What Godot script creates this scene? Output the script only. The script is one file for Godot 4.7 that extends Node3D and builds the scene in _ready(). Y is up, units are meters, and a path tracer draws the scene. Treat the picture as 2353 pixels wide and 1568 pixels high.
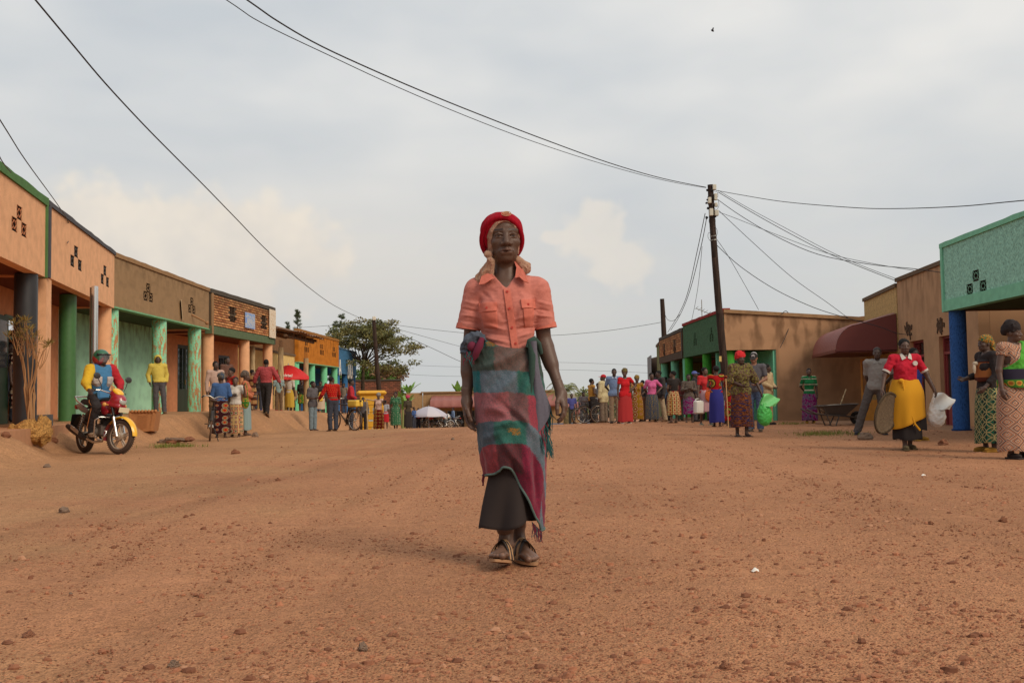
extends Node3D
func _ready()->void:
	var cam:=Camera3D.new()
	cam.name="camera"
	cam.position=Vector3(0,0.8,0)
	cam.rotation=Vector3(0.0529,0,-0.015)
	cam.fov=rad_to_deg(2.0*atan(CY/F))
	cam.near=0.05
	cam.far=6000.0
	add_child(cam)
	cam_xf=cam.transform
	var we:=WorldEnvironment.new()
	we.name="world_environment"
	var env:=Environment.new()
	env.background_mode=Environment.BG_SKY
	var psm:=PanoramaSkyMaterial.new()
	psm.panorama=sky_texture()
	env.sky=Sky.new()
	env.sky.sky_material=psm
	env.background_energy_multiplier=0.725
	env.tonemap_mode=Environment.TONE_MAPPER_LINEAR
	env.tonemap_exposure=1.45
	env.sdfgi_enabled=true
	env.ssao_enabled=true
	env.ssil_enabled=true
	we.environment=env
	add_child(we)
	var sun:=DirectionalLight3D.new()
	sun.name="sun"
	sun.light_energy=0.5
	sun.light_color=Color(1.0,0.93,0.84)
	sun.light_angular_distance=26.0
	sun.shadow_enabled=true
	sun.rotation_degrees=Vector3(-37,46,0)
	add_child(sun)
	make_materials()
	make_ground()
	make_left_buildings()
	make_right_buildings()
	make_far_buildings()
	make_trees()
	make_poles_and_wires()
	make_street_things()
	make_vehicles()
	make_people()
	make_hero()
	make_gravel()

const F:=2287.0
const CX:=1176.0
const CY:=784.0
var cam_xf:=Transform3D()
var used:={}
var mats:={}
var texs:={}
class MB:
	var P:=PackedVector3Array()
	var N:=PackedVector3Array()
	var U:=PackedVector2Array()
	var C:=PackedColorArray()
	var I:=PackedInt32Array()
	var col:=Color.WHITE
	func v(p:Vector3,n:Vector3,u:=Vector2.ZERO)->int:
		P.append(p); N.append(n); U.append(u); C.append(col)
		return P.size()- 1
	func tri(a:int,b:int,c:int)->void:
		I.append(a); I.append(b); I.append(c)
	func face(pts:Array,uvs:Array=[])->void:
		var a:Vector3=pts[0]
		var b:Vector3=pts[1]
		var c:Vector3=pts[2]
		var n:=(b-a).cross(c-a)
		if n.length_squared()<1e-16 and pts.size()>3:
			var d:Vector3=pts[3]
			n=(c-a).cross(d-a)
		n=n.normalized()
		var s:=P.size()
		for i in pts.size():
			v(pts[i],n,uvs[i]if uvs.size()>i else Vector2.ZERO)
		for i in range(1,pts.size()- 1):
			tri(s,s+i+1,s+i)
	func box(c:Vector3,s:Vector3,b:=Basis())->void:
		var h:=s*0.5
		var p:=[]
		for k in 8:
			p.append(c+b*Vector3(h.x if k & 1 else -h.x,h.y if k & 2 else -h.y,h.z if k & 4 else -h.z))
		for q in [[4,5,7,6],[1,0,2,3],[5,1,3,7],[0,4,6,2],[6,7,3,2],[0,1,5,4]]:
			face([p[q[0]],p[q[1]],p[q[2]],p[q[3]]],[Vector2(0,1),Vector2(1,1),Vector2(1,0),Vector2(0,0)])
	func cbox(c:Vector3,s:Vector3,ch:float,b:=Basis())->void:
		var h:=s*0.5
		var g:=Vector3(h.x-ch,h.y-ch,h.z-ch)
		var ax:=[Vector3(1,0,0),Vector3(0,1,0),Vector3(0,0,1)]
		for k in 3:
			var u:=(k+1)%3
			var w:=(k+2)%3
			for sg in [-1.0,1.0]:
				var q:=[]
				for t in [[-1,-1],[1,-1],[1,1],[-1,1]]:
					var p:=Vector3()
					p[k]=h[k]*sg
					p[u]=g[u]*t[0]
					p[w]=g[w]*t[1]
					q.append(c+b*p)
				if sg<0:
					q.reverse()
				face(q)
			for s1 in [-1.0,1.0]:
				for s2 in [-1.0,1.0]:
					var a1:=Vector3(); a1[u]=h[u]*s1; a1[w]=g[w]*s2
					var a2:=Vector3(); a2[u]=g[u]*s1; a2[w]=h[w]*s2
					var q2:=[]
					var lo:=Vector3(); lo[k]=-g[k]
					var hi:=Vector3(); hi[k]=g[k]
					q2=[c+b*(a1+lo),c+b*(a1+hi),c+b*(a2+hi),c+b*(a2+lo)]
					var nn:Vector3=(q2[1]- q2[0]).cross(q2[2]- q2[0])
					if nn.dot(b*(a1+a2))<0:
						q2.reverse()
					face(q2)
		for k in 8:
			var sx:=1.0 if k & 1 else -1.0
			var sy:=1.0 if k & 2 else -1.0
			var sz:=1.0 if k & 4 else -1.0
			var t3:=[c+b*Vector3(h.x*sx,g.y*sy,g.z*sz),c+b*Vector3(g.x*sx,h.y*sy,g.z*sz),c+b*Vector3(g.x*sx,g.y*sy,h.z*sz)]
			if((t3[1]- t3[0])as Vector3).cross(t3[2]- t3[0]).dot(b*Vector3(sx,sy,sz))<0:
				t3.reverse()
			face(t3)
	func frame_of(d:Vector3)->Basis:
		var z:=d.normalized()
		var x:=Vector3.UP.cross(z)
		if x.length()<0.01:
			x=Vector3.RIGHT.cross(z)
		x=x.normalized()
		return Basis(x,z.cross(x),z)
	func tube(pts:Array,rad,seg:=8,caps:=true,closed:=false)->void:
		var n:=pts.size()
		var s:=P.size()
		var b:=Basis()
		var len:=0.0
		for i in n:
			var p:Vector3=pts[i]
			var d:Vector3
			if closed:
				d=pts[(i+1)%n]- pts[(i+n-1)%n]
			else:
				d=pts[mini(i+1,n-1)]- pts[maxi(i-1,0)]
			if d.length()<1e-9:
				d=Vector3.UP
			if i==0:
				b=frame_of(d)
			else:
				var z:=d.normalized()
				var x:=(b.x-z*b.x.dot(z)).normalized()
				b=Basis(x,z.cross(x),z)
				len+=p.distance_to(pts[i-1])
			var r:float=rad[i]if rad is Array or rad is PackedFloat32Array else rad
			for k in seg+1:
				var a:=TAU*k/seg
				var o:=b.x*cos(a)+b.y*sin(a)
				v(p+o*r,o,Vector2(float(k)/seg,len))
		var m:=n if closed else n-1
		for i in m:
			var r0:=s+i*(seg+1)
			var r1:=s+((i+1)%n)*(seg+1)
			for k in seg:
				tri(r0+k,r1+k+1,r0+k+1)
				tri(r0+k,r1+k,r1+k+1)
		if caps and not closed:
			for e in 2:
				var at:Vector3=pts[0]if e==0 else pts[n-1]
				var nd:Vector3=(pts[0]- pts[1])if e==0 else(pts[n-1]- pts[n-2])
				nd=nd.normalized()
				var ci:=v(at,nd)
				var base:=s if e==0 else s+(n-1)*(seg+1)
				var f:=P.size()
				for k in seg+1:
					v(P[base+k],nd)
				for k in seg:
					if e==0:
						tri(ci,f+k,f+k+1)
					else:
						tri(ci,f+k+1,f+k)
	func cyl(a:Vector3,b:Vector3,r0:float,r1:=-1.0,seg:=10)->void:
		tube([a,b],[r0,r1 if r1>=0 else r0],seg)
	func ball(c:Vector3,r:Vector3,b:=Basis(),nu:=12,nv:=8)->void:
		var s:=P.size()
		for j in nv+1:
			var t:=PI*j/nv
			for i in nu+1:
				var a:=TAU*i/nu
				var o:=Vector3(sin(t)*cos(a),cos(t),sin(t)*sin(a))
				v(c+b*(o*r),(b*(o/r)).normalized(),Vector2(float(i)/nu,float(j)/nv))
		for j in nv:
			for i in nu:
				var q:=s+j*(nu+1)+i
				tri(q,q+nu+2,q+1)
				tri(q,q+nu+1,q+nu+2)
	func lathe(c:Vector3,prof:Array,seg:=16,b:=Basis())->void:
		var s:=P.size()
		for i in prof.size():
			var p:Vector2=prof[i]
			var d:Vector2=prof[mini(i+1,prof.size()- 1)]- prof[maxi(i-1,0)]
			for k in seg+1:
				var a:=TAU*k/seg
				var o:=Vector3(cos(a),0,sin(a))
				var n:=(o*d.y+Vector3(0,-d.x,0)).normalized()
				v(c+b*(o*p.x+Vector3(0,p.y,0)),b*n,Vector2(float(k)/seg,float(i)/(prof.size()- 1)))
		for i in prof.size()- 1:
			for k in seg:
				var q:=s+i*(seg+1)+k
				tri(q,q+1,q+seg+2)
				tri(q,q+seg+2,q+seg+1)
	func prism(poly:Array,depth:float,xf:=Transform3D())->void:
		var pp:=PackedVector2Array()
		for p in poly:
			pp.append(p)
		var t:=Geometry2D.triangulate_polygon(pp)
		var cw:=Geometry2D.is_polygon_clockwise(pp)
		var nf:=(xf.basis*Vector3(0,0,1)).normalized()
		for e in 2:
			var s:=P.size()
			for p in pp:
				v(xf*Vector3(p.x,p.y,depth*e),nf*(1 if e else -1),Vector2(p.x,-p.y))
			for i in range(0,t.size(),3):
				var x:=(pp[t[i+1]]- pp[t[i]]).cross(pp[t[i+2]]- pp[t[i]])
				if(x>0)==(e==1):
					tri(s+t[i],s+t[i+2],s+t[i+1])
				else:
					tri(s+t[i],s+t[i+1],s+t[i+2])
		for i in pp.size():
			var a:=pp[i]
			var b:=pp[(i+1)%pp.size()]
			var q:=[xf*Vector3(a.x,a.y,0),xf*Vector3(b.x,b.y,0),xf*Vector3(b.x,b.y,depth),xf*Vector3(a.x,a.y,depth)]
			if cw:
				q.reverse()
			face(q)
	func grid(rows:Array,wrap:=false,uvs:=Vector2(1,1))->void:
		var h:=rows.size()
		var w:int=rows[0].size()
		var s:=P.size()
		for j in h:
			for i in w:
				var i0:=i-1
				var i1:=i+1
				if wrap:
					i0=(i-1+w-1)%(w-1)if i==0 else i-1
					i1=1 if i==w-1 else i+1
				else:
					i0=maxi(i0,0)
					i1=mini(i1,w-1)
				var du:Vector3=rows[j][i1]- rows[j][i0]
				var dv:Vector3=rows[mini(j+1,h-1)][i]- rows[maxi(j-1,0)][i]
				var n:=dv.cross(du)
				n=n.normalized()if n.length()>1e-12 else Vector3.UP
				v(rows[j][i],n,Vector2(float(i)/(w-1),float(j)/(h-1))*uvs)
		for j in h-1:
			for i in w-1:
				var q:=s+j*w+i
				tri(q,q+1,q+w+1)
				tri(q,q+w+1,q+w)
	func add(o:MB,xf:Transform3D)->void:
		var s:=P.size()
		var nb:=xf.basis.inverse().transposed()
		var flip:=xf.basis.determinant()<0
		for i in o.P.size():
			P.append(xf*o.P[i]); N.append((nb*o.N[i]).normalized()); U.append(o.U[i]); C.append(o.C[i])
		for i in range(0,o.I.size(),3):
			if flip:
				tri(s+o.I[i],s+o.I[i+2],s+o.I[i+1])
			else:
				tri(s+o.I[i],s+o.I[i+1],s+o.I[i+2])
	func mesh()->ArrayMesh:
		var a:=[]
		a.resize(Mesh.ARRAY_MAX)
		a[Mesh.ARRAY_VERTEX]=P
		a[Mesh.ARRAY_NORMAL]=N
		a[Mesh.ARRAY_TEX_UV]=U
		a[Mesh.ARRAY_COLOR]=C
		a[Mesh.ARRAY_INDEX]=I
		var m:=ArrayMesh.new()
		m.add_surface_from_arrays(Mesh.PRIMITIVE_TRIANGLES,a)
		return m
class Field:
	var o:Vector3
	var h:float
	var nx:int
	var ny:int
	var nz:int
	var val:=PackedFloat32Array()
	func _init(lo:Vector3,hi:Vector3,cell:float)->void:
		o=lo
		h=cell
		nx=int(ceil((hi.x-lo.x)/cell))+2
		ny=int(ceil((hi.y-lo.y)/cell))+2
		nz=int(ceil((hi.z-lo.z)/cell))+2
		val.resize(nx*ny*nz)
		val.fill(0.5)
	func cap(a:Vector3,b:Vector3,ra:float,rb:float,k:=0.02,sub:=false)->void:
		var m:=maxf(ra,rb)+k+2.0*h
		var lo:=(Vector3(minf(a.x,b.x),minf(a.y,b.y),minf(a.z,b.z))- Vector3(m,m,m)- o)/h
		var hi:=(Vector3(maxf(a.x,b.x),maxf(a.y,b.y),maxf(a.z,b.z))+Vector3(m,m,m)- o)/h
		var i0:=maxi(0,int(lo.x)); var i1:=mini(nx-1,int(hi.x)+1)
		var j0:=maxi(0,int(lo.y)); var j1:=mini(ny-1,int(hi.y)+1)
		var k0:=maxi(0,int(lo.z)); var k1:=mini(nz-1,int(hi.z)+1)
		var ba:=b-a
		var l2:=maxf(ba.length_squared(),1e-9)
		var dr:=rb-ra
		var kk:=maxf(k,1e-5)
		for z in range(k0,k1+1):
			for y in range(j0,j1+1):
				var q:=(z*ny+y)*nx
				for x in range(i0,i1+1):
					var p:=Vector3(o.x+x*h,o.y+y*h,o.z+z*h)- a
					var t:=clampf(p.dot(ba)/l2,0.0,1.0)
					var d:=(p-ba*t).length()- ra-dr*t
					var old:=val[q+x]
					if sub:
						d=-d
						var g:=maxf(kk-absf(old-d),0.0)/kk
						val[q+x]=maxf(old,d)+g*g*kk*0.25
					else:
						var g:=maxf(kk-absf(old-d),0.0)/kk
						val[q+x]=minf(old,d)- g*g*kk*0.25
	func ell(c:Vector3,r:Vector3,k:=0.02,b:=Basis(),sub:=false)->void:
		var m:=maxf(r.x,maxf(r.y,r.z))+k+2.0*h
		var lo:=(c-Vector3(m,m,m)- o)/h
		var hi:=(c+Vector3(m,m,m)- o)/h
		var i0:=maxi(0,int(lo.x)); var i1:=mini(nx-1,int(hi.x)+1)
		var j0:=maxi(0,int(lo.y)); var j1:=mini(ny-1,int(hi.y)+1)
		var k0:=maxi(0,int(lo.z)); var k1:=mini(nz-1,int(hi.z)+1)
		var bi:=b.transposed()
		var kk:=maxf(k,1e-5)
		for z in range(k0,k1+1):
			for y in range(j0,j1+1):
				var q:=(z*ny+y)*nx
				for x in range(i0,i1+1):
					var p:=bi*(Vector3(o.x+x*h,o.y+y*h,o.z+z*h)- c)/r
					var l:=p.length()
					var d:=l*(l-1.0)/maxf((p/r).length(),1e-6)
					var old:=val[q+x]
					if sub:
						d=-d
						var g:=maxf(kk-absf(old-d),0.0)/kk
						val[q+x]=maxf(old,d)+g*g*kk*0.25
					else:
						var g:=maxf(kk-absf(old-d),0.0)/kk
						val[q+x]=minf(old,d)- g*g*kk*0.25
	func cut(at:Vector3,n:Vector3)->void:
		var nn:=n.normalized()
		for z in nz:
			for y in ny:
				var q:=(z*ny+y)*nx
				for x in nx:
					var d:=(Vector3(o.x+x*h,o.y+y*h,o.z+z*h)- at).dot(nn)
					if d>val[q+x]:
						val[q+x]=d
	func rumple(noise:FastNoiseLite,amp:float,band:=0.03)->void:
		for z in nz:
			for y in ny:
				var q:=(z*ny+y)*nx
				for x in nx:
					if absf(val[q+x])<band:
						val[q+x]+=amp*noise.get_noise_3d(o.x+x*h,o.y+y*h,o.z+z*h)
	func to(mb:MB)->void:
		var at:=PackedInt32Array()
		at.resize(val.size())
		at.fill(-1)
		var sy:=nx
		var sz:=nx*ny
		for z in nz-1:
			for y in ny-1:
				var q:=(z*ny+y)*nx
				for x in nx-1:
					var c:=q+x
					var f0:=val[c]; var f1:=val[c+1]; var f2:=val[c+sy]; var f3:=val[c+sy+1]
					if f0>0.1 and f3>0.1:
						continue
					var f4:=val[c+sz]; var f5:=val[c+sz+1]; var f6:=val[c+sz+sy]; var f7:=val[c+sz+sy+1]
					var m:=int(f0<0)|int(f1<0)<<1|int(f2<0)<<2|int(f3<0)<<3|int(f4<0)<<4|int(f5<0)<<5|int(f6<0)<<6|int(f7<0)<<7
					if m==0 or m==255:
						continue
					var s:=Vector3()
					var n:=0
					if(f0<0)!=(f1<0):s+=Vector3(f0/(f0-f1),0,0); n+=1
					if(f2<0)!=(f3<0):s+=Vector3(f2/(f2-f3),1,0); n+=1
					if(f4<0)!=(f5<0):s+=Vector3(f4/(f4-f5),0,1); n+=1
					if(f6<0)!=(f7<0):s+=Vector3(f6/(f6-f7),1,1); n+=1
					if(f0<0)!=(f2<0):s+=Vector3(0,f0/(f0-f2),0); n+=1
					if(f1<0)!=(f3<0):s+=Vector3(1,f1/(f1-f3),0); n+=1
					if(f4<0)!=(f6<0):s+=Vector3(0,f4/(f4-f6),1); n+=1
					if(f5<0)!=(f7<0):s+=Vector3(1,f5/(f5-f7),1); n+=1
					if(f0<0)!=(f4<0):s+=Vector3(0,0,f0/(f0-f4)); n+=1
					if(f1<0)!=(f5<0):s+=Vector3(1,0,f1/(f1-f5)); n+=1
					if(f2<0)!=(f6<0):s+=Vector3(0,1,f2/(f2-f6)); n+=1
					if(f3<0)!=(f7<0):s+=Vector3(1,1,f3/(f3-f7)); n+=1
					s/=n
					var g:=Vector3(f1+f3+f5+f7-f0-f2-f4-f6,f2+f3+f6+f7-f0-f1-f4-f5,f4+f5+f6+f7-f0-f1-f2-f3)
					at[c]=mb.P.size()
					mb.P.append(o+(Vector3(x,y,z)+s)*h)
					mb.N.append(g.normalized())
					mb.U.append(Vector2.ZERO)
					mb.C.append(mb.col)
					var inside:=f0<0
					if y>0 and z>0 and inside!=(f1<0):
						quad(mb,at[c],at[c-sy],at[c-sy-sz],at[c-sz],inside)
					if x>0 and z>0 and inside!=(f2<0):
						quad(mb,at[c],at[c-sz],at[c-1-sz],at[c-1],inside)
					if x>0 and y>0 and inside!=(f4<0):
						quad(mb,at[c],at[c-1],at[c-1-sy],at[c-sy],inside)
	func quad(mb:MB,a:int,b:int,c:int,d:int,flip:bool)->void:
		if a<0 or b<0 or c<0 or d<0:
			return
		if flip:
			mb.I.append_array([a,c,b,a,d,c])
		else:
			mb.I.append_array([a,b,c,a,c,d])
func pt(px:float,py:float,d:float)->Vector3:
	return cam_xf*Vector3((px-CX)/F*d,-(py-CY)/F*d,-d)
func numbered(called:String)->String:
	if not used.has(called):
		used[called]=0
		return called
	used[called]+=1
	return "%s_%03d"%[called,used[called]]
func obj(called:String,shape,m:Material,parent:Node=self)->MeshInstance3D:
	var o:=MeshInstance3D.new()
	o.mesh=shape.mesh()if shape is MB else shape
	o.material_override=m
	o.name=numbered(called)if parent==self else called
	parent.add_child(o,true)
	return o
func tag(o:Node,label:String,category:String,group:="")->Node:
	o.set_meta("label",label)
	o.set_meta("category",category)
	if group:
		o.set_meta("group",group)
	return o
func thing(called:String,label:String,category:String,at:=Vector3.ZERO,turn:=0.0,group:="")->Node3D:
	var o:=Node3D.new()
	o.name=numbered(called)
	add_child(o)
	o.position=at
	o.rotation.y=turn
	tag(o,label,category,group)
	return o
func dup(src:Node3D,label:String,at:Vector3,turn:=0.0,group:="")->Node3D:
	var r:Node3D=src.duplicate()
	r.name=numbered(String(src.name).rstrip("0123456789").trim_suffix("_"))
	add_child(r)
	r.position=at
	r.rotation.y=turn
	r.set_meta("label",label)
	if group:
		r.set_meta("group",group)
	return r
func stuff(o:Node)->Node:
	o.set_meta("kind","stuff")
	return o
func struct(called:String,shape,m:Material)->MeshInstance3D:
	var o:=obj(called,shape,m)
	o.set_meta("kind","structure")
	return o

func c8(r:float,g:float,b:float)->Color:
	return Color(r/255.0,g/255.0,b/255.0)
func mat(key:String,col:Color,rough:=0.85,opt:={})->StandardMaterial3D:
	if mats.has(key):
		return mats[key]
	var m:=StandardMaterial3D.new()
	m.resource_name=key
	m.albedo_color=col
	m.roughness=rough
	m.metallic=opt.get("metal",0.0)
	m.metallic_specular=opt.get("spec",0.4)
	if opt.has("tex"):
		m.albedo_texture=opt.tex
	if opt.has("bump"):
		m.heightmap_enabled=true
		m.heightmap_texture=opt.bump
		m.heightmap_scale=opt.get("depth",0.5)
	if opt.has("tri"):
		m.uv1_triplanar=true
		m.uv1_world_triplanar=opt.get("world",false)
		m.uv1_scale=Vector3.ONE*float(opt.tri)if not(opt.tri is Vector3)else opt.tri
		m.uv1_triplanar_sharpness=4.0
	elif opt.has("uv"):
		m.uv1_scale=opt.uv
	if opt.get("vcol",false):
		m.vertex_color_use_as_albedo=true
	if opt.has("rim"):
		m.rim_enabled=true
		m.rim=opt.rim
		m.rim_tint=0.6
	if opt.has("coat"):
		m.clearcoat_enabled=true
		m.clearcoat=opt.coat
		m.clearcoat_roughness=0.15
	if opt.has("back"):
		m.backlight_enabled=true
		m.backlight=opt.back
	if opt.has("alpha"):
		m.transparency=BaseMaterial3D.TRANSPARENCY_ALPHA
		m.albedo_color.a=opt.alpha
	mats[key]=m
	return m
func noise(seed_:int,freq:float,oct:=4,kind:=FastNoiseLite.TYPE_SIMPLEX_SMOOTH)->FastNoiseLite:
	var n:=FastNoiseLite.new()
	n.seed=seed_
	n.frequency=freq
	n.noise_type=kind
	n.fractal_octaves=oct
	if oct==1:
		n.fractal_type=FastNoiseLite.FRACTAL_NONE
	return n
func grey(seed_:int,size:int,freq:float,oct:=4,kind:=FastNoiseLite.TYPE_SIMPLEX_SMOOTH)->PackedByteArray:
	var im:=noise(seed_,freq,oct,kind).get_seamless_image(size,size)
	im.convert(Image.FORMAT_L8)
	return im.get_data()
func tex_from(key:String,w:int,h:int,data:PackedByteArray,fmt:=Image.FORMAT_L8)->ImageTexture:
	var t:=ImageTexture.create_from_image(Image.create_from_data(w,h,false,fmt,data))
	texs[key]=t
	return t
func paint(key:String,w:int,h:int,fn:Callable)->ImageTexture:
	if texs.has(key):
		return texs[key]
	var d:=PackedByteArray()
	d.resize(w*h*3)
	var k:=0
	for y in h:
		for x in w:
			var c:Color=fn.call(float(x)/w,float(y)/h)
			d[k]=int(clampf(c.r,0,1)*255); d[k+1]=int(clampf(c.g,0,1)*255); d[k+2]=int(clampf(c.b,0,1)*255)
			k+=3
	return tex_from(key,w,h,d,Image.FORMAT_RGB8)
func table(t:Array,x:float)->float:
	var n:=t.size()
	if x<=t[0][0]:
		return t[0][1]
	if x>=t[n-1][0]:
		return t[n-1][1]
	var i:=0
	while x>t[i+1][0]:
		i+=1
	var x0:float=t[i][0]
	var x1:float=t[i+1][0]
	var y0:float=t[i][1]
	var y1:float=t[i+1][1]
	var s:=(y1-y0)/(x1-x0)
	var m0:=s
	var m1:=s
	if i>0:
		var sp:float=(y0-t[i-1][1])/(x0-t[i-1][0])
		m0=0.0 if sp*s<=0 else 2.0*sp*s/(sp+s)
	if i<n-2:
		var sn:float=(t[i+2][1]- y1)/(t[i+2][0]- x1)
		m1=0.0 if sn*s<=0 else 2.0*sn*s/(sn+s)
	var w:=x1-x0
	var u:=(x-x0)/w
	var u2:=u*u
	var u3:=u2*u
	return(2*u3-3*u2+1)*y0+(u3-2*u2+u)*w*m0+(-2*u3+3*u2)*y1+(u3-u2)*w*m1

var n_a:FastNoiseLite
var n_b:FastNoiseLite
var n_c:FastNoiseLite
func blob(az:float,el:float,a0:float,e0:float,wa:float,wu:float,wd:float)->float:
	var x:=(az-a0)/wa
	var y:=(el-e0)/(wu if el>e0 else wd)
	return 1.0-sqrt(x*x+y*y)
func sky_color(d:Vector3,az:float,el:float)->Color:
	var q:=Vector3(d.x,d.y*2.6,d.z)
	var n1:=n_a.get_noise_3dv(q*1.0)
	var n2:=n_a.get_noise_3dv(q*2.3+Vector3(5,1,3))
	var hi:=clampf(el/40.0,0.0,1.0)
	var base:=c8(198,199,197).lerp(c8(225,224,221),smoothstep(0.0,0.5,hi))
	var cover:=clampf(0.55+n1*1.0+n2*0.55+az*0.012,0.0,1.0)
	var blue:=c8(190,196,201).lerp(c8(202,207,212),hi)
	var col:=blue.lerp(base.lerp(c8(232,231,228),hi*0.7),cover)
	var puff:=n_b.get_noise_3dv(d*9.0)
	var fine:=n_c.get_noise_3dv(d*30.0)
	var b1:=blob(az,el,-17.0,8.6,8.0,3.6,6.0)
	b1=maxf(b1,blob(az,el,-23.5,8.6,6.5,3.6,5.0))
	b1=maxf(b1,blob(az,el,-12.0,7.6,3.6,1.8,3.0)- 0.1)
	var w1:=smoothstep(0.0,0.42,b1+puff*0.46+fine*0.26)
	var shade:=clampf(0.55+(el-8.0)*0.11+puff*0.5+fine*0.3,0.0,1.0)
	col=col.lerp(c8(206,202,197).lerp(c8(236,225,209),shade),w1*0.85)
	var b2:=blob(az,el,5.2,9.6,2.3,1.5,2.6)
	b2=maxf(b2,blob(az,el,6.6,7.7,2.2,1.6,2.0))
	b2=maxf(b2,blob(az,el,2.6,9.0,1.2,0.6,0.5)- 0.15)
	var w2:=smoothstep(0.0,0.42,b2-0.05+puff*0.6+fine*0.42)
	col=col.lerp(c8(216,211,203).lerp(c8(230,221,208),shade),w2*0.65)
	var glow:=exp(-pow((az+12.0)/20.0,2)- pow((el-6.0)/5.0,2))
	col=col.lerp(c8(222,213,202),glow*0.4)
	col=col.lerp(c8(196,196,191),0.6*exp(-maxf(el,0.0)/3.0))
	return col
func sky_texture()->ImageTexture:
	n_a=noise(11,1.4,4)
	n_b=noise(23,1.0,4)
	n_c=noise(37,1.0,3)
	var big:=Vector2i(4096,2048)
	var small:=Image.create(512,256,false,Image.FORMAT_RGB8)
	for y in 256:
		for x in 512:
			small.set_pixel(x,y,sky_at(Vector2((x+0.5)/512.0,(y+0.5)/256.0)))
	small.resize(big.x,big.y,Image.INTERPOLATE_BILINEAR)
	var w:=int(34.0/360.0*big.x)
	var y0:=int((90.0-29.0)/180.0*big.y)
	var y1:=int((90.0+3.0)/180.0*big.y)
	var bytes:=PackedByteArray()
	bytes.resize(2*w*(y1-y0)*3)
	var k:=0
	for y in range(y0,y1):
		for x in range(-w,w):
			var c:=sky_at(Vector2((x+0.5)/big.x,(y+0.5)/big.y))
			bytes[k]=int(c.r*255+0.5); bytes[k+1]=int(c.g*255+0.5); bytes[k+2]=int(c.b*255+0.5)
			k+=3
	var fine:=Image.create_from_data(2*w,y1-y0,false,Image.FORMAT_RGB8,bytes)
	small.blit_rect(fine,Rect2i(w,0,w,y1-y0),Vector2i(0,y0))
	small.blit_rect(fine,Rect2i(0,0,w,y1-y0),Vector2i(big.x-w,y0))
	return ImageTexture.create_from_image(small)
func sky_at(uv:Vector2)->Color:
	var az:=(uv.x-1.0 if uv.x>0.5 else uv.x)*TAU
	var el:=(0.5-uv.y)*PI
	var d:=Vector3(sin(az)*cos(el),sin(el),-cos(az)*cos(el))
	if el<-0.06:
		return c8(150,130,112)
	return sky_color(d,rad_to_deg(az),rad_to_deg(el))

const MIDDLE:=[[-20,0.0],[6,0.0],[13,-0.06],[22,-0.12],[30,-0.18],[35,-0.30],[43,-0.62],[50,-0.85],[90,-2.3],[160,-5.2],[300,-11.5],[600,-25.0],[1500,-50.0],[3000,-60.0]]
const BANK:=[[-20,0.3],[15,0.33],[18,0.36],[28,0.40],[34,0.36],[41,0.2],[52,-0.1],[62,-0.2],[75,-0.9],[100,-2.6],[300,-11.5],[3000,-60.0]]
const BANK_EDGE:=[[0,-6.4],[14,-7.0],[16.2,-7.8],[17.5,-8.15],[22,-8.35],[26,-8.45],[31,-7.55],[40,-7.7],[60,-9.0],[100,-10.0]]
const SIDE:=[[-20,-0.05],[5,-0.06],[13,-0.13],[20,-0.16],[27,-0.22],[34,-0.28],[40,-0.40],[50,-0.75],[90,-2.3],[160,-5.2],[300,-11.5],[3000,-60.0]]
var n_g1:FastNoiseLite
var n_g2:FastNoiseLite
func ground(x:float,z:float)->float:
	var d:=-z
	return ground_row(x,d,table(MIDDLE,d),table(BANK,d),table(BANK_EDGE,d),table(SIDE,d))
func ground_row(x:float,d:float,c:float,bank:float,edge:float,side:float)->float:
	var y:=c
	if x>2.0:
		y=lerpf(c,side,smoothstep(2.0,6.0,x))
	var w:=0.012*x*clampf((d-12.0)/18.0,0.0,1.0)*clampf((60.0-d)/20.0,0.0,1.0)
	y+=clampf(w,-0.07,0.05)
	if x<-5.0:
		var e:=edge+0.25*n_g1.get_noise_2d(3.0,d*2.0)
		y=lerpf(y,bank,smoothstep(e+0.55,e-0.55,x))
		y+=n_g1.get_noise_2d(x*4.0+90.0,d*4.0)*0.03*smoothstep(-6.0,-7.2,x)*clampf((60.0-d)/20.0,0.0,1.0)
	var near:=clampf(1.0 -(d-25.0)/40.0,0.15,1.0)
	y+=n_g1.get_noise_2d(x,d)*0.022*near
	return y
func ground_fine(x:float,d:float)->float:
	return n_g2.get_noise_2d(x,d)*0.007
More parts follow.
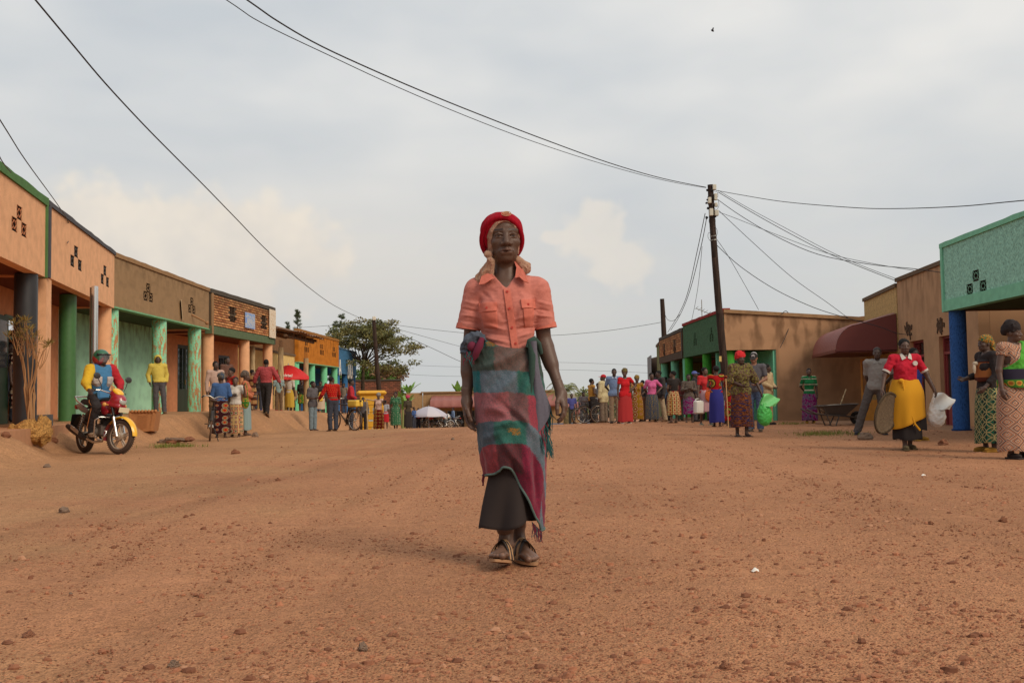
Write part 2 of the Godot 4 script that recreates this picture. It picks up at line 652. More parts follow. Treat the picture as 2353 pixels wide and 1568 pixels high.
func make_ground()->void:
	n_g1=noise(5,0.35,3)
	n_g2=noise(6,3.5,3)
	var n_col:=noise(7,0.25,4)
	var xs:=PackedFloat32Array()
	var x:=0.0
	while x<2600.0:
		xs.append(x)
		x+=0.04 if x<4.0 else(0.1 if x<12.0 else(0.8 if x<40.0 else x*0.18))
	var cols:=PackedFloat32Array()
	for i in range(xs.size()- 1,0,-1):
		cols.append(-xs[i])
	cols.append_array(xs)
	var rows:=PackedFloat32Array()
	var d:=-9.0
	while d<3200.0:
		rows.append(d)
		d+=0.5 if d<1.5 else(0.035 if d<8.0 else(0.08 if d<20.0 else(0.16 if d<46.0 else(1.0 if d<120.0 else d*0.14))))
	var mb:=MB.new()
	var w:=cols.size()
	var near_red:=c8(178,127,93).srgb_to_linear()
	var tan_side:=c8(180,135,98).srgb_to_linear()
	for r in rows:
		var c:=table(MIDDLE,r)
		var bk:=table(BANK,r)
		var e:=table(BANK_EDGE,r)
		var s:=table(SIDE,r)
		for cx in cols:
			var y:=ground_row(cx,r,c,bk,e,s)
			if r<24.0 and absf(cx)<12.0:
				y+=n_g2.get_noise_2d(cx,r)*0.007*clampf((24.0-r)/6.0,0.0,1.0)
			mb.P.append(Vector3(cx,y,-r))
			var side:=clampf(smoothstep(-1.5,-4.5,cx+n_col.get_noise_2d(cx*2.0,r*2.0)*2.5),0.0,1.0)
			var k:=1.0+0.20*n_col.get_noise_2d(cx,r*0.6)+0.08*n_col.get_noise_2d(cx*5.0,r*2.0+70.0)
			var tr:=cx+2.6-0.0105*(r-4.0)*(r-4.0)*0.35
			if r<30.0:
				var tk:=exp(-pow(tr/0.10,2))+0.8*exp(-pow((tr+0.55)/0.08,2))+0.9*exp(-pow((tr-1.3)/0.09,2))+0.7*exp(-pow((cx+1.2+0.16*r)/0.07,2))+0.7*exp(-pow((cx-2.2-0.05*r)/0.12,2))+0.6*exp(-pow((cx-3.6-0.04*r)/0.12,2))
				k*=1.0-0.10*tk
				mb.P[mb.P.size()- 1].y-=0.007*tk*clampf((30.0-r)/8.0,0,1)
			var col:=near_red.lerp(tan_side,side)*k
			mb.C.append(Color(col.r,col.g,col.b))
			mb.U.append(Vector2(cx,-r))
	var h:=rows.size()
	mb.N.resize(mb.P.size())
	for j in h:
		for i in w:
			var q:=j*w+i
			var a:=mb.P[j*w+mini(i+1,w-1)]- mb.P[j*w+maxi(i-1,0)]
			var b:=mb.P[mini(j+1,h-1)*w+i]- mb.P[maxi(j-1,0)*w+i]
			mb.N[q]=a.cross(b).normalized()
	var idx:=PackedInt32Array()
	idx.resize((h-1)*(w-1)*6)
	var k6:=0
	for j in h-1:
		for i in w-1:
			var q:=j*w+i
			idx[k6]=q; idx[k6+1]=q+w; idx[k6+2]=q+w+1; idx[k6+3]=q; idx[k6+4]=q+w+1; idx[k6+5]=q+1
			k6+=6
	mb.I=idx
	var g1:=grey(1,1024,0.05,4)
	var g2:=grey(2,1024,0.16,2)
	var g3:=grey(3,1024,0.012,3)
	var cells:=grey(4,1024,0.07,1,FastNoiseLite.TYPE_CELLULAR)
	var al:=PackedByteArray()
	var bp:=PackedByteArray()
	al.resize(1024*1024*3)
	bp.resize(1024*1024)
	for q in 1024*1024:
		var s:=(g1[q]- 128)*0.22+(g2[q]- 128)*0.26+(g3[q]- 128)*0.16
		var clod:=1.0 if cells[q]<34 and g3[q]>120 else 0.0
		var pale:=1.0 if cells[q]>215 and g1[q]>140 else 0.0
		var v:=240.0+s-clod*52.0
		al[q*3]=clampi(int(v+pale*12),0,255)
		al[q*3+1]=clampi(int(v+pale*26),0,255)
		al[q*3+2]=clampi(int(v+pale*34),0,255)
		bp[q]=clampi(int(118+(g1[q]- 128)*0.5+(g2[q]- 128)*0.5+clod*70+pale*35),0,255)
	var m:=mat("red earth",Color.WHITE,0.95,{"vcol":true,"tex":tex_from("earth",1024,1024,al,Image.FORMAT_RGB8),"bump":tex_from("earth bump",1024,1024,bp),"depth":1.4,"uv":Vector3(0.55,0.55,0.55),"spec":0.25})
	struct("ground",mb,m)

func make_materials()->void:
	var a:=grey(41,512,0.012,4)
	var b:=grey(42,512,0.2,2)
	var st:=PackedByteArray()
	var sb:=PackedByteArray()
	st.resize(512*512)
	sb.resize(512*512)
	for q in 512*512:
		st[q]=clampi(int(246+(a[q]- 128)*0.10+(b[q]- 128)*0.08),0,255)
		sb[q]=clampi(int(128+(a[q]- 128)*0.35+(b[q]- 128)*0.55),0,255)
	tex_from("plaster",512,512,st)
	tex_from("plaster bump",512,512,sb)
	var r:=grey(43,512,0.09,2)
	var rt:=PackedByteArray()
	var rb:=PackedByteArray()
	rt.resize(512*512)
	rb.resize(512*512)
	for y in 512:
		for x in 512:
			var q:=y*512+x
			var f:int=r[((y/3)%512)*512+x]
			var pit:=1.0 if f<74 else 0.0
			rt[q]=clampi(int(240+(f-128)*0.18+(a[q]- 128)*0.15-pit*40),0,255)
			rb[q]=clampi(int(60+f*0.7-pit*40),0,255)
	tex_from("roughcast",512,512,rt)
	tex_from("roughcast bump",512,512,rb)
	for kind in 3:
		var n1:=grey(50+kind,512,0.03,3)
		var n2:=grey(60+kind,512,0.011,4)
		var d:=PackedByteArray()
		d.resize(512*512*3)
		for y in 512:
			for x in 512:
				var q:=y*512+x
				var v:=y/512.0
				var run:float=n1[((y/4)%512)*512+x]/255.0
				var blotch:float=n2[q]/255.0
				var top:=exp(-v*(5.0 if kind==0 else 2.6))
				var dirt:=clampf((run-0.42)*2.6,0,1)*top+clampf((blotch-0.55)*2.2,0,1)*(0.35 if kind==1 else 0.16)
				dirt*=[0.55,0.45,0.62][kind]
				var foot:=clampf((v-0.86)*5.0+(blotch-0.5),0,1)*(0.5 if kind==1 else 0.0)
				var pale:=clampf((run-0.5)*1.1,0,0.3)*(1.0 if kind==1 else 0.2)
				var g:=246.0+(blotch-0.5)*40.0+pale*70.0
				var k:=1.0-clampf(dirt,0,1)*0.55
				d[q*3]=clampi(int(g*k+foot*10),0,255)
				d[q*3+1]=clampi(int(g*(k-0.02*dirt)*(1.0-foot*0.22)),0,255)
				d[q*3+2]=clampi(int(g*(k-0.03*dirt)*(1.0-foot*0.38)),0,255)
		tex_from("weather%d"%kind,512,512,d,Image.FORMAT_RGB8)
	var p1:=grey(71,512,0.022,4)
	var p2:=grey(72,512,0.06,3)
	var pd:=PackedByteArray()
	pd.resize(512*512*3)
	for y in 512:
		for x in 512:
			var q:=y*512+x
			var v:=y/512.0
			var bare:=clampf(((p1[((y/2)%512)*512+x]- 128)*0.9+(p2[q]- 128)*0.6)/60.0+1.4*(0.25-absf(v-0.52))+0.1,0,1)
			bare=smoothstep(0.42,0.52,bare)
			var c:=c8(140,206,168).lerp(c8(172,124,84),bare)*(1.0+(p2[q]- 128)/900.0)
			pd[q*3]=int(clampf(c.r,0,1)*255); pd[q*3+1]=int(clampf(c.g,0,1)*255); pd[q*3+2]=int(clampf(c.b,0,1)*255)
	tex_from("flaking",512,512,pd,Image.FORMAT_RGB8)
	var w1:=grey(81,256,0.05,3)
	var wd:=PackedByteArray()
	wd.resize(256*256)
	for y in 256:
		for x in 256:
			wd[y*256+x]=clampi(int(205+(w1[((y/8)%256)*256+x]- 128)*0.75),0,255)
	tex_from("grain",256,256,wd)
func plaster(key:String,col:Color,rough_cast:=false)->StandardMaterial3D:
	var k:="roughcast" if rough_cast else "plaster"
	return mat(key,col,0.9,{"tex":texs[k],"bump":texs[k+" bump"],"depth":1.4 if rough_cast else 0.8,"tri":0.8 if rough_cast else 0.55,"world":true,"spec":0.3})
func weathered(key:String,col:Color,kind:int,uv:=Vector3(0.28,1,1),rough_cast:=true)->StandardMaterial3D:
	return mat(key,col,0.92,{"tex":texs["weather%d"%kind],"uv":uv,"spec":0.25})
func gloss(key:String,col:Color,rough:=0.45)->StandardMaterial3D:
	return mat(key,col,rough,{"tex":texs["plaster"],"tri":0.9,"spec":0.5})

func panel(mb:MB,w:float,h:float,t:float,holes:Array,at:=Vector3.ZERO,uvh:=-1.0)->void:
	var xs:=[0.0,w]
	var ys:=[0.0,h]
	for r in holes:
		for e in [r.position.x,r.end.x]:
			if e>0.001 and e<w-0.001 and not xs.has(e):xs.append(e)
		for e in [r.position.y,r.end.y]:
			if e>0.001 and e<h-0.001 and not ys.has(e):ys.append(e)
	xs.sort()
	ys.sort()
	var open:=func(cx:float,cy:float)->bool:
		for r in holes:
			if r.has_point(Vector2(cx,cy)):return true
		return false
	var hh:=h if uvh<0 else uvh
	for i in xs.size()- 1:
		for j in ys.size()- 1:
			var x0:float=xs[i]
			var x1:float=xs[i+1]
			var y0:float=ys[j]
			var y1:float=ys[j+1]
			if x1-x0<1e-4 or y1-y0<1e-4 or open.call((x0+x1)*0.5,(y0+y1)*0.5):
				continue
			var uv:=[Vector2(x0,1-y0/hh),Vector2(x1,1-y0/hh),Vector2(x1,1-y1/hh),Vector2(x0,1-y1/hh)]
			mb.face([at+Vector3(x0,y0,0),at+Vector3(x1,y0,0),at+Vector3(x1,y1,0),at+Vector3(x0,y1,0)],uv)
			uv.reverse()
			mb.face([at+Vector3(x0,y1,-t),at+Vector3(x1,y1,-t),at+Vector3(x1,y0,-t),at+Vector3(x0,y0,-t)],uv)
	var edges:=[Rect2(0,0,w,h)]
	edges.append_array(holes)
	for k in edges.size():
		var r:Rect2=edges[k]
		var a:=r.position.max(Vector2.ZERO)
		var b:=r.end.min(Vector2(w,h))
		var q:=[Vector3(a.x,a.y,0),Vector3(b.x,a.y,0),Vector3(b.x,b.y,0),Vector3(a.x,b.y,0)]
		for e in 4:
			var p0:Vector3=q[e]
			var p1:Vector3=q[(e+1)%4]
			if k>0 and((absf(p0.y)<1e-4 and absf(p1.y)<1e-4)or(absf(p0.x)<1e-4 and absf(p1.x)<1e-4)):
				continue
			var f:=[at+p0,at+p0-Vector3(0,0,t),at+p1-Vector3(0,0,t),at+p1]
			if k>0:f.reverse()
			var v0:=Vector2(p0.x,1-p0.y/hh)
			mb.face(f,[v0,v0,Vector2(p1.x,1-p1.y/hh),Vector2(p1.x,1-p1.y/hh)])
func vent_mesh(s:float,t:float)->MB:
	var m:=MB.new()
	var b:=s*0.06
	for k in 4:
		var a:=PI*0.5*k
		var d:=Basis(Vector3(0,0,1),a+PI/4)
		m.box(d*Vector3(s*0.235,0,0),Vector3(b,s*0.47,t),d)
		m.box(d*Vector3(s*0.48,0,0),Vector3(s*0.4,b*0.8,t*0.9),d)
	return m
func shop(s:Dictionary)->Node3D:
	var a:Vector2=s.a
	var b:Vector2=s.b
	var y0:float=s.y0
	var along:=Vector3(b.x-a.x,0,b.y-a.y)
	var w:=along.length()
	var root:=thing(s.name,s.label,"shop",Vector3(a.x,y0,a.y),0.0,s.get("group",""))
	root.basis=Basis(along.normalized(),Vector3.UP,along.normalized().cross(Vector3.UP))
	var hb:float=s.yb-y0
	var ht:float=s.yt-y0
	var vs:float=s.get("vsize",0.2)*1.12
	var vw:float=vs*s.get("vent_wide",1.0)
	var holes:=[]
	for v in s.get("vents",[]):
		holes.append(Rect2(v[0]*w-vw/2,v[1]- y0-hb-vs/2,vw,vs))
	var th:float=s.get("thick",0.2)
	var pm:=MB.new()
	panel(pm,w,ht-hb,th,holes,Vector3(0,hb,0))
	obj("parapet",pm,s.wall,root)
	var vmb:=vent_mesh(vs,0.008).mesh()
	for h in holes:
		var o:=obj("vent_block",vmb,s.get("vent_mat",s.wall),root)
		o.position=Vector3(h.get_center().x,hb+h.get_center().y,-0.006)
		o.scale.x=vw/vs
	for h in holes:
		var lm:=MB.new()
		for k in 4:
			var d:=Basis(Vector3(0,0,1),PI*0.5*k)
			lm.box(Vector3(h.get_center().x,hb+h.get_center().y,-th/2-0.006)+d*Vector3((vs if k%2 else vw)/2-0.006,0,0),Vector3(0.012,vw if k%2 else vs,th-0.014),d)
		obj("vent_lining",lm,mat("sooty vent lining",c8(44,34,28),0.95),root)
	var cm:=MB.new()
	var ch:float=s.get("cap_h",0.14)
	var rows:=[[],[],[],[]]
	var n:=maxi(6,int(w/0.35))
	var nz:=noise(int(absf(a.x*131+a.y*17)),0.9,2)
	for i in n+1:
		var x:=-0.03+(w+0.06)*i/n
		var e:=nz.get_noise_1d(x)*0.015
		rows[0].append(Vector3(x,ht-ch+0.02,0.035))
		rows[1].append(Vector3(x,ht+e,0.035+e*0.3))
		rows[2].append(Vector3(x,ht+e*0.8,-th-0.03))
		rows[3].append(Vector3(x,ht-ch+0.02,-th-0.03))
	for k in 3:
		for i in n:
			cm.face([rows[k][i],rows[k][i+1],rows[k+1][i+1],rows[k+1][i]])
	for i in n:
		cm.face([rows[3][i],rows[3][i+1],rows[0][i+1],rows[0][i]])
	cm.face([rows[0][0],rows[1][0],rows[2][0],rows[3][0]])
	cm.face([rows[3][n],rows[2][n],rows[1][n],rows[0][n]])
	obj("coping",cm,s.cap,root)
	if s.has("bands"):
		for e in s.bands:
			var bm:=MB.new()
			bm.box(Vector3(e[0]*w,(ht+hb-ch)/2+0.005,-0.09),Vector3(e[1],ht-hb-ch+0.03,0.25))
			obj("band",bm,e[2],root)
	if s.has("sill"):
		var sm:=MB.new()
		sm.box(Vector3(w/2,hb+s.sill[0]/2-0.004,-0.08),Vector3(w+0.004,s.sill[0],0.21))
		obj("lintel",sm,s.sill[1],root)
	var depth:float=s.get("porch",2.0)
	var total:float=s.get("depth",6.0)
	var um:=MB.new()
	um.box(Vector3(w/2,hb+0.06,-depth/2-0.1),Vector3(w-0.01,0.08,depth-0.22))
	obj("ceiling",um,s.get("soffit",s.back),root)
	var fm:=MB.new()
	fm.box(Vector3(w/2,-0.3,-depth/2+0.02),Vector3(w,0.6,depth+0.24))
	obj("porch_floor",fm,s.floor,root)
	for p in s.get("posts",[]):
		var r:float=p[1]
		var pz:float=p[3]if p.size()>3 else -r-0.02
		var m:=MB.new()
		m.tube([Vector3(p[0]*w,-0.3,pz),Vector3(p[0]*w,hb*0.5,pz),Vector3(p[0]*w,hb-0.003,pz)],r,18,false)
		for q in m.U.size():
			m.U[q]=Vector2(m.U[q].x,1.0-m.U[q].y/(hb+0.3))
		obj("pillar",m,p[2],root)
		if s.has("foot"):
			var f:=MB.new()
			f.cyl(Vector3(p[0]*w,-0.02,pz),Vector3(p[0]*w,0.22,pz),r+0.035,r+0.03,16)
			obj("pillar_foot",f,s.foot,root)
	for p in s.get("piers",[]):
		var m:=MB.new()
		m.box(Vector3((p[0]+p[1])/2,hb/2-0.15,p[2]),Vector3(p[1]- p[0],hb+0.3,p[3]))
		obj("pillar",m,p[4],root)
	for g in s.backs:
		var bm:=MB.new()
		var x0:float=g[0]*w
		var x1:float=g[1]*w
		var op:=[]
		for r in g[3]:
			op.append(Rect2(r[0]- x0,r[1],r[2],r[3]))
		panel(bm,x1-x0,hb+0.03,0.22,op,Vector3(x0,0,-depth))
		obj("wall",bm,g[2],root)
	for e in [0.0,1.0]:
		if s.get("open_left",false)and e==0.0:continue
		if s.get("open_right",false)and e==1.0:continue
		var em:=MB.new()
		em.box(Vector3(0.1 if e==0.0 else w-0.1,hb/2,-total/2-depth/2),Vector3(0.2,hb,total-depth))
		obj("wall",em,s.get("ends",s.back),root)
	for e in [0.0,1.0]:
		var gm:=MB.new()
		var ex:=0.01 if e==0.0 else w-0.18
		gm.prism([Vector2(-th,0.002),Vector2(-th,ht-hb-0.16),Vector2(-total,ht-hb-0.75),Vector2(-total,0.002)],0.17,Transform3D(Basis(Vector3(0,0,1),Vector3(0,1,0),Vector3(-1,0,0)),Vector3(ex+0.17,hb,0)))
		obj("gable",gm,s.get("ends",s.back),root)
	var rm:=MB.new()
	var ra:=Vector3(w/2,ht-0.3,-th-0.08)
	var rb:=Vector3(w/2,ht-0.85,-total-0.2)
	rm.box((ra+rb)/2,Vector3(w-0.02,0.04,ra.distance_to(rb)),Basis(Vector3(1,0,0),atan2(0.55,total)))
	obj("roof",rm,mat("rusty sheet",c8(120,92,74),0.7),root)
	var dm:=MB.new()
	dm.box(Vector3(w/2,hb/2,-total),Vector3(w,hb,0.2))
	obj("wall",dm,s.back,root)
	return root
func metal_door(root:Node3D,x:float,w:float,h:float,z:float,m:Material,dark:Material,leaves:=2)->void:
	var f:=MB.new()
	f.box(Vector3(x+0.03,h/2,z),Vector3(0.06,h,0.1))
	f.box(Vector3(x+w-0.03,h/2,z),Vector3(0.06,h,0.1))
	f.box(Vector3(x+w/2,h-0.03,z),Vector3(w-0.12,0.06,0.1))
	obj("door_frame",f,m,root)
	for k in leaves:
		var lw:=(w-0.14)/leaves
		var lx:=x+0.07+k*lw
		var d:=MB.new()
		d.box(Vector3(lx+lw/2,0.4,z),Vector3(lw-0.02,0.78,0.04))
		for e in [lx+0.025,lx+lw-0.025]:
			d.box(Vector3(e,h*0.5+0.36,z),Vector3(0.04,h-0.85,0.045))
		d.box(Vector3(lx+lw/2,h-0.09,z),Vector3(lw-0.1,0.05,0.045))
		var leaf:=obj("door",d,m,root)
		var g:=MB.new()
		for i in 4:
			var gx:=lx+0.05+(lw-0.1)*(i+0.5)/4
			g.cyl(Vector3(gx,0.8,z),Vector3(gx,h-0.11,z),0.009,0.009,6)
		for i in 3:
			var gy:=1.0+i*0.42
			g.cyl(Vector3(lx+0.04,gy,z),Vector3(lx+lw-0.04,gy,z),0.009,0.009,6)
			var ring:=[]
			for j in 10:
				ring.append(Vector3(lx+lw/2+cos(TAU*j/10)*lw*0.2,gy+0.2+sin(TAU*j/10)*0.12,z))
			g.tube(ring,0.007,5,false,true)
		obj("grille",g,m,leaf)
		var hm:=MB.new()
		if k==0:
			hm.cbox(Vector3(lx+lw-0.03,1.02,z+0.035),Vector3(0.03,0.16,0.02),0.004)
			obj("handle",hm,mat("brass",c8(165,130,70),0.4,{"metal":0.7}),leaf)
	var p:=MB.new()
	p.box(Vector3(x+w/2,h/2,z-0.07),Vector3(w-0.1,h-0.08,0.012))
	obj("pane",p,dark,root)
func make_left_buildings()->void:
	var orange:=plaster("orange plaster",c8(227,174,132))
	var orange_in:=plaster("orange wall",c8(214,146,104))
	var cap_green:=plaster("green coping",c8(84,122,74))
	var cap_dark:=plaster("slate coping",c8(84,84,88))
	var mint:=mat("mint wall",c8(172,222,190),0.9,{"tex":texs["weather0"],"uv":Vector3(0.3,1,1),"spec":0.3})
	var flaking:=mat("flaking mint paint",Color.WHITE,0.85,{"tex":texs["flaking"],"uv":Vector3(1,1,1),"spec":0.3})
	var earth_floor:=plaster("trodden earth floor",c8(182,134,100))
	var dark_glass:=mat("dark glass",c8(22,24,24),0.15,{"spec":0.5})
	var black:=gloss("black paint",c8(46,46,48),0.4)
	var dkgreen:=gloss("dark green paint",c8(66,112,62),0.5)
	var door_green:=gloss("door green paint",c8(38,62,44),0.5)
	var pil_orange:=plaster("orange pillar",c8(226,172,130))
	var a1:=Vector2(-7.38,-13.4)
	var b1:=Vector2(-8.25,-17.55)
	var s1:=shop({"name":"corner_shop","label":"orange plastered shop front with green coping at the left edge","a":a1,"b":b1,"y0":0.36,"yb":2.99,"yt":4.40,
		"wall":orange,"cap":cap_green,"cap_h":0.16,"vent_wide":1.45,"vents":[[0.60,3.83],[0.535,3.60],[0.665,3.60],[0.1,3.83],[0.04,3.6],[0.16,3.6]],"vent_mat":plaster("vent terracotta",c8(190,122,84)),
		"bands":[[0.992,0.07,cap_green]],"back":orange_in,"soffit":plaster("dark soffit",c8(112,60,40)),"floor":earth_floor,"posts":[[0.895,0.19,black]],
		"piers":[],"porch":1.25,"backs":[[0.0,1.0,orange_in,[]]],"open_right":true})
	var a2:=Vector2(-8.30,-17.72)
	var b2:=Vector2(-9.62,-24.0)
	var s2:=shop({"name":"orange_shop","label":"orange plastered shop with slate coping and dark green pillar","a":a2,"b":b2,"y0":0.36,"yb":3.02,"yt":4.40,
		"wall":orange,"cap":cap_dark,"cap_h":0.11,"vent_wide":1.6,"vents":[[0.355,3.80],[0.305,3.57],[0.41,3.57],[0.82,3.79],[0.775,3.56],[0.87,3.56]],"vent_mat":plaster("grey vent",c8(88,84,80)),
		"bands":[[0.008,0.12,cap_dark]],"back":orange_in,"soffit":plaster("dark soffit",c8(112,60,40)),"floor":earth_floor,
		"posts":[[0.50,0.17,dkgreen,-0.35],[0.968,0.19,pil_orange]],"piers":[[0.02,0.38,-0.19,0.34,orange]],
		"porch":1.25,"backs":[[0.0,1.0,orange_in,[[2.0,0.0,1.55,2.15]]]],"open_left":true,"open_right":true})
	var lf:=MB.new()
	lf.box(Vector3(1.5,1.05,-1.18),Vector3(0.9,2.1,0.05))
	var leaf:=obj("door",lf,door_green,s2)
	var gl:=MB.new()
	gl.box(Vector3(1.5,1.55,-1.15),Vector3(0.66,0.9,0.008))
	obj("pane",gl,mat("grey glass",c8(62,68,72),0.2),leaf)
	var fr:=MB.new()
	fr.box(Vector3(3.5,1.07,-1.30),Vector3(0.07,2.15,0.14))
	fr.box(Vector3(2.03,1.07,-1.30),Vector3(0.07,2.15,0.14))
	fr.box(Vector3(2.77,2.12,-1.30),Vector3(1.4,0.07,0.14))
	fr.box(Vector3(2.77,1.72,-1.30),Vector3(1.4,0.05,0.14))
	obj("door_frame",fr,gloss("louvre green",c8(62,96,66),0.5),s2)
	for k in 6:
		var sl:=MB.new()
		sl.box(Vector3(3.15,1.77+k*0.055,-1.30),Vector3(0.6,0.012,0.06),Basis(Vector3(1,0,0),0.6))
		obj("slat",sl,gloss("louvre green",c8(62,96,66),0.5),s2)
	var rod:=MB.new()
	for k in 2:
		rod.cyl(Vector3(3.05+0.16*k,0.5,-1.32),Vector3(3.05+0.16*k,1.7,-1.32),0.03,0.03,8)
	obj("grille",rod,mat("white rods",c8(196,204,208),0.5),s2)
	var fo:=MB.new()
	fo.box(Vector3(0.2,0.05,-0.19),Vector3(0.44,0.3,0.42))
	obj("pillar_foot",fo,plaster("slate foot",c8(98,96,96)),s2)
	var brown:=weathered("brown roughcast",c8(152,124,92),1,Vector3(0.22,0.8,1))
	var a3:=Vector2(-9.66,-24.06)
	var b3:=Vector2(-9.86,-32.3)
	var s3:=shop({"name":"brown_shop","label":"bare brown rendered shop front on flaking mint pillars","a":a3,"b":b3,"y0":0.40,"yb":3.04,"yt":4.40,
		"wall":brown,"cap":plaster("brown coping",c8(150,118,84)),"cap_h":0.13,"vent_wide":1.4,"vents":[[0.30,3.78],[0.275,3.55],[0.325,3.55],[0.775,3.78],[0.75,3.55],[0.80,3.55]],"vsize":0.22,
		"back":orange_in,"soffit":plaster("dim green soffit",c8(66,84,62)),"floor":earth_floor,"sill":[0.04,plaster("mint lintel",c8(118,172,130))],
		"posts":[[0.045,0.20,flaking],[0.49,0.20,flaking],[0.90,0.20,flaking]],
		"porch":1.5,"backs":[[0.0,1.0,mint,[]]],"open_left":true,"open_right":true})
	var fl:=MB.new()
	fl.box(Vector3(5.3,3.05,0.03),Vector3(0.3,0.55,0.015),Basis(Vector3(0,0,1),0.25)*Basis(Vector3(0,1,0),0.3))
	obj("torn_flap",fl,mat("pale card",c8(190,170,140)),s3)
	var br:=MB.new()
	br.cyl(Vector3(6.35,2.98,0.0),Vector3(6.55,2.78,0.35),0.03,0.025)
	br.ball(Vector3(6.6,2.74,0.4),Vector3(0.06,0.06,0.06))
	obj("lamp_bracket",br,mat("lamp wood",c8(150,110,75)),s3)
	var a4:=Vector2(-9.88,-32.6)
	var b4:=Vector2(-9.56,-40.0)
	var mortar:=plaster("dark mortar",c8(88,74,58))
	var s4:=shop({"name":"brick_shop","label":"brick fronted shop with faded blue board on orange pillars","a":a4,"b":b4,"y0":0.36,"yb":2.94,"yt":4.42,
		"wall":mortar,"cap":plaster("brown black coping",c8(82,76,68)),"cap_h":0.16,"vsize":0.22,"vent_mat":plaster("sooty vent",c8(78,54,40)),
		"vents":[[0.27,3.86],[0.305,3.86],[0.255,3.55],[0.29,3.55],[0.325,3.55],[0.775,3.86],[0.81,3.86],[0.76,3.55],[0.795,3.55],[0.83,3.55]],
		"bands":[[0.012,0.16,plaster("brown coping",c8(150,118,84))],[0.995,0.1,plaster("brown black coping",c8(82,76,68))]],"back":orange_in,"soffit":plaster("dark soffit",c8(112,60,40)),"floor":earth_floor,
		"sill":[0.26,plaster("faded green lintel",c8(92,108,80))],"posts":[[0.04,0.19,pil_orange],[0.56,0.19,pil_orange],[0.965,0.19,pil_orange]],
		"porch":1.5,"backs":[[0.0,1.0,orange_in,[[1.0,0.0,1.6,2.3],[5.1,0.0,1.3,2.1]]]],"open_left":true,"open_right":true})
	metal_door(s4,1.0,1.6,2.3,-1.56,door_green,dark_glass)
	metal_door(s4,5.1,1.3,2.1,-1.56,gloss("iron black",c8(40,36,34),0.5),dark_glass,2)
	var creamw:=plaster("cream yellow wall",c8(224,190,122))
	plain_house("cream_house","cream yellow house set back behind the brick shop's far pillars",Vector2(-11.35,-40.1),Vector2(-11.3,-51.6),0.05,2.95,5.0,creamw,plaster("tan coping",c8(112,92,72)),[[3.4,0.0,1.2,2.0]],creamw)
	brick_skin(s4,0.17,7.3,2.94-0.36+0.27,4.42-0.36-0.17,[[0.255,0.325,3.44,3.97],[0.76,0.83,3.44,3.97]],7.407,0.36)
	var bd:=MB.new()
	bd.box(Vector3(3.95,3.28,0.075),Vector3(1.15,0.56,0.02))
	obj("sign_board",bd,mat("faded blue board",Color.WHITE,0.7,{"tex":faded_board(),"uv":Vector3(1,1,1)}),s4)
	var pb:=MB.new()
	pb.box(Vector3(6.85,3.37,0.08),Vector3(0.85,1.12,0.02))
	obj("painted_board",pb,mat("peeling white board",Color.WHITE,0.8,{"tex":white_board(),"uv":Vector3(1,1,1)}),s4)
	var ochre:=weathered("ochre render",c8(190,118,40),2,Vector3(0.14,0.8,1))
	var brown2:=plaster("brown side wall",c8(126,92,62))
	var mint_p:=plaster("mint pillar",c8(122,205,158))
	var a5:=Vector2(-11.18,-52.0)
	var b5:=Vector2(-10.92,-62.6)
	var s5:=shop({"name":"ochre_shop","label":"ochre painted shop front on plain mint pillars","a":a5,"b":b5,"y0":-0.12,"yb":2.62,"yt":4.4,
		"wall":ochre,"cap":plaster("ochre coping",c8(150,104,52)),"cap_h":0.16,"vsize":0.24,"vent_mat":plaster("sooty vent",c8(78,54,40)),
		"vents":[[0.15,3.72],[0.185,3.72],[0.14,3.38],[0.175,3.38],[0.21,3.38],[0.51,3.72],[0.545,3.72],[0.5,3.38],[0.535,3.38],[0.57,3.38],[0.84,3.72],[0.875,3.72],[0.83,3.38],[0.865,3.38],[0.9,3.38]],
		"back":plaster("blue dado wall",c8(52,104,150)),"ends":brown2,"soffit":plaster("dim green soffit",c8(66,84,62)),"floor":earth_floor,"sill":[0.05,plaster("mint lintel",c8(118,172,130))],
		"posts":[[0.02,0.21,mint_p],[0.37,0.2,mint_p],[0.68,0.2,mint_p],[0.965,0.2,mint_p]],
		"backs":[[0.0,0.3,plaster("sooty vent",c8(78,54,40)),[]],[0.3,1.0,plaster("blue dado wall",c8(52,104,150)),[[5.0,0.0,3.0,1.6]]]],"open_left":true,"open_right":true})
	var sw:=MB.new()
	sw.box(Vector3(-2.1,3.55,-0.35),Vector3(4.2,1.75,0.2))
	obj("wall",sw,brown2,s5)
	var blue:=weathered("blue paint",c8(66,114,152),0,Vector3(0.12,1,1))
	var a6:=Vector2(-11.0,-63.0)
	var b6:=Vector2(-10.95,-69.8)
	var s6:=shop({"name":"blue_shop","label":"blue painted shop front with white block letters","a":a6,"b":b6,"y0":-0.45,"yb":2.28,"yt":3.94,
		"wall":blue,"cap":plaster("blue coping",c8(72,102,128)),"cap_h":0.1,"vents":[],"back":plaster("blue dado wall",c8(52,104,150)),"floor":earth_floor,
		"posts":[[0.06,0.2,plaster("blue pillar",c8(56,110,160))],[0.5,0.2,plaster("blue pillar",c8(56,110,160))],[0.96,0.22,plaster("blue pillar",c8(56,110,160))]],
		"backs":[[0.0,0.7,plaster("blue dado wall",c8(52,104,150)),[[1.0,0.0,2.0,2.0]]]],"open_left":true,"open_right":true})
	var white:=mat("white letters",c8(222,222,214),0.7)
	lettering(s6,"ZOLA",1.25,2.05,Vector3(4.25,3.05,0.012),white,"lettering")
	lettering(s6,"A",1.0,0.8,Vector3(0.45,3.1,0.012),white,"lettering")
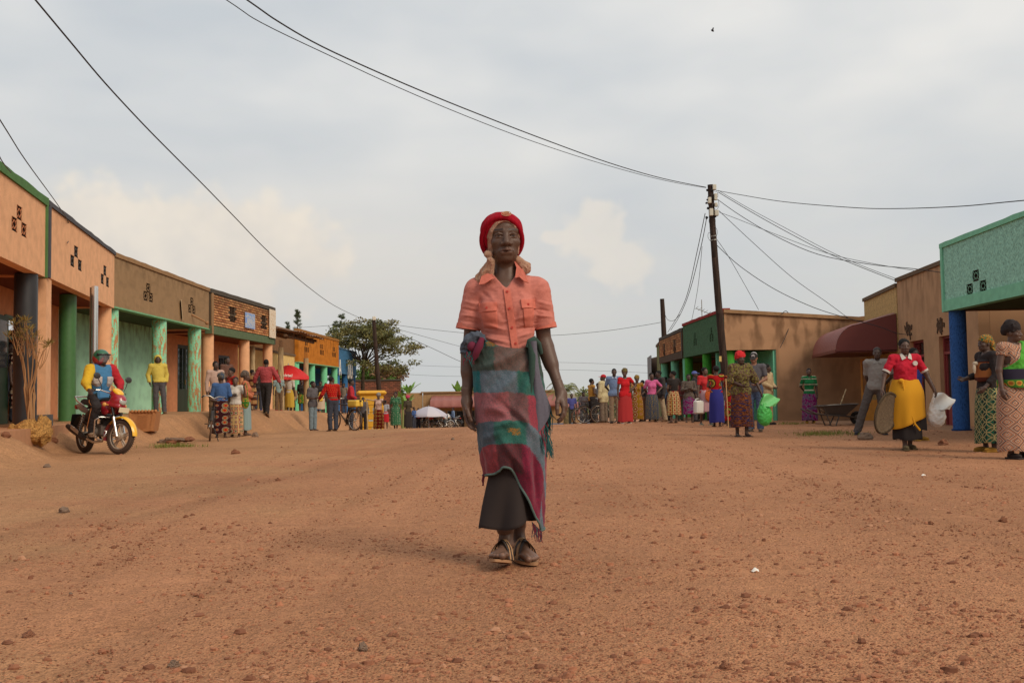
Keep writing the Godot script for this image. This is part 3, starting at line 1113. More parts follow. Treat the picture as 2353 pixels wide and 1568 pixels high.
func lettering(root:Node3D,text:String,height:float,width:float,at:Vector3,m:Material,called:String,turn:=0.0)->MeshInstance3D:
	var t:=TextMesh.new()
	var f:=SystemFont.new()
	f.font_names=PackedStringArray(["Droid Sans"])
	f.font_weight=700
	t.font=f
	t.text=text
	t.font_size=64
	t.pixel_size=0.01
	t.depth=0.01
	var o:=obj(called,t,m,root)
	var bb:=t.get_aabb()
	o.scale=Vector3(width/bb.size.x,height/bb.size.y,1.0)
	o.position=at
	o.rotation.y=turn
	return o
func faded_board()->ImageTexture:
	var n:=noise(91,6.0,3)
	return paint("faded board",96,48,func(u,v):
		var w:=smoothstep(-0.15,0.2,n.get_noise_2d(u*1.6,v)+0.35-absf(v-0.55)*0.9)
		var c:=c8(116,150,204).lerp(c8(176,178,182),w)
		if u<0.12 and absf(v-0.5)<0.2:c=c8(96,136,206)
		return c)
func white_board()->ImageTexture:
	var n:=noise(92,5.0,4)
	return paint("white board",64,96,func(u,v):
		var w:=n.get_noise_2d(u,v*1.5)
		var c:=c8(214,200,178).lerp(c8(186,150,116),smoothstep(0.2,0.5,w))
		if absf(w+0.32)<0.02:c=c8(120,112,100)
		return c)
func brick_skin(root:Node3D,x0:float,x1:float,y0:float,y1:float,keep:Array,w:float,base:float,run:=0.30,course:=0.086)->void:
	var rng:=RandomNumberGenerator.new()
	rng.seed=77
	var m:=MB.new()
	var y:=y0
	var row:=0
	while y+course<=y1+0.02:
		var x:=x0 -(0.5*run if row%2 else 0.0)
		while x<x1:
			var e0:=maxf(x,x0)
			var e1:=minf(x+run,x1)
			var cx:=(e0+e1)/2
			var cy:=y+course/2
			var skip:=false
			for k in keep:
				if cx>k[0]*w-0.16 and cx<k[1]*w+0.16 and cy+base>k[2]- 0.0 and cy+base<k[3]:
					skip=true
			if not skip and e1-e0>0.05:
				var t:=rng.randf()
				var top:=clampf((cy-y1+0.75)/0.75,0,1)*rng.randf_range(0.3,1.0)
				var c:=c8(212,150,98).lerp(c8(142,84,58),t).lerp(c8(216,170,118),0.5*rng.randf()).lerp(c8(120,92,64),top*0.75).srgb_to_linear()
				m.col=Color(c.r,c.g,c.b)
				m.box(Vector3(cx,cy,0.012),Vector3(e1-e0-0.06,course-0.028,0.036+rng.randf()*0.008))
			x+=run
		y+=course
		row+=1
	stuff(obj("bricks",m,mat("fired brick",Color.WHITE,0.9,{"vcol":true,"spec":0.25}),root))
func make_right_buildings()->void:
	var floor_m:=plaster("concrete apron",c8(150,112,84))
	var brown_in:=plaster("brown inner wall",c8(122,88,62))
	var mintr:=plaster("mint roughcast",c8(160,212,190),true)
	var mint_smooth:=plaster("mint band",c8(132,198,164))
	var bluep:=plaster("royal blue pillar",c8(56,98,160),true)
	var r1:=shop({"name":"mint_shop","label":"mint roughcast shop front on blue pillars at the right edge","a":Vector2(9.36,-21.5),"b":Vector2(9.0,-14.4),"y0":-0.30,"yb":2.44,"yt":3.92,
		"wall":mintr,"cap":mint_smooth,"cap_h":0.12,"vent_wide":1.4,"vents":[[0.245,3.02],[0.20,2.78],[0.29,2.78],[0.75,3.02],[0.7,2.78],[0.8,2.78]],"vent_mat":plaster("mint vent",c8(118,160,136)),
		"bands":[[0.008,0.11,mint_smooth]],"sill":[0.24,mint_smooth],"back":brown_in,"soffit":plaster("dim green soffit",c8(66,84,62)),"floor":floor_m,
		"posts":[[0.036,0.17,bluep],[0.60,0.17,bluep]],"foot":plaster("dark blue foot",c8(36,62,104)),"porch":2.0,"open_left":true,
		"backs":[[0.0,1.0,brown_in,[[4.0,0.0,1.0,2.1]]]]})
	var yd:=MB.new()
	yd.box(Vector3(4.06,1.05,-2.0),Vector3(0.08,2.1,0.12))
	yd.box(Vector3(4.94,1.05,-2.0),Vector3(0.08,2.1,0.12))
	yd.box(Vector3(4.5,2.06,-2.0),Vector3(0.8,0.08,0.12))
	obj("door_frame",yd,gloss("lime paint",c8(150,166,40),0.5),r1)
	var tan_w:=weathered("tan render",c8(188,148,112),1,Vector3(0.2,0.95,1))
	var t_a:=Vector2(11.25,-28.9)
	var t_b:=Vector2(10.62,-22.6)
	var tan_house:=plain_house("tan_house","tan rendered house with two red and glass doors",t_a,t_b,-0.25,3.92,6.0,tan_w,plaster("tan coping",c8(112,92,72)),[[1.05,0.0,1.25,2.35],[3.55,0.0,1.35,2.35]],tan_w)
	var redp:=gloss("maroon paint",c8(136,52,50),0.5)
	for k in 2:
		red_door(tan_house,[1.05,3.55][k],[1.25,1.35][k],2.35,redp)
	var hole:=mat("broken plaster",c8(82,60,42),0.95)
	var rng:=RandomNumberGenerator.new()
	rng.seed=3
	for k in 2:
		var hm:=MB.new()
		for i in 30:
			var q:=Vector3([0.95,3.75][k]+rng.randfn(0,0.17),2.72+rng.randfn(0,0.09)- 0.12*k,0.008)
			hm.box(q,Vector3(rng.randf_range(0.03,0.12),rng.randf_range(0.04,0.16),0.012+rng.randf()*0.014),Basis(Vector3(0,0,1),rng.randf_range(-0.5,0.5)))
		obj("broken_patch",hm,hole,tan_house)
	var yel:=plaster("yellow roughcast",c8(206,170,112),true)
	var y_house:=plain_house("yellow_house","pale yellow house with orange door under curved red awning",Vector2(11.98,-33.7),Vector2(11.26,-28.98),-0.25,3.78,6.0,yel,plaster("tan coping",c8(112,92,72)),[[2.3,0.0,1.2,2.0],[2.3,2.12,1.25,0.4]],yel)
	var orp:=gloss("orange gloss paint",c8(214,142,34),0.45)
	metal_door(y_house,2.3,1.2,2.0,-0.12,orp,mat("dark glass",c8(22,24,24),0.15))
	var ol:=MB.new()
	var ob:=Basis(Vector3.UP,1.15)
	for q in [[Vector3(0.03,1.0,0),Vector3(0.06,2.0,0.05)],[Vector3(0.57,1.0,0),Vector3(0.06,2.0,0.05)],[Vector3(0.3,1.97,0),Vector3(0.48,0.06,0.05)],[Vector3(0.3,0.9,0),Vector3(0.48,0.06,0.05)],[Vector3(0.3,0.35,0),Vector3(0.48,0.7,0.03)],[Vector3(0.3,1.4,0),Vector3(0.03,1.0,0.03)]]:
		ol.box(Vector3(2.3,0,0.02)+ob*Vector3(-q[0].x,q[0].y,-0.0)*Vector3(1,1,1),q[1],ob)
	obj("door",ol,orp,y_house)
	var lv:=MB.new()
	for k in 7:
		lv.box(Vector3(3.2,2.15+k*0.055,-0.08),Vector3(0.65,0.012,0.06),Basis(Vector3(1,0,0),0.6))
	obj("louvre",lv,gloss("brown louvre",c8(120,84,48)),y_house)
	red_awning(y_house,0.12,4.70,2.18,3.25,1.75)
	var greenr:=mat("green roughcast",c8(66,106,72),0.9,{"tex":texs["roughcast"],"bump":texs["roughcast bump"],"depth":2.0,"tri":0.5,"world":true})
	var side_m:=weathered("weathered side wall",c8(180,140,106),2,Vector3(0.13,0.8,1))
	var green_p:=plaster("bright green pillar",c8(76,160,60))
	var mint_in:=plaster("mint side",c8(120,196,160))
	var red_trim:=plaster("red trim",c8(150,52,50))
	var r3:=shop({"name":"green_shop","label":"dark green corner shop with red coping and bright green pillars","a":Vector2(7.2,-41.8),"b":Vector2(7.3,-34.2),"y0":-0.27,"yb":2.22,"yt":3.65,
		"wall":greenr,"cap":red_trim,"cap_h":0.13,"vents":[[0.335,2.98],[0.31,2.74],[0.36,2.74],[0.735,2.98],[0.71,2.74],[0.76,2.74]],"vsize":0.23,"vent_mat":plaster("green vent",c8(70,104,74)),
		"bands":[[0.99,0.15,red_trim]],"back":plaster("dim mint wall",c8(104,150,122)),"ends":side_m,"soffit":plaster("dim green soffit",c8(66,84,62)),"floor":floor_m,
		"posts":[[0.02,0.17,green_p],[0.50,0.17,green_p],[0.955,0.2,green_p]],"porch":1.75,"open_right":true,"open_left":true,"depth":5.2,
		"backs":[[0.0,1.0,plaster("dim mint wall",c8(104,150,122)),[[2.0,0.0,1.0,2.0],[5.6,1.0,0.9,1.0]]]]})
	var sp:=MB.new()
	var len:=5.1
	panel(sp,len,3.73,0.2,[Rect2(-0.1,-0.1,1.86,2.55)],Vector3.ZERO)
	for q in sp.P.size():
		if sp.P[q].y>3.0:
			sp.P[q].y-=0.35*sp.P[q].x/len
	var so:=obj("side_wall",sp,side_m,r3)
	var sx:=Transform3D(Basis(Vector3(0,0,-1),Vector3.UP,Vector3(1,0,0)),Vector3(7.62,0.02,-0.02))
	so.transform=sx
	var sc:=MB.new()
	sc.box(Vector3(len/2,3.62,-0.08),Vector3(len+0.05,0.12,0.3),Basis(Vector3(0,0,1),-0.07))
	var sco:=obj("coping",sc,plaster("tan coping2",c8(158,124,90)),r3)
	sco.transform=sx
	var mw:=MB.new()
	mw.box(Vector3(1.72,1.22,-1.0),Vector3(0.12,2.44,1.9))
	mw.box(Vector3(0.9,1.22,-1.9),Vector3(1.6,2.44,0.1))
	var mwo:=obj("porch_wall",mw,mint_in,r3)
	mwo.transform=sx
	var wn:=MB.new()
	wn.box(Vector3(1.05,1.62,-1.83),Vector3(0.75,0.8,0.06))
	var wno:=obj("window",wn,mat("dark glass",c8(22,24,24),0.15),r3)
	wno.transform=sx
	for k in 5:
		var bar:=MB.new()
		bar.cyl(Vector3(0.75+0.15*k,1.22,-1.78),Vector3(0.75+0.15*k,2.02,-1.78),0.012,0.012,6)
		var bo:=obj("bar",bar,gloss("iron black",c8(40,36,34),0.5),r3)
		bo.transform=sx
	var r4:=shop({"name":"small_brick_shop","label":"small brick fronted shop on mint pillars beside the green shop","a":Vector2(7.42,-50.0),"b":Vector2(7.2,-41.95),"y0":-0.42,"yb":2.22,"yt":3.5,
		"wall":mortar_light(),"cap":plaster("brown black coping",c8(82,76,68)),"cap_h":0.16,"vsize":0.26,"vent_mat":plaster("sooty vent",c8(78,54,40)),
		"vents":[[0.24,2.95],[0.24,2.66],[0.20,2.66],[0.28,2.66],[0.70,2.95],[0.70,2.66],[0.66,2.66],[0.74,2.66]],"bands":[[0.985,0.22,plaster("brown black coping",c8(82,76,68))],[0.01,0.14,plaster("brown black coping",c8(82,76,68))]],
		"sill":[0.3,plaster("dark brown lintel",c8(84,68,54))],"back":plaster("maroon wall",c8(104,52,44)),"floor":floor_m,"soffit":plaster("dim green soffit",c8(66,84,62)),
		"posts":[[0.03,0.19,mint_in],[0.5,0.19,mint_in],[0.97,0.2,mint_in]],"open_left":true,"open_right":true,
		"backs":[[0.0,1.0,plaster("maroon wall",c8(104,52,44)),[[3.0,0.0,1.2,2.0]]]]})
	brick_skin(r4,0.1,7.8,2.22+0.42+0.31,3.5+0.42-0.17,[[0.20,0.28,2.5,3.1],[0.66,0.74,2.5,3.1]],8.05,-0.42,0.3,0.1)
	plain_house("olive_house","narrow olive rendered house end beyond the brick shop",Vector2(7.85,-54.0),Vector2(7.45,-50.1),-0.9,3.25,5.0,plaster("olive render",c8(122,124,80)),plaster("tan coping",c8(112,92,72)),[],plaster("olive render",c8(122,124,80)))
	var cf:=thing("sheet_metal_shack","grey corrugated sheet metal shack at the far end of the right row","shack",Vector3(7.9,-1.1,-58.0))
	var sh:=MB.new()
	var rows:=[[],[]]
	for i in 41:
		var f:=i/40.0
		for j in 2:
			rows[j].append(Vector3(-0.35*f+0.02*sin(i*2.2),3.9*(1-j),3.9*f)+Vector3(0.02*sin(i*2.2),0,0))
	sh.grid(rows)
	obj("sheet_wall",sh,mat("grey zinc",c8(150,150,150),0.5,{"metal":0.4}),cf)
	var sb2:=MB.new()
	sb2.box(Vector3(1.6,1.95,1.9),Vector3(3.0,3.8,3.6))
	obj("wall",sb2,mat("old boards",c8(112,86,66),0.9),cf)
func mortar_light()->Material:
	return plaster("brown mortar",c8(112,86,64))
func plain_house(called:String,label:String,a:Vector2,b:Vector2,y0:float,yt:float,depth:float,wall:Material,cap:Material,holes:Array,side:Material)->Node3D:
	var along:=Vector3(b.x-a.x,0,b.y-a.y)
	var w:=along.length()
	var root:=thing(called,label,"house",Vector3(a.x,y0,a.y))
	root.basis=Basis(along.normalized(),Vector3.UP,along.normalized().cross(Vector3.UP))
	var h:=yt-y0
	var rr:=[]
	for q in holes:
		rr.append(Rect2(q[0],q[1],q[2],q[3]))
	var m:=MB.new()
	panel(m,w,h,0.25,rr)
	obj("wall",m,wall,root)
	for e in [0.0,1.0]:
		var s:=MB.new()
		s.box(Vector3(0.125 if e==0.0 else w-0.125,h/2-0.003,-depth/2-0.13),Vector3(0.25,h,depth-0.25))
		obj("wall",s,side,root)
	var bk:=MB.new()
	bk.box(Vector3(w/2,h/2-0.3,-depth),Vector3(w-0.02,h-0.6,0.2))
	obj("wall",bk,side,root)
	var c:=MB.new()
	c.box(Vector3(w/2,h+0.03,-0.12),Vector3(w+0.08,0.11,0.34))
	obj("coping",c,cap,root)
	var rm:=MB.new()
	rm.box(Vector3(w/2,h-0.45,-depth/2-0.12),Vector3(w-0.5,0.05,depth),Basis(Vector3(1,0,0),0.07))
	obj("roof",rm,mat("rusty sheet",c8(120,92,74),0.7),root)
	var f:=MB.new()
	f.box(Vector3(w/2,-0.25,-depth/2+0.7),Vector3(w+0.05,0.6,depth+1.3))
	obj("floor",f,plaster("concrete apron",c8(150,112,84)),root)
	return root
func red_door(root:Node3D,x:float,w:float,h:float,m:Material)->void:
	var z:=-0.16
	var glass:=mat("reflecting glass",c8(40,46,44),0.08,{"spec":0.6})
	var f:=MB.new()
	f.box(Vector3(x+0.04,h/2,z),Vector3(0.08,h,0.12))
	f.box(Vector3(x+w-0.04,h/2,z),Vector3(0.08,h,0.12))
	f.box(Vector3(x+w/2,h-0.03,z),Vector3(w-0.16,0.06,0.12))
	f.box(Vector3(x+w/2,h-0.42,z),Vector3(w-0.16,0.07,0.12))
	obj("door_frame",f,m,root)
	var lv:=MB.new()
	for k in 6:
		lv.box(Vector3(x+0.08+w*0.15,h-0.34+k*0.048,z),Vector3(w*0.28,0.012,0.06),Basis(Vector3(1,0,0),0.6))
	obj("louvre",lv,m,root)
	var tp:=MB.new()
	tp.box(Vector3(x+w*0.66,h-0.225,z-0.01),Vector3(w*0.52,0.32,0.012))
	obj("pane",tp,glass,root)
	for k in 2:
		var lw:=(w-0.18)*(0.4 if k==0 else 0.6)
		var lx:=x+0.09+(0.0 if k==0 else(w-0.18)*0.4)
		var d:=MB.new()
		d.box(Vector3(lx+lw/2,0.36,z),Vector3(lw-0.02,0.7,0.05))
		d.box(Vector3(lx+0.035,1.32,z),Vector3(0.06,h-1.2,0.055))
		d.box(Vector3(lx+lw-0.035,1.32,z),Vector3(0.06,h-1.2,0.055))
		var leaf:=obj("door",d,m,root)
		var g:=MB.new()
		g.box(Vector3(lx+lw/2,1.3,z-0.01),Vector3(lw-0.12,h-1.2,0.012))
		obj("pane",g,glass,leaf)
		if k==1:
			var hm:=MB.new()
			hm.cbox(Vector3(lx+0.03,1.0,z+0.045),Vector3(0.035,0.22,0.03),0.006)
			obj("handle",hm,mat("brass",c8(165,130,70),0.4,{"metal":0.7}),leaf)
func red_awning(root:Node3D,x0:float,x1:float,yb:float,yt:float,out:float)->void:
	var m:=mat("dull red sheet",c8(142,86,76),0.6,{"spec":0.5})
	var prof:=[]
	for i in 15:
		var t:=i/14.0
		if t<0.4:
			prof.append(Vector2(0.02+(out*0.62)*t/0.4,yt-0.30*t/0.4))
		else:
			var a:=(t-0.4)/0.6*PI/2
			prof.append(Vector2(out*0.62+sin(a)*out*0.38,yb+(yt-0.30-yb)*cos(a)))
	var rows:=[]
	var n:=88
	for p in prof:
		var row:=[]
		for i in n+1:
			var f:=i/float(n)
			var rib:=0.03*pow(absf(sin(f*PI*15.0)),5.0)
			row.append(Vector3(x0+(x1-x0)*f,p.y+rib,p.x+rib))
		rows.append(row)
	var s:=MB.new()
	s.grid(rows)
	var aw:=obj("awning",s,m,root)
	for e in [x0,x1]:
		var poly:=[Vector2(0.02,yb)]
		for i in range(prof.size()- 1,-1,-1):
			poly.append(prof[i]- Vector2(0.004,0.012))
		var k:=MB.new()
		k.prism(poly,0.02,Transform3D(Basis(Vector3(0,0,1),Vector3(0,1,0),Vector3(-1,0,0)),Vector3(e+(0.0 if e==x0 else 0.02),0,0)))
		obj("side_panel",k,mat("dark red sheet",c8(112,58,52),0.55),aw)
	var g:=MB.new()
	g.box(Vector3((x0+x1)/2,yb-0.01,out),Vector3(x1-x0,0.09,0.05))
	g.box(Vector3((x0+x1)/2,yb-0.035,out*0.5),Vector3(x1-x0-0.04,0.03,out))
	obj("gutter",g,mat("dark red sheet",c8(112,58,52),0.55),aw)
func make_far_buildings()->void:
	var tanw:=plaster("far tan wall",c8(168,136,98))
	var h:=thing("far_tan_building","low tan building with red curved porch roof beyond the crest of the road","building",Vector3(-12.3,-2.7,-90))
	var m:=MB.new()
	panel(m,13.0,3.75,0.3,[Rect2(2.2,0.0,1.5,2.1),Rect2(4.1,0.9,1.0,1.2),Rect2(5.9,0.0,1.3,2.3),Rect2(8.0,0.6,1.4,1.7)],Vector3(4.2,0,0))
	panel(m,8.0,3.75,0.3,[],Vector3(-3.9,0,-0.02))
	obj("wall",m,tanw,h)
	var b:=MB.new()
	b.box(Vector3(10.6,1.8,-4.0),Vector3(13.0,3.5,6.0))
	b.box(Vector3(10.6,3.78,-0.1),Vector3(13.2,0.12,0.5))
	obj("roof",b,plaster("far coping",c8(150,122,86)),h)
	for w in [[4.4+2.0,1.05,1.5,2.1],[4.2+4.1,1.5,1.0,1.2],[4.2+5.9,1.15,1.3,2.3],[4.2+8.0,1.45,1.4,1.7]]:
		var f:=MB.new()
		for k in 3:
			f.box(Vector3(w[0]+w[2]*k/2.0,w[1],-0.2),Vector3(0.07,w[3],0.08))
		for k in 3:
			f.box(Vector3(w[0]+w[2]/2,w[1]+w[3]*(k-1)/2.0*0.96,-0.2),Vector3(w[2],0.06,0.08))
		var wf:=obj("window",f,mat("grey frames",c8(112,116,110),0.6),h)
		var p:=MB.new()
		p.box(Vector3(w[0]+w[2]/2,w[1],-0.27),Vector3(w[2],w[3],0.02))
		obj("pane",p,mat("dark glass",c8(22,24,24),0.15),wf)
	var aw:=Node3D.new()
	aw.name="porch_roof"
	h.add_child(aw)
	red_awning(h,5.0,16.5,2.45,3.45,2.2)
	h.remove_child(aw)
	aw.queue_free()
	var k:=thing("far_red_roof_house","low house with red roof behind the palm","house",Vector3(3.1,-3.7,-105))
	var km:=MB.new()
	km.box(Vector3(1.2,1.5,-1.5),Vector3(5.4,3.0,3.0))
	obj("wall",km,plaster("far tan wall",c8(168,136,98)),k)
	red_awning(k,-1.6,4.0,2.4,3.6,1.4)
	var d:=MB.new()
	d.box(Vector3(0.6,1.1,0.01),Vector3(1.0,2.0,0.06))
	obj("door",d,mat("old boards",c8(112,86,66),0.9),k)
	var cw:=thing("painted_kerb_wall","low blue and yellow painted kerb wall across the road's far end","wall",Vector3(0.0,-1.75,-62))
	var c1:=MB.new()
	c1.box(Vector3(3.5,0.28,0),Vector3(9.0,0.56,0.35))
	obj("base",c1,plaster("kerb yellow",c8(204,152,66)),cw)
	for i in 6:
		var c2:=MB.new()
		c2.box(Vector3(-0.3+i*1.5,0.63,0),Vector3(1.42,0.14,0.4))
		obj("block",c2,plaster("kerb blue",c8(72,116,150)),cw)
	var bw:=thing("brick_yard_wall","red brick yard wall under the trees beyond the blue shop","wall",Vector3(-12.2,-1.2,-78))
	var bm:=MB.new()
	bm.box(Vector3(0.7,1.6,-0.2),Vector3(5.4,3.2,0.3))
	obj("core",bm,plaster("brown mortar",c8(112,86,64)),bw)
	var rng:=RandomNumberGenerator.new()
	rng.seed=12
	var bk:=MB.new()
	for r in 26:
		for i in 18:
			var c:=c8(156,98,76).lerp(c8(112,76,62),rng.randf()).srgb_to_linear()
			bk.col=Color(c.r,c.g,c.b)
			bk.box(Vector3(-1.95+i*0.3+(0.15 if r%2 else 0.0),0.06+r*0.12,-0.04),Vector3(0.26,0.09,0.07))
	stuff(obj("bricks",bk,mat("fired brick",Color.WHITE,0.9,{"vcol":true}),bw))
	var cp:=MB.new()
	cp.box(Vector3(0.7,3.26,-0.18),Vector3(5.6,0.12,0.45))
	obj("coping",cp,plaster("brown black coping",c8(82,76,68)),bw)

func leaf(m:MB,p:Vector3,d:Vector3,side:Vector3,l:float,w:float)->void:
	var n:=side.cross(d).normalized()
	var s:=m.P.size()
	var mid:=p+d*l*0.5
	for q in [p,mid+side*w+n*w*0.3,p+d*l,mid-side*w+n*w*0.3]:
		m.v(q,n)
	m.tri(s,s+2,s+1)
	m.tri(s,s+3,s+2)
func rnd_dir(rng:RandomNumberGenerator)->Vector3:
	var v:=Vector3(rng.randfn(),rng.randfn(),rng.randfn())
	return v.normalized()if v.length()>0.01 else Vector3.UP
func leaf_cloud(m:MB,rng:RandomNumberGenerator,c:Vector3,r:Vector3,n:int,l:float,w:float,col:Color,vary:=0.3,droop:=0.0)->void:
	for i in n:
		var q:=rnd_dir(rng)*pow(rng.randf(),0.45)
		var d:=rnd_dir(rng)
		d.y=d.y*0.6-droop
		d=d.normalized()
		var s:=d.cross(rnd_dir(rng)).normalized()
		var k:=1.0+rng.randf_range(-vary,vary)
		m.col=Color(col.r*k,col.g*k,col.b*k)
		leaf(m,c+q*r,d,s,l*rng.randf_range(0.7,1.3),w*rng.randf_range(0.7,1.2))
	m.col=Color.WHITE
func leaf_mat(key:String)->StandardMaterial3D:
	return mat(key,Color.WHITE,0.6,{"vcol":true,"back":Color(0.35,0.4,0.2),"spec":0.3})
func limb(m:MB,a:Vector3,b:Vector3,r0:float,r1:float,rng:RandomNumberGenerator,bend:=0.08)->void:
	var pts:=[]
	var rr:=[]
	var off:=rnd_dir(rng)*a.distance_to(b)*bend
	for i in 6:
		var t:=i/5.0
		pts.append(a.lerp(b,t)+off*sin(t*PI))
		rr.append(lerpf(r0,r1,t))
	m.tube(pts,rr,7)
func make_trees()->void:
	var rng:=RandomNumberGenerator.new()
	rng.seed=101
	var bark:=mat("bark",c8(96,82,66),0.95,{"tex":texs["grain"],"tri":1.5})
	var lm:=leaf_mat("leaves")
	var base:=pt(834,925,68)
	base.y=ground(base.x,base.z)
	var t:=thing("flat_topped_tree","slender flat topped tree with open feathery crown behind the utility pole","tree",base)
	var tr:=MB.new()
	var up:=func(px:float,py:float,d:float)->Vector3:return pt(px,py,d)- base
	var fork:Vector3=up.call(835,838,68)
	limb(tr,Vector3(0,-0.2,0),fork,0.16,0.10,rng,0.02)
	var crown:=MB.new()
	var tips:=[]
	for q in [[792,782,68],[778,772,66.5],[812,780,68.5],[845,772,67],[868,785,69],[892,800,68],[915,805,69.5],[925,790,68],[905,768,67],[880,752,68.5],[850,748,69],[822,752,67],[795,765,69],[778,785,68],[905,838,68],[918,850,68.5],[835,756,67],[842,764,68.4],[825,835,66],[860,745,67],[835,790,67],[855,800,70],[808,812,70],[770,800,69],[830,765,69],[896,780,70],[872,765,67]]:
		tips.append(up.call(q[0],q[1],q[2]))
	for tip in tips:
		var mid:Vector3=fork.lerp(tip,0.45)+Vector3(0,-0.1,0)
		limb(tr,fork,mid,0.06,0.035,rng,0.12)
		limb(tr,mid,tip,0.035,0.012,rng,0.15)
		for k in 5:
			var c:Vector3=tip+Vector3(rng.randfn(0,0.62),rng.randfn(0,0.2),rng.randfn(0,0.62))
			leaf_cloud(crown,rng,c,Vector3(0.6,0.24,0.6),78,0.19,0.05,c8(98,104,66).lerp(c8(126,116,72),rng.randf()).srgb_to_linear(),0.35,0.3)
	obj("trunk",tr,bark,t)
	stuff(obj("crown",crown,lm,t))
	for q in [[868,868,88,2.6,1.5,"broad green tree crown over the brick yard wall, right of the pole",0],[800,872,92,2.4,1.3,"broad dark tree crown behind the blue shop's end",1],[905,905,84,0.8,1.5,"lower green bush at the right end of the brick yard wall",0],[892,862,87,1.4,0.9,"dry brownish bush over the brick yard wall",2]]:
		var b2:=pt(q[0],930,q[2])
		b2.y=ground(b2.x,b2.z)
		var tt:=thing("broad_tree",q[5],"tree",b2,0.0,"trees behind the brick yard wall")
		var c0:=pt(q[0],q[1],q[2])- b2
		var tm:=MB.new()
		limb(tm,Vector3(0,-0.2,0),c0+Vector3(0,-0.4,0),0.22,0.12,rng)
		for k in 5:
			limb(tm,c0*0.7,c0+Vector3(rng.randfn(0,q[3]*0.5),rng.randf()*q[4]*0.5,rng.randfn(0,0.8)),0.08,0.02,rng)
		obj("trunk",tm,bark,tt)
		var cr:=MB.new()
		for k in 34:
			var o:=rnd_dir(rng)*rng.randf_range(0.35,0.95)*Vector3(q[3],q[4],q[3]*0.8)
			var col:=[c8(84,112,52),c8(70,92,56),c8(120,92,66)][q[6]]as Color
			leaf_cloud(cr,rng,c0+o,Vector3(0.55,0.42,0.55),70,0.24,0.08,col.lerp(c8(112,136,62),rng.randf()*0.5*(0.0 if q[6]==2 else 1.0)).srgb_to_linear(),0.35)
		stuff(obj("crown",cr,lm,tt))
	for q in [[683,716,805,92,0.75,"small dark conifer rising over the ochre shop's roof"],[784,726,900,96,1.4,"tall ragged conifer behind the blue shop, nearest the flat topped tree"],[770,742,900,100,0.9,"narrow conifer behind the blue shop, left of the ragged one"],[660,744,800,90,0.4,"spindly conifer tip over the lean-to roof"]]:
		var b3:=pt(q[0],925,q[3])
		b3.y=ground(b3.x,b3.z)
		var tt:=thing("conifer",q[5],"tree",b3,0.0,"conifers behind the left row")
		var top:=pt(q[0],q[1],q[3])- b3
		var tm:=MB.new()
		limb(tm,Vector3(0,-0.2,0),top,0.16,0.02,rng,0.0)
		obj("trunk",tm,bark,tt)
		var cr:=MB.new()
		var y0:float=top.y -(925-q[1])*0.55/F*q[3]
		for k in 80:
			var f:=rng.randf()
			var y:=lerpf(y0,top.y,f)
			var a:=rng.randf()*TAU
			var rr:float=q[4]*(1.0-f*0.9)*rng.randf_range(0.5,1.15)
			var e:=Vector3(cos(a)*rr,y+rr*0.7,sin(a)*rr)
			for j in 24:
				var g:=rng.randf_range(0.25,1.05)
				var kk:=rng.randf_range(0.7,1.25)
				var col:=c8(92,104,78).srgb_to_linear()*kk
				cr.col=Color(col.r,col.g,col.b)
				var p:=Vector3(top.x,y,top.z).lerp(e+Vector3(top.x,0,top.z),g)
				leaf(cr,p,(rnd_dir(rng)+Vector3(cos(a),1.3,sin(a))).normalized(),rnd_dir(rng),0.34,0.018)
		stuff(obj("crown",cr,lm,tt))
	for q in [[938,905,96,"pair of banana leaves standing over the tan building's left end"],[1052,903,98,"banana plant leaves over the tan building's roof beside the walking woman"],[925,940,72,"broad banana plant low beside the tan building"]]:
		var b4:=pt(q[0],940,q[2])
		b4.y=ground(b4.x,b4.z)
		var tt:=thing("banana_plant",q[3],"plant",b4,0.0,"banana plants")
		var crown_y:=(pt(q[0],q[1],q[2])- b4).y
		var st:=MB.new()
		st.tube([Vector3(0,-0.1,0),Vector3(0.03,crown_y*0.6,0),Vector3(0,crown_y,0)],[0.16,0.13,0.07],8)
		obj("stem",st,mat("banana stem",c8(128,132,80),0.7),tt)
		for k in 7:
			var az:=TAU*k/7.0+rng.randf()
			var lm2:=MB.new()
			var rows:=[]
			var ll:=rng.randf_range(1.1,1.7)
			var lean:=rng.randf_range(0.25,0.9)
			for i in 9:
				var f:=i/8.0
				var c:=Vector3(cos(az)*ll*f*lean,crown_y+ll*(f-0.5*lean*f*f),sin(az)*ll*f*lean)
				var w:=0.27*sin(PI*clampf(f*0.9+0.08,0,1))*(1.0 if i%3 else 0.7)
				var sd:=Vector3(-sin(az),0,cos(az))*w
				rows.append([c-sd+Vector3(0,-0.05,0),c,c+sd+Vector3(0,-0.05,0)])
			lm2.grid(rows)
			obj("leaf",lm2,mat("banana leaf",c8(116,150,72),0.5,{"back":Color(0.3,0.4,0.1)}),tt)
	var pb:=pt(1300,985,58)
	pb.y=ground(pb.x,pb.z)
	var palm:=thing("palm_tree","small feather palm beyond the road's crest beside the walking woman's hand","palm",pb)
	var ph:=(pt(1297,900,58)- pb).y
	var pm:=MB.new()
	pm.tube([Vector3(0,-0.2,0),Vector3(0.05,ph*0.5,0),Vector3(-0.05,ph,0)],[0.17,0.14,0.12],10)
	obj("trunk",pm,mat("palm trunk",c8(150,132,92),0.9,{"tex":texs["grain"],"tri":2.0}),palm)
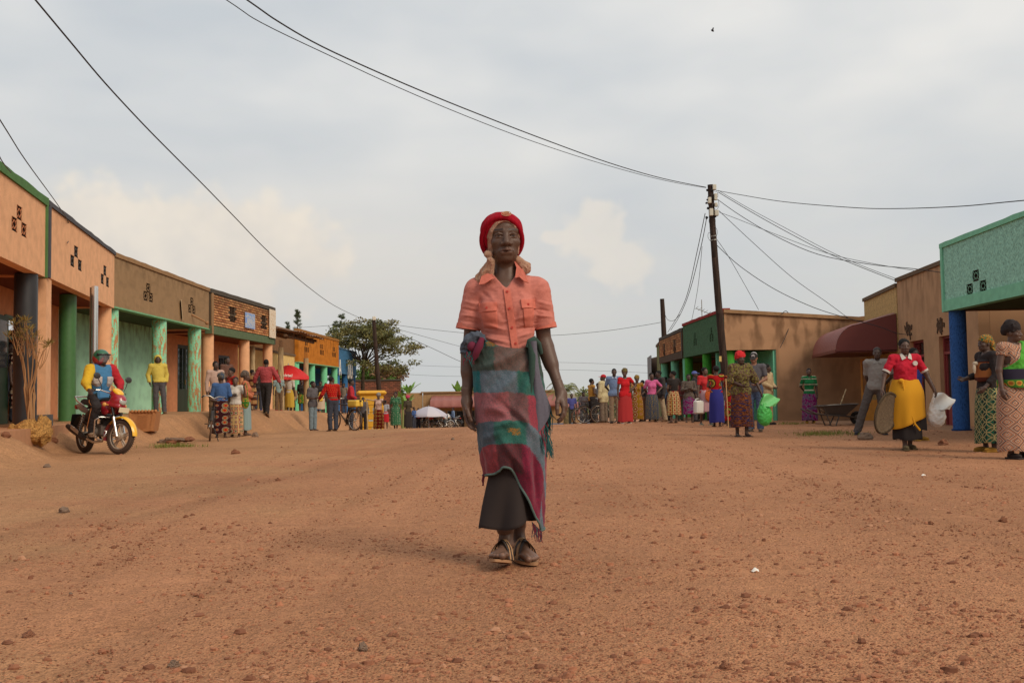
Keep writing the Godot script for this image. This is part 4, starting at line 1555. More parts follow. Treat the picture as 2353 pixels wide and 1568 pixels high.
	for k in 15:
		var az:=TAU*k/15.0+rng.randf()*0.3
		var lift:=rng.randf_range(0.35,1.25)
		var fm:=MB.new()
		var ll:=rng.randf_range(1.3,1.75)
		var pts:=[]
		for i in 12:
			var f:=i/11.0
			pts.append(Vector3(-0.05+cos(az)*ll*f*(1.1-0.4*lift),ph+ll*(lift*f -(0.75+0.25*lift)*f*f),sin(az)*ll*f*(1.1-0.4*lift)))
		fm.col=Color(0.2,0.2,0.08)
		fm.tube(pts,0.014,5)
		for i in range(1,12):
			for h in 3:
				var p:Vector3=pts[i-1].lerp(pts[i],h/3.0)
				var al:Vector3=(pts[i]- pts[i-1]).normalized()
				for sg in [-1.0,1.0]:
					var sd:Vector3=al.cross(Vector3.UP).normalized()*sg
					var col:=c8(104,118,66).lerp(c8(150,134,82),rng.randf()*0.6).srgb_to_linear()
					fm.col=Color(col.r,col.g,col.b)
					leaf(fm,p,(sd+al*0.7+Vector3(0,-0.35,0)).normalized(),al,0.42*(1.1-i/14.0),0.014)
		obj("frond",fm,lm,palm)
	for q in [[1320,938,112,2.2,1.3,"hazy green bush behind the palm"],[1350,925,120,1.6,1.6,"tall bush right of the palm, behind the bicycles"],[1262,946,100,1.5,0.8,"low bush left of the palm trunk"],[1420,940,130,5.0,1.8,"long bush line behind the waiting crowd"],[1110,900,125,2.2,1.0,"green crown over the tan building beside the walking woman"]]:
		var b5:=pt(q[0],960,q[2])
		b5.y=ground(b5.x,b5.z)
		var tt:=thing("bush",q[5],"bush",b5,0.0,"bushes beyond the crest")
		var c0:=pt(q[0],q[1],q[2])- b5
		var tm:=MB.new()
		limb(tm,Vector3(0,-0.2,0),c0,0.15,0.05,rng)
		obj("trunk",tm,bark,tt)
		var cr:=MB.new()
		for k in 26:
			var o:=rnd_dir(rng)*rng.randf_range(0.3,1.0)*Vector3(q[3],q[4],q[3]*0.6)
			leaf_cloud(cr,rng,c0+o,Vector3(0.6,0.45,0.6),60,0.3,0.09,c8(112,122,84).lerp(c8(132,140,92),rng.randf()).srgb_to_linear(),0.3)
		stuff(obj("crown",cr,lm,tt))
	var sb:=pt(72,985,16.4)
	sb.y=ground(sb.x,sb.z)
	var sh:=thing("dry_shrub","bare stemmed shrub with dry narrow leaves before the black pillar","shrub",sb)
	var sm:=MB.new()
	var sl:=MB.new()
	for q in [[42,790],[30,765],[48,758],[60,748],[72,752],[82,775],[90,800],[66,770],[98,805]]:
		var tip:=pt(q[0],q[1],16.6+rng.randf_range(-0.25,0.25))- sb
		var mid:=Vector3(tip.x*0.35-0.02,tip.y*0.5,tip.z*0.4)
		limb(sm,Vector3(rng.randfn(0,0.015),-0.05,rng.randfn(0,0.015)),mid,0.022,0.014,rng,0.06)
		limb(sm,mid,tip,0.013,0.005,rng,0.12)
		for k in 4:
			var tw:=tip+rnd_dir(rng)*0.14+Vector3(0,0.04,0)
			limb(sm,mid.lerp(tip,0.6),tw,0.006,0.003,rng,0.1)
			for j in 13:
				var d:=(rnd_dir(rng)+Vector3(0,0.35,0)+(tip-mid).normalized()*0.5).normalized()
				var col:=c8(146,116,62).lerp(c8(104,96,52),rng.randf()).srgb_to_linear()
				sl.col=Color(col.r,col.g,col.b)
				if rng.randf()<0.8:leaf(sl,tw+rnd_dir(rng)*0.03,d,d.cross(rnd_dir(rng)).normalized(),rng.randf_range(0.08,0.15),0.007)
	obj("stem",sm,mat("shrub bark",c8(156,116,78),0.9),sh)
	stuff(obj("foliage",sl,lm,sh))

func wire(label:String,px:Array,da:float,db:float,r:float,called:="cable")->void:
	var n:=px.size()
	var a:=pt(px[0],px[1],da)
	var b:=pt(px[n-2],px[n-1],db)
	var nn:=(b-a).cross(Vector3.UP).normalized()
	var c:=cam_xf.origin
	var raw:=[]
	for i in range(0,n,2):
		var d:=pt(px[i],px[i+1],1.0)- c
		var den:=nn.dot(d)
		if i==0:raw.append(a)
		elif i==n-2:raw.append(b)
		elif absf(den)>1e-5:raw.append(c+d*(nn.dot(a-c)/den))
	if px[0]<0 or px[1]<0:
		raw.push_front(raw[0]+(raw[0]- raw[1])*4.0)
	if px[n-2]>2352:
		b=b+(b-raw[-2])*3.0
		raw.append(b)
	var pts:=[]
	for i in raw.size()- 1:
		var p0:Vector3=raw[maxi(i-1,0)]
		var p1:Vector3=raw[i]
		var p2:Vector3=raw[i+1]
		var p3:Vector3=raw[mini(i+2,raw.size()- 1)]
		for k in 5:
			pts.append(p1.cubic_interpolate(p2,p0,p3,k/5.0))
	pts.append(b)
	var m:=MB.new()
	m.tube(pts,r*0.82,6)
	var o:=obj(called,m,mat("cable black",c8(44,44,46),0.6))
	tag(o,label,"cable","overhead cables")
func pole(called:String,label:String,px:Array,depth:float,r0:float,r1:float,m:Material)->Node3D:
	var foot:=pt(px[px.size()- 2],px[px.size()- 1],depth)
	foot.y=ground(foot.x,foot.z)
	var t:=thing(called,label,"utility pole",foot)
	var pts:=[Vector3(0,-0.4,0)]
	for i in range(px.size()- 4,-1,-2):
		pts.append(pt(px[i],px[i+1],depth)- foot)
	var rr:=[]
	for i in pts.size():
		rr.append(lerpf(r0,r1,i/float(pts.size()- 1)))
	var s:=MB.new()
	s.tube(pts,rr,12)
	obj("post",s,m,t)
	return t
func make_poles_and_wires()->void:
	var wood:=mat("tarred wood",c8(72,54,44),0.85,{"tex":texs["grain"],"tri":Vector3(2,0.6,2)})
	var main:=pole("utility_pole","tall leaning wooden utility pole with meter boxes before the green shop",[1632,424,1636,500,1643,600,1651,700,1660,800,1668,880,1673,975],30.0,0.125,0.085,wood)
	var cream:=mat("cream meter box",c8(196,192,176),0.5)
	for q in [[1641,430,0.11,0.16,0.13,0.09],[1644,452,0.09,0.2,0.12,0.09],[1630,460,0.10,0.18,0.1,0.14],[1634,487,0.11,0.22,0.1,0.15],[1646,489,0.12,0.17,0.13,0.08],[1645,470,0.08,0.12,0.1,0.11]]:
		var b:=MB.new()
		b.cbox(pt(q[0],q[1],30.0-q[5])- main.position,Vector3(q[2],q[3],q[4]),0.012)
		obj("meter_box",b,cream,main)
	var fit:=MB.new()
	var rng:=RandomNumberGenerator.new()
	rng.seed=8
	for i in 26:
		var c:=pt(1633+rng.randf_range(-12,14),rng.randf_range(430,505),30.0-rng.randf_range(-0.1,0.16))- main.position
		fit.cbox(c,Vector3(0.05,0.07,0.05),0.008,Basis(rnd_dir(rng),rng.randf()*3.0))
	for i in 5:
		var ring:=[]
		var c:=pt(1622+rng.randf_range(-3,26),rng.randf_range(440,545),29.9)- main.position
		for j in 14:
			ring.append(c+Vector3(cos(TAU*j/14)*0.1,sin(TAU*j/14)*rng.randf_range(0.1,0.17),0.03*sin(j)))
		fit.tube(ring,0.006,5,false,true)
	obj("clamp",fit,mat("black fittings",c8(34,34,36),0.5),main)
	var bands:=MB.new()
	for y in [541,550]:
		bands.cyl(pt(1639,y,30)- main.position,pt(1639.3,y+2,30)- main.position,0.104,0.104,12)
	obj("band",bands,mat("zinc band",c8(170,168,160),0.4,{"metal":0.6}),main)
	var tagp:=MB.new()
	tagp.box(pt(1655,824,29.86)- main.position,Vector3(0.07,0.16,0.01))
	obj("plate",tagp,mat("pale plate",c8(206,176,110)),main)
	var small:=pole("utility_pole","shorter dark wooden utility pole behind the small brick shop",[1521,686,1523,720,1526,780,1531,980],52.0,0.15,0.11,wood)
	small.set_meta("group","utility poles")
	var far:=pole("utility_pole","far wooden utility pole with white cap through the flat topped tree",[858,736,862,790,866,845,871,905,874,940],60.0,0.15,0.11,wood)
	far.set_meta("group","utility poles")
	main.set_meta("group","utility poles")
	var ins:=MB.new()
	ins.cbox(pt(859,731,59.9)- far.position,Vector3(0.2,0.24,0.2),0.03)
	obj("insulator",ins,mat("white insulator",c8(206,200,184),0.4),far)
	wire("thick twisted cable sweeping from the top left down to the tall pole",[556,-8,640,50,740,107,880,171,1000,222,1120,270,1250,320,1400,374,1520,409,1622,430],13,30,0.013)
	wire("thinner cable running under the thick one to the tall pole",[508,-8,600,52,760,129,900,194,1050,258,1200,316,1350,366,1480,403,1560,421,1622,431],13,30,0.008)
	wire("long black cable falling from the top left corner to the far pole",[74,-8,160,95,240,190,330,287,400,358,470,428,540,500,620,582,700,653,770,703,830,731,856,737],9,60,0.011)
	wire("cable sagging from the far pole behind the walking woman to the short pole",[860,739,960,753,1062,764,1160,770,1270,770,1380,761,1460,750,1519,740],60,52,0.014)
	wire("short cable from behind the conifer to the far pole",[690,752,760,747,856,737],75,60,0.016)
	wire("cable slanting down right from the far pole over the tan building",[862,740,930,771,1000,803,1062,832,1180,880],60,80,0.018)
	wire("faint cable above it from the far pole towards the walking woman",[862,741,950,766,1055,795,1170,824],60,85,0.014)
	wire("faint level line, upper of the two beyond the crowd",[905,836,1055,842,1180,836,1283,832,1483,839,1600,845],130,130,0.02)
	wire("faint level line, lower of the two beyond the crowd",[905,858,1055,864,1180,855,1285,849,1483,856,1600,864],130,130,0.02)
	wire("cable looping down the orange shop front into its vent",[-12,258,57,367,128,465,155,508,161.5,541,153.5,558],10,19.15,0.009)
	wire("stub of cable over the green coping at the left edge",[-10,345,5,372,24,396],12,15.2,0.01)
	wire("cable from the tall pole sagging out past the right edge",[1645,437,1700,447,1800,463,1950,476,2050,479,2200,474,2365,459],30,15,0.011)
	wire("bundled cable from the tall pole to the yellow house's roof",[1650,441,1720,483,1800,528,1900,580,1980,614,2062,646],30,29,0.012)
	wire("second strand of the bundle beside it",[1650,437,1720,478,1800,521,1900,574,1980,610,2070,644],30,28.5,0.009)
	wire("cable dipping from the tall pole to the mint shop's corner",[1646,456,1700,494,1780,541,1880,584,2000,607,2100,617,2172,627],30,21.8,0.011)
	wire("cable just below it towards the tan house's coping",[1652,487,1700,505,1780,537,1900,581,2000,604,2100,621],30,26.5,0.009)
	wire("straight cable from the pole's boxes down to the side wall",[1652,484,1730,557,1820,637,1900,694,1950,731],30,34,0.01)
	wire("steep cable from the tall pole to the side wall's coping",[1640,540,1670,583,1705,643,1743,711],30,34.2,0.01)
	wire("cable from halfway up the tall pole across to the red awning",[1647,563,1700,611,1780,664,1870,706,1950,731,2020,750,2060,765,2096,769],30,27.6,0.013)
	wire("left one of the cables dropping from the tall pole to the brick shop",[1620,490,1601,580,1580,672,1560,720,1534,763],30,47,0.014)
	wire("right one of the cables dropping from the tall pole to the brick shop",[1624,497,1612,560,1586,664,1563,722,1541,758],30,46,0.014)
	wire("thin cable from the tall pole to the red coping",[1613,566,1606,640,1598,692,1589,736],30.4,40,0.009)
	wire("slack loop from the short pole to the dropping cables",[1527,720,1534,734,1548,736,1562,722],52,46,0.014)
	wire("black cable hooped over the side wall's coping",[1796,721,1805,714,1813,722,1815,742,1806,770,1792,799],34.1,33.95,0.014)
	var ab:=pt(1613,733,38)
	var an:=thing("aerial","small roof aerial on a stick above the green shop","aerial",ab)
	var am:=MB.new()
	am.cyl(Vector3(0,-0.5,0),Vector3(0,0.75,0),0.018,0.014,6)
	obj("mast",am,mat("grey stick",c8(130,122,108)),an)
	var ar:=MB.new()
	ar.cyl(Vector3(-0.22,0.42,0),Vector3(0.3,0.2,0),0.012,0.012,5)
	for k in 5:
		var c:=Vector3(-0.2+0.12*k,0.41-0.05*k,0)
		ar.cyl(c-Vector3(0.02,0.0,0.25),c+Vector3(0.02,0.06,0.25),0.007,0.007,5)
	obj("rod",ar,mat("grey stick",c8(130,122,108)),an)
	var bp:=pt(1637,70,40)
	var bm:=MB.new()
	bm.ball(bp,Vector3(0.07,0.04,0.04),Basis(Vector3(0,0,1),-0.6),8,6)
	bm.face([bp+Vector3(-0.03,0,0),bp+Vector3(0.03,-0.02,0),bp+Vector3(0.02,0.06,0.17),bp+Vector3(-0.03,0.05,0.2)])
	bm.face([bp+Vector3(-0.03,0,0),bp+Vector3(0.03,-0.02,0),bp+Vector3(0.05,0.04,-0.17),bp+Vector3(0.0,0.04,-0.2)])
	tag(obj("bird",bm,mat("bird dark",c8(50,50,54))),"tiny dark bird flying high in the clouded sky","bird")

func rock(rng:RandomNumberGenerator,r:Vector3,rough:=0.25,seg:=10)->MB:
	var n:=noise(rng.randi()%10000,1.2,3)
	var m:=MB.new()
	m.ball(Vector3.ZERO,Vector3.ONE,Basis(),seg,seg-2)
	for i in m.P.size():
		var p:=m.P[i]
		var k:=1.0+rough*2.2*n.get_noise_3dv(p*1.0)
		for d in [Vector3(0.8,0.5,0.3),Vector3(-0.6,0.7,0.4),Vector3(0.1,0.6,-0.8),Vector3(0.3,0.4,0.85),Vector3(-0.75,0.2,-0.6)]:
			var e:float=p.dot(d.normalized())
			if e>0.72:p-=d.normalized()*(e-0.72)*0.9
		m.P[i]=p*k*r
	var f:=MB.new()
	for i in range(0,m.I.size(),3):
		var g:=(m.P[m.I[i+2]]- m.P[m.I[i]]).cross(m.P[m.I[i+1]]- m.P[m.I[i]]).normalized()
		for e in 3:
			f.I.append(f.v(m.P[m.I[i+e]],g))
	return f
func on_ground(px:float,py:float,lift:=0.0)->Vector3:
	var d:=(pt(px,py,1.0)- cam_xf.origin)
	var lo:=1.0
	var hi:=1.0
	while hi<90.0:
		var p:=cam_xf.origin+d*hi
		if p.y<ground(p.x,p.z):break
		lo=hi
		hi+=0.4
	for i in 14:
		var mid:=(lo+hi)/2
		var p:=cam_xf.origin+d*mid
		if p.y<ground(p.x,p.z):hi=mid
		else:lo=mid
	var q:=cam_xf.origin+d*hi
	return Vector3(q.x,ground(q.x,q.z)+lift,q.z)
func umbrella(t:Node3D,r:float,h:float,drop:float,n:int,mats_:Array,poly_mat:Material)->void:
	var p:=MB.new()
	p.cyl(Vector3(0,0,0),Vector3(0,h+0.08,0),0.022,0.02,8)
	obj("pole",p,poly_mat,t)
	for k in n:
		var a0:=TAU*k/n
		var a1:=TAU*(k+1)/n
		var rows:=[]
		for j in 8:
			var f:=j/7.0
			var row:=[]
			for i in 7:
				var u:=i/6.0
				var a:=lerpf(a0,a1,u)
				var rr:=r*f*(1.0-0.05*sin(PI*u)*f)
				var y:=h-drop*pow(f,1.7)-(0.02*sin(PI*u)*f)
				row.append(Vector3(cos(a)*rr,y,sin(a)*rr))
			rows.append(row)
		var last:=[]
		for q in rows[7]:
			last.append(q+Vector3(q.x*0.01,-0.13,q.z*0.01))
		rows.append(last)
		var m:=MB.new()
		m.grid(rows)
		obj("panel",m,mats_[k%mats_.size()],t)
		var rb:=MB.new()
		rb.tube([Vector3(0,h-0.03,0),Vector3(cos(a0)*r*0.5,h-drop*pow(0.5,1.7)- 0.03,sin(a0)*r*0.5),Vector3(cos(a0)*r*0.98,h-drop-0.03,sin(a0)*r*0.98)],0.008,5)
		obj("rib",rb,poly_mat,t)
func make_street_things()->void:
	var rng:=RandomNumberGenerator.new()
	rng.seed=55
	var stone_y:=mat("yellow rock",c8(186,138,76),0.9,{"tex":texs["roughcast"],"bump":texs["roughcast bump"],"depth":3.0,"tri":1.2})
	var stone_r:=mat("red stone",c8(140,92,66),0.92,{"tex":texs["plaster"],"bump":texs["plaster bump"],"depth":1.5,"tri":2.0})
	var stone_g:=mat("grey brown stone",c8(132,108,90),0.92,{"tex":texs["plaster"],"bump":texs["plaster bump"],"depth":1.5,"tri":2.0})
	var bp:=pt(58,1006,16.3)
	bp.y=ground(bp.x,bp.z)- 0.02
	var blk:=thing("rock_planter","rough yellow sandstone planter trough around the dry shrub","planter",bp)
	for q in [[0.05,0.17,0.05,0.27,0.21,0.2],[0.24,0.19,-0.05,0.14,0.24,0.22],[-0.2,0.12,0.05,0.2,0.15,0.2]]:
		var o:=obj("block",rock(rng,Vector3(q[3],q[4],q[5]),0.2,18),stone_y,blk)
		o.position=Vector3(q[0],q[1],q[2])
	for q in [[12,1003,24,"reddish stone beside the yellow planter trough"],[122,1014,20,"loose red stone on the ground before the black pillar"],[107,1073,16,"small stone in the dust at the left, below the planter"],[146,1176,28,"brown stone alone on the left of the road"],[426,1188,12,"small dark stone left of the road's middle"],[638,1104,12,"pebble sized dark stone on the road below the bicycle"],[833,1490,26,"pale angular stone near the bottom of the picture"],[398,1530,26,"brown stone at the bottom edge, left of the pale angular one"],[65,1462,30,"flat brown stone at the bottom left"],[161,1364,8,"grey pebble in the bottom left dust"],[260,1259,14,"flat dark pebble left of the road's middle"],[540,1042,20,"low stone on the ground below the talking women"],[585,1003,20,"broken brown stone at the women's feet"],[506,990,26,"squat brown stone behind the parked bicycle's wheel"],[1665,1535,28,"dark red stone at the bottom, right of the walking woman"],[1790,1440,10,"dark pebble in the gravel right of the woman"],[2138,1203,14,"black lump on the right of the road"],[2168,1022,26,"grey stone on the ground by the blue pillar"],[1987,1010,34,"reddish rock under the man's stretched leg"],[1898,1062,12,"flat dark stone in the gravel before the wheelbarrow"],[2305,1198,20,"brown stones in the gravel at the right edge"],[1040,1010,10,"small stone on the crest left of the walking woman"]]:
		var p:=on_ground(q[0],q[1])
		var r:float=q[2]*0.42*p.distance_to(cam_xf.origin)/F
		var o:=obj("stone",rock(rng,Vector3(r*rng.randf_range(1.0,1.35),r*rng.randf_range(0.65,0.95),r),0.22,12),stone_r if rng.randf()<0.6 else stone_g)
		o.position=p+Vector3(0,r*0.35,0)
		o.rotation.y=rng.randf()*TAU
		tag(o,q[3],"stone","loose stones on the ground")
	var hp:=on_ground(397,1018)
	var heap:=thing("rubble_heap","low heap of broken brown rubble edged with grass behind the motorcycle's front wheel","rubble",hp)
	for i in 14:
		var o:=obj("stone",rock(rng,Vector3(rng.randf_range(0.06,0.17),rng.randf_range(0.03,0.06),rng.randf_range(0.05,0.1)),0.25,10),stone_r if i%3 else stone_g,heap)
		o.position=Vector3(rng.randf_range(-0.36,0.36),rng.randf_range(0.02,0.09),rng.randf_range(-0.25,0.12))
		o.rotation.y=rng.randf()*TAU
	grass_patch(on_ground(397,1026),0.45,0.09,420,"short grass fringing the rubble heap")
	grass_patch(on_ground(1896,998),0.62,0.2,520,"green grass patch before the wheelbarrow")
	grass_patch(on_ground(1815,975),0.4,0.1,160,"thin grass along the side wall's foot")
	var cp:=on_ground(332,984)- Vector3(0,0.06,0)
	var pl:=thing("carved_planter","square orange concrete planter with carved ribs beside the porch","planter",cp,0.12)
	var clay:=mat("orange concrete",c8(184,126,80),0.9,{"tex":texs["plaster"],"bump":texs["plaster bump"],"depth":1.2,"tri":1.6})
	pl.scale=Vector3.ONE*0.86
	var pm:=MB.new()
	pm.prism([Vector2(-0.28,0),Vector2(0.28,0),Vector2(0.36,0.52),Vector2(-0.36,0.52)],0.56,Transform3D(Basis(),Vector3(0,0,-0.28)))
	obj("tub",pm,clay,pl)
	for k in 9:
		var rm:=MB.new()
		rm.ball(Vector3(-0.34+k*0.085,0.53,0.29),Vector3(0.045,0.045,0.05),Basis(),8,6)
		obj("scallop",rm,clay,pl)
	for k in 8:
		for s in [-1.0,1.0]:
			var rb:=MB.new()
			rb.cyl(Vector3(0,0.08+k*0.045,0.285),Vector3(s*0.13,0.13+k*0.045,0.285),0.014,0.008,6)
			obj("carved_rib",rb,clay,pl)
	for s in [-1.0,1.0]:
		var fr:=MB.new()
		fr.box(Vector3(s*0.27,0.26,0.29),Vector3(0.07,0.5,0.03),Basis(Vector3(0,0,1),-s*0.15))
		obj("corner_post",fr,clay,pl)
	var dp:=Vector3(-8.66,0.34,-20.6)
	var dm:=MB.new()
	dm.cyl(Vector3.ZERO,Vector3(0,2.83,0),0.067,0.067,16)
	var pipe:=thing("metal_pipe","shiny upright zinc pipe before the dark green pillar","pipe",dp)
	obj("tube",dm,mat("bright zinc",c8(214,214,212),0.22,{"metal":0.85,"spec":0.6}),pipe)
	var db:=MB.new()
	db.box(Vector3(-0.09,1.41,-0.02),Vector3(0.035,2.8,0.03))
	obj("batten",db,mat("old boards",c8(112,86,66),0.9),pipe)
	var pale:=mat("stripped pale wood",c8(206,178,134),0.8,{"tex":texs["grain"],"tri":Vector3(3,0.7,3)})
	for q in [[580,945,795,38.5,"stripped pale wooden post behind the brick shop's pillars",0.10],[645,946,797,42.0,"pale wooden post with reinforcing rods before the red umbrella",0.12],[703,948,822,45.0,"pale wooden post between the ochre shop's first two pillars",0.12]]:
		var b:=pt(q[0],q[1],q[3])
		b.y=ground(b.x,b.z)
		var t:=thing("wooden_post",q[4],"post",b,0.0,"stripped wooden posts")
		var hgt:=(pt(q[0],q[2],q[3])- b).y
		var m:=MB.new()
		m.tube([Vector3(0,-0.2,0),Vector3(0.02,hgt*0.3,0),Vector3(-0.01,hgt*0.7,0),Vector3(0.0,hgt,0)],[q[5]*1.15,q[5]*1.05,q[5],q[5]*0.92],12)
		obj("log",m,pale,t)
		for k in 3:
			var rd:=MB.new()
			rd.cyl(Vector3(-0.06+0.06*k,hgt-0.01,0.02*k),Vector3(-0.07+0.06*k,hgt+0.3,0.02*k),0.012,0.01,5)
			obj("rod",rd,mat("rusty rod",c8(110,70,48),0.8),t)
	var lt:=thing("lean_to_roof","lean-to roof of rusty sheets on rough beams beside the brick shop","roof",Vector3(-10.6,3.25,-42.0))
	var rows:=[]
	for j in 7:
		var row:=[]
		for i in 41:
			row.append(Vector3(-0.6+2.3*j/6.0,0.62-0.32*j/6.0+0.03*sin(i*1.7)+0.03*sin(j*2.0+i*0.3),-6.0*i/40.0+0.8))
		rows.append(row)
	var lm:=MB.new()
	lm.grid(rows)
	obj("sheet",lm,mat("rusty lean-to sheet",c8(128,104,84),0.75,{"tex":texs["weather1"],"uv":Vector3(1,3,1)}),lt)
	for k in 5:
		var bm:=MB.new()
		bm.cyl(Vector3(-0.9,0.55,-5.0*k/4.0),Vector3(1.35+0.1*(k%2),0.2,-5.0*k/4.0),0.07,0.06,8)
		obj("beam",bm,mat("rough pole wood",c8(126,94,66),0.9,{"tex":texs["grain"],"tri":2.0}),lt)
	for k in 2:
		var bm:=MB.new()
		bm.cyl(Vector3(1.2-k*1.3,0.12+0.25*k,0.9),Vector3(1.2-k*1.3,0.12+0.25*k,-5.0),0.06,0.06,8)
		obj("purlin",bm,mat("rough pole wood",c8(126,94,66),0.9,{"tex":texs["grain"],"tri":2.0}),lt)
	var ub:=pt(662,945,44.5)
	ub.y=ground(ub.x,ub.z)
	var um:=thing("red_umbrella","large red market umbrella behind the pale wooden post","umbrella",ub)
	var red:=mat("umbrella red",c8(206,44,44),0.6,{"back":Color(0.5,0.1,0.1)})
	umbrella(um,0.92,(pt(662,838,44.5)- ub).y,0.52,8,[red],mat("white rods",c8(196,204,208),0.5))
	lettering(um,"airtel",0.15,0.42,Vector3(0.16,(pt(662,863,44.5)- ub).y,0.88),mat("white letters",c8(222,222,214),0.7),"lettering").rotation=Vector3(-0.5,0.15,-0.08)
	var gb:=pt(985,985,74)
	gb.y=ground(gb.x,gb.z)
	var gu:=thing("grey_umbrella","pale lilac grey market umbrella over the parked motorcycles","umbrella",gb)
	umbrella(gu,1.36,(pt(985,933,74)- gb).y,0.62,8,[mat("umbrella grey",c8(178,174,186),0.7,{"back":Color(0.3,0.3,0.3)}),mat("umbrella pale grey",c8(190,186,194),0.7,{"back":Color(0.3,0.3,0.3)})],mat("white rods",c8(196,204,208),0.5))
	var kb:=pt(853,985,49)
	kb.y=ground(kb.x,kb.z)
	var ks:=thing("yellow_kiosk","yellow steel kiosk with a thick rounded lid beside the brick yard wall","kiosk",kb,0.18)
	var yl:=gloss("kiosk yellow",c8(214,160,40),0.5)
	var w:=1.15
	var hh:=(pt(853,907,49)- kb).y
	var km:=MB.new()
	km.cbox(Vector3(0,hh/2,0),Vector3(w,hh,1.1),0.04)
	obj("body",km,yl,ks)
	var kl:=MB.new()
	kl.cbox(Vector3(0,hh+0.1,0),Vector3(w+0.3,0.24,1.35),0.1)
	obj("lid",kl,yl,ks)
	for k in 4:
		var r:=MB.new()
		r.cbox(Vector3(0,0.2+k*0.36,0.56),Vector3(w-0.1,0.05,0.04),0.012)
		obj("rib",r,yl,ks)
	for q in [[-0.22,0.95,0.2,0.26],[0.18,0.95,0.26,0.3],[-0.05,0.5,0.22,0.1]]:
		var st:=MB.new()
		st.box(Vector3(q[0],q[1],0.555),Vector3(q[2],q[3],0.01))
		obj("sticker",st,mat("pale sticker",c8(176,184,180),0.6),ks)
	var wr:=thing("wooden_rail","rough stick rail in front of the yellow kiosk","rail",pt(856,986,47)*Vector3(1,0,1)+Vector3(0,ground(-6.6,-47.0),0))
	for q in [[Vector3(-0.25,0,0),Vector3(-0.28,1.5,0)],[Vector3(0.1,0,0.05),Vector3(0.12,1.45,0)],[Vector3(-0.34,1.48,0),Vector3(0.22,1.38,0)],[Vector3(-0.05,0.0,0.3),Vector3(0.3,0.5,0.1)]]:
		var m:=MB.new()
		m.cyl(q[0],q[1],0.035,0.03,7)
		obj("stick",m,pale,wr)
	var wp:=on_ground(1922,977)
	var wb:=thing("wheelbarrow","dark steel wheelbarrow standing by the brown side wall","wheelbarrow",wp,0.0)
	var steel:=mat("worn steel",c8(84,76,70),0.6,{"metal":0.3})
	var tub:=MB.new()
	var top:=[Vector3(-0.48,0.52,-0.3),Vector3(0.5,0.56,-0.3),Vector3(0.5,0.56,0.3),Vector3(-0.48,0.52,0.3)]
	var bot:=[Vector3(-0.2,0.26,-0.17),Vector3(0.2,0.26,-0.17),Vector3(0.2,0.26,0.17),Vector3(-0.2,0.26,0.17)]
	for i in 4:
		tub.face([bot[i],bot[(i+1)%4],top[(i+1)%4],top[i]])
		tub.tube([top[i],top[(i+1)%4]],0.016,6)
	tub.face([bot[3],bot[2],bot[1],bot[0]])
	obj("tub",tub,steel,wb)
	var cem:=MB.new()
	cem.ball(Vector3(-0.02,0.44,0),Vector3(0.4,0.12,0.24),Basis(),14,8)
	obj("load",cem,mat("cement load",c8(150,140,124),0.95),wb)
	for s in [-1.0,1.0]:
		var h:=MB.new()
		h.tube([Vector3(0.55,0.2,s*0.05),Vector3(0.2,0.25,s*0.17),Vector3(-0.3,0.28,s*0.24),Vector3(-0.62,0.33,s*0.26),Vector3(-0.86,0.45,s*0.27)],0.02,7)
		obj("handle",h,steel,wb)
		var l:=MB.new()
		l.tube([Vector3(-0.38,0.45,s*0.25),Vector3(-0.3,0.2,s*0.26),Vector3(-0.22,0.0,s*0.26),Vector3(-0.1,0.0,s*0.26),Vector3(0.02,0.28,s*0.2)],0.017,6)
		obj("leg",l,steel,wb)
	var whl:=MB.new()
	var ring:=[]
	for i in 20:
		ring.append(Vector3(0.55+cos(TAU*i/20)*0.14,0.19+sin(TAU*i/20)*0.14,0))
	whl.tube(ring,0.045,8,false,true)
	var wn:=obj("wheel",whl,mat("tyre rubber",c8(40,37,35),0.8),wb)
	var hub:=MB.new()
	hub.cyl(Vector3(0.55,0.19,-0.06),Vector3(0.55,0.19,0.06),0.1,0.1,12)
	obj("rim",hub,steel,wn)
	var shv:=MB.new()
	shv.cyl(Vector3(0.1,0.5,0.02),Vector3(0.32,0.95,-0.1),0.018,0.018,7)
	tag(obj("stick",shv,pale),"pale wooden tool handle standing in the wheelbarrow","tool").position=wp
	for q in [[1735,1314,0.028,"white paper scrap in the gravel right of the woman"],[2122,1093,0.035,"white fleck of litter on the right of the road"],[270,998,0.06,"crumpled white litter under the motorcycle"]]:
		var p:=on_ground(q[0],q[1])
		var m:=MB.new()
		var r:float=q[2]*0.55
		m.grid([[Vector3(-r,0.004,-r*0.7),Vector3(0,0.018,-r),Vector3(r,0.006,-r*0.6)],[Vector3(-r*1.1,0.006,0),Vector3(0,0.022,0),Vector3(r,0.012,0.1*r)],[Vector3(-r*0.8,0.004,r),Vector3(0.2*r,0.01,r*0.8),Vector3(r*0.9,0.005,r)]])
		var o:=obj("paper_scrap",m,mat("white paper",c8(226,220,208),0.7))
		o.position=p
		tag(o,q[3],"litter","scraps of litter")
	var st2:=thing("stone_step","low worn concrete step before the tan house and mint shop","step",Vector3(9.3,-0.42,-22.4),0.09)
	var sm2:=MB.new()
	sm2.cbox(Vector3(0.75,0.16,-2.5),Vector3(1.5,0.3,8.0),0.04)
	obj("slab",sm2,plaster("concrete apron",c8(150,112,84)),st2)
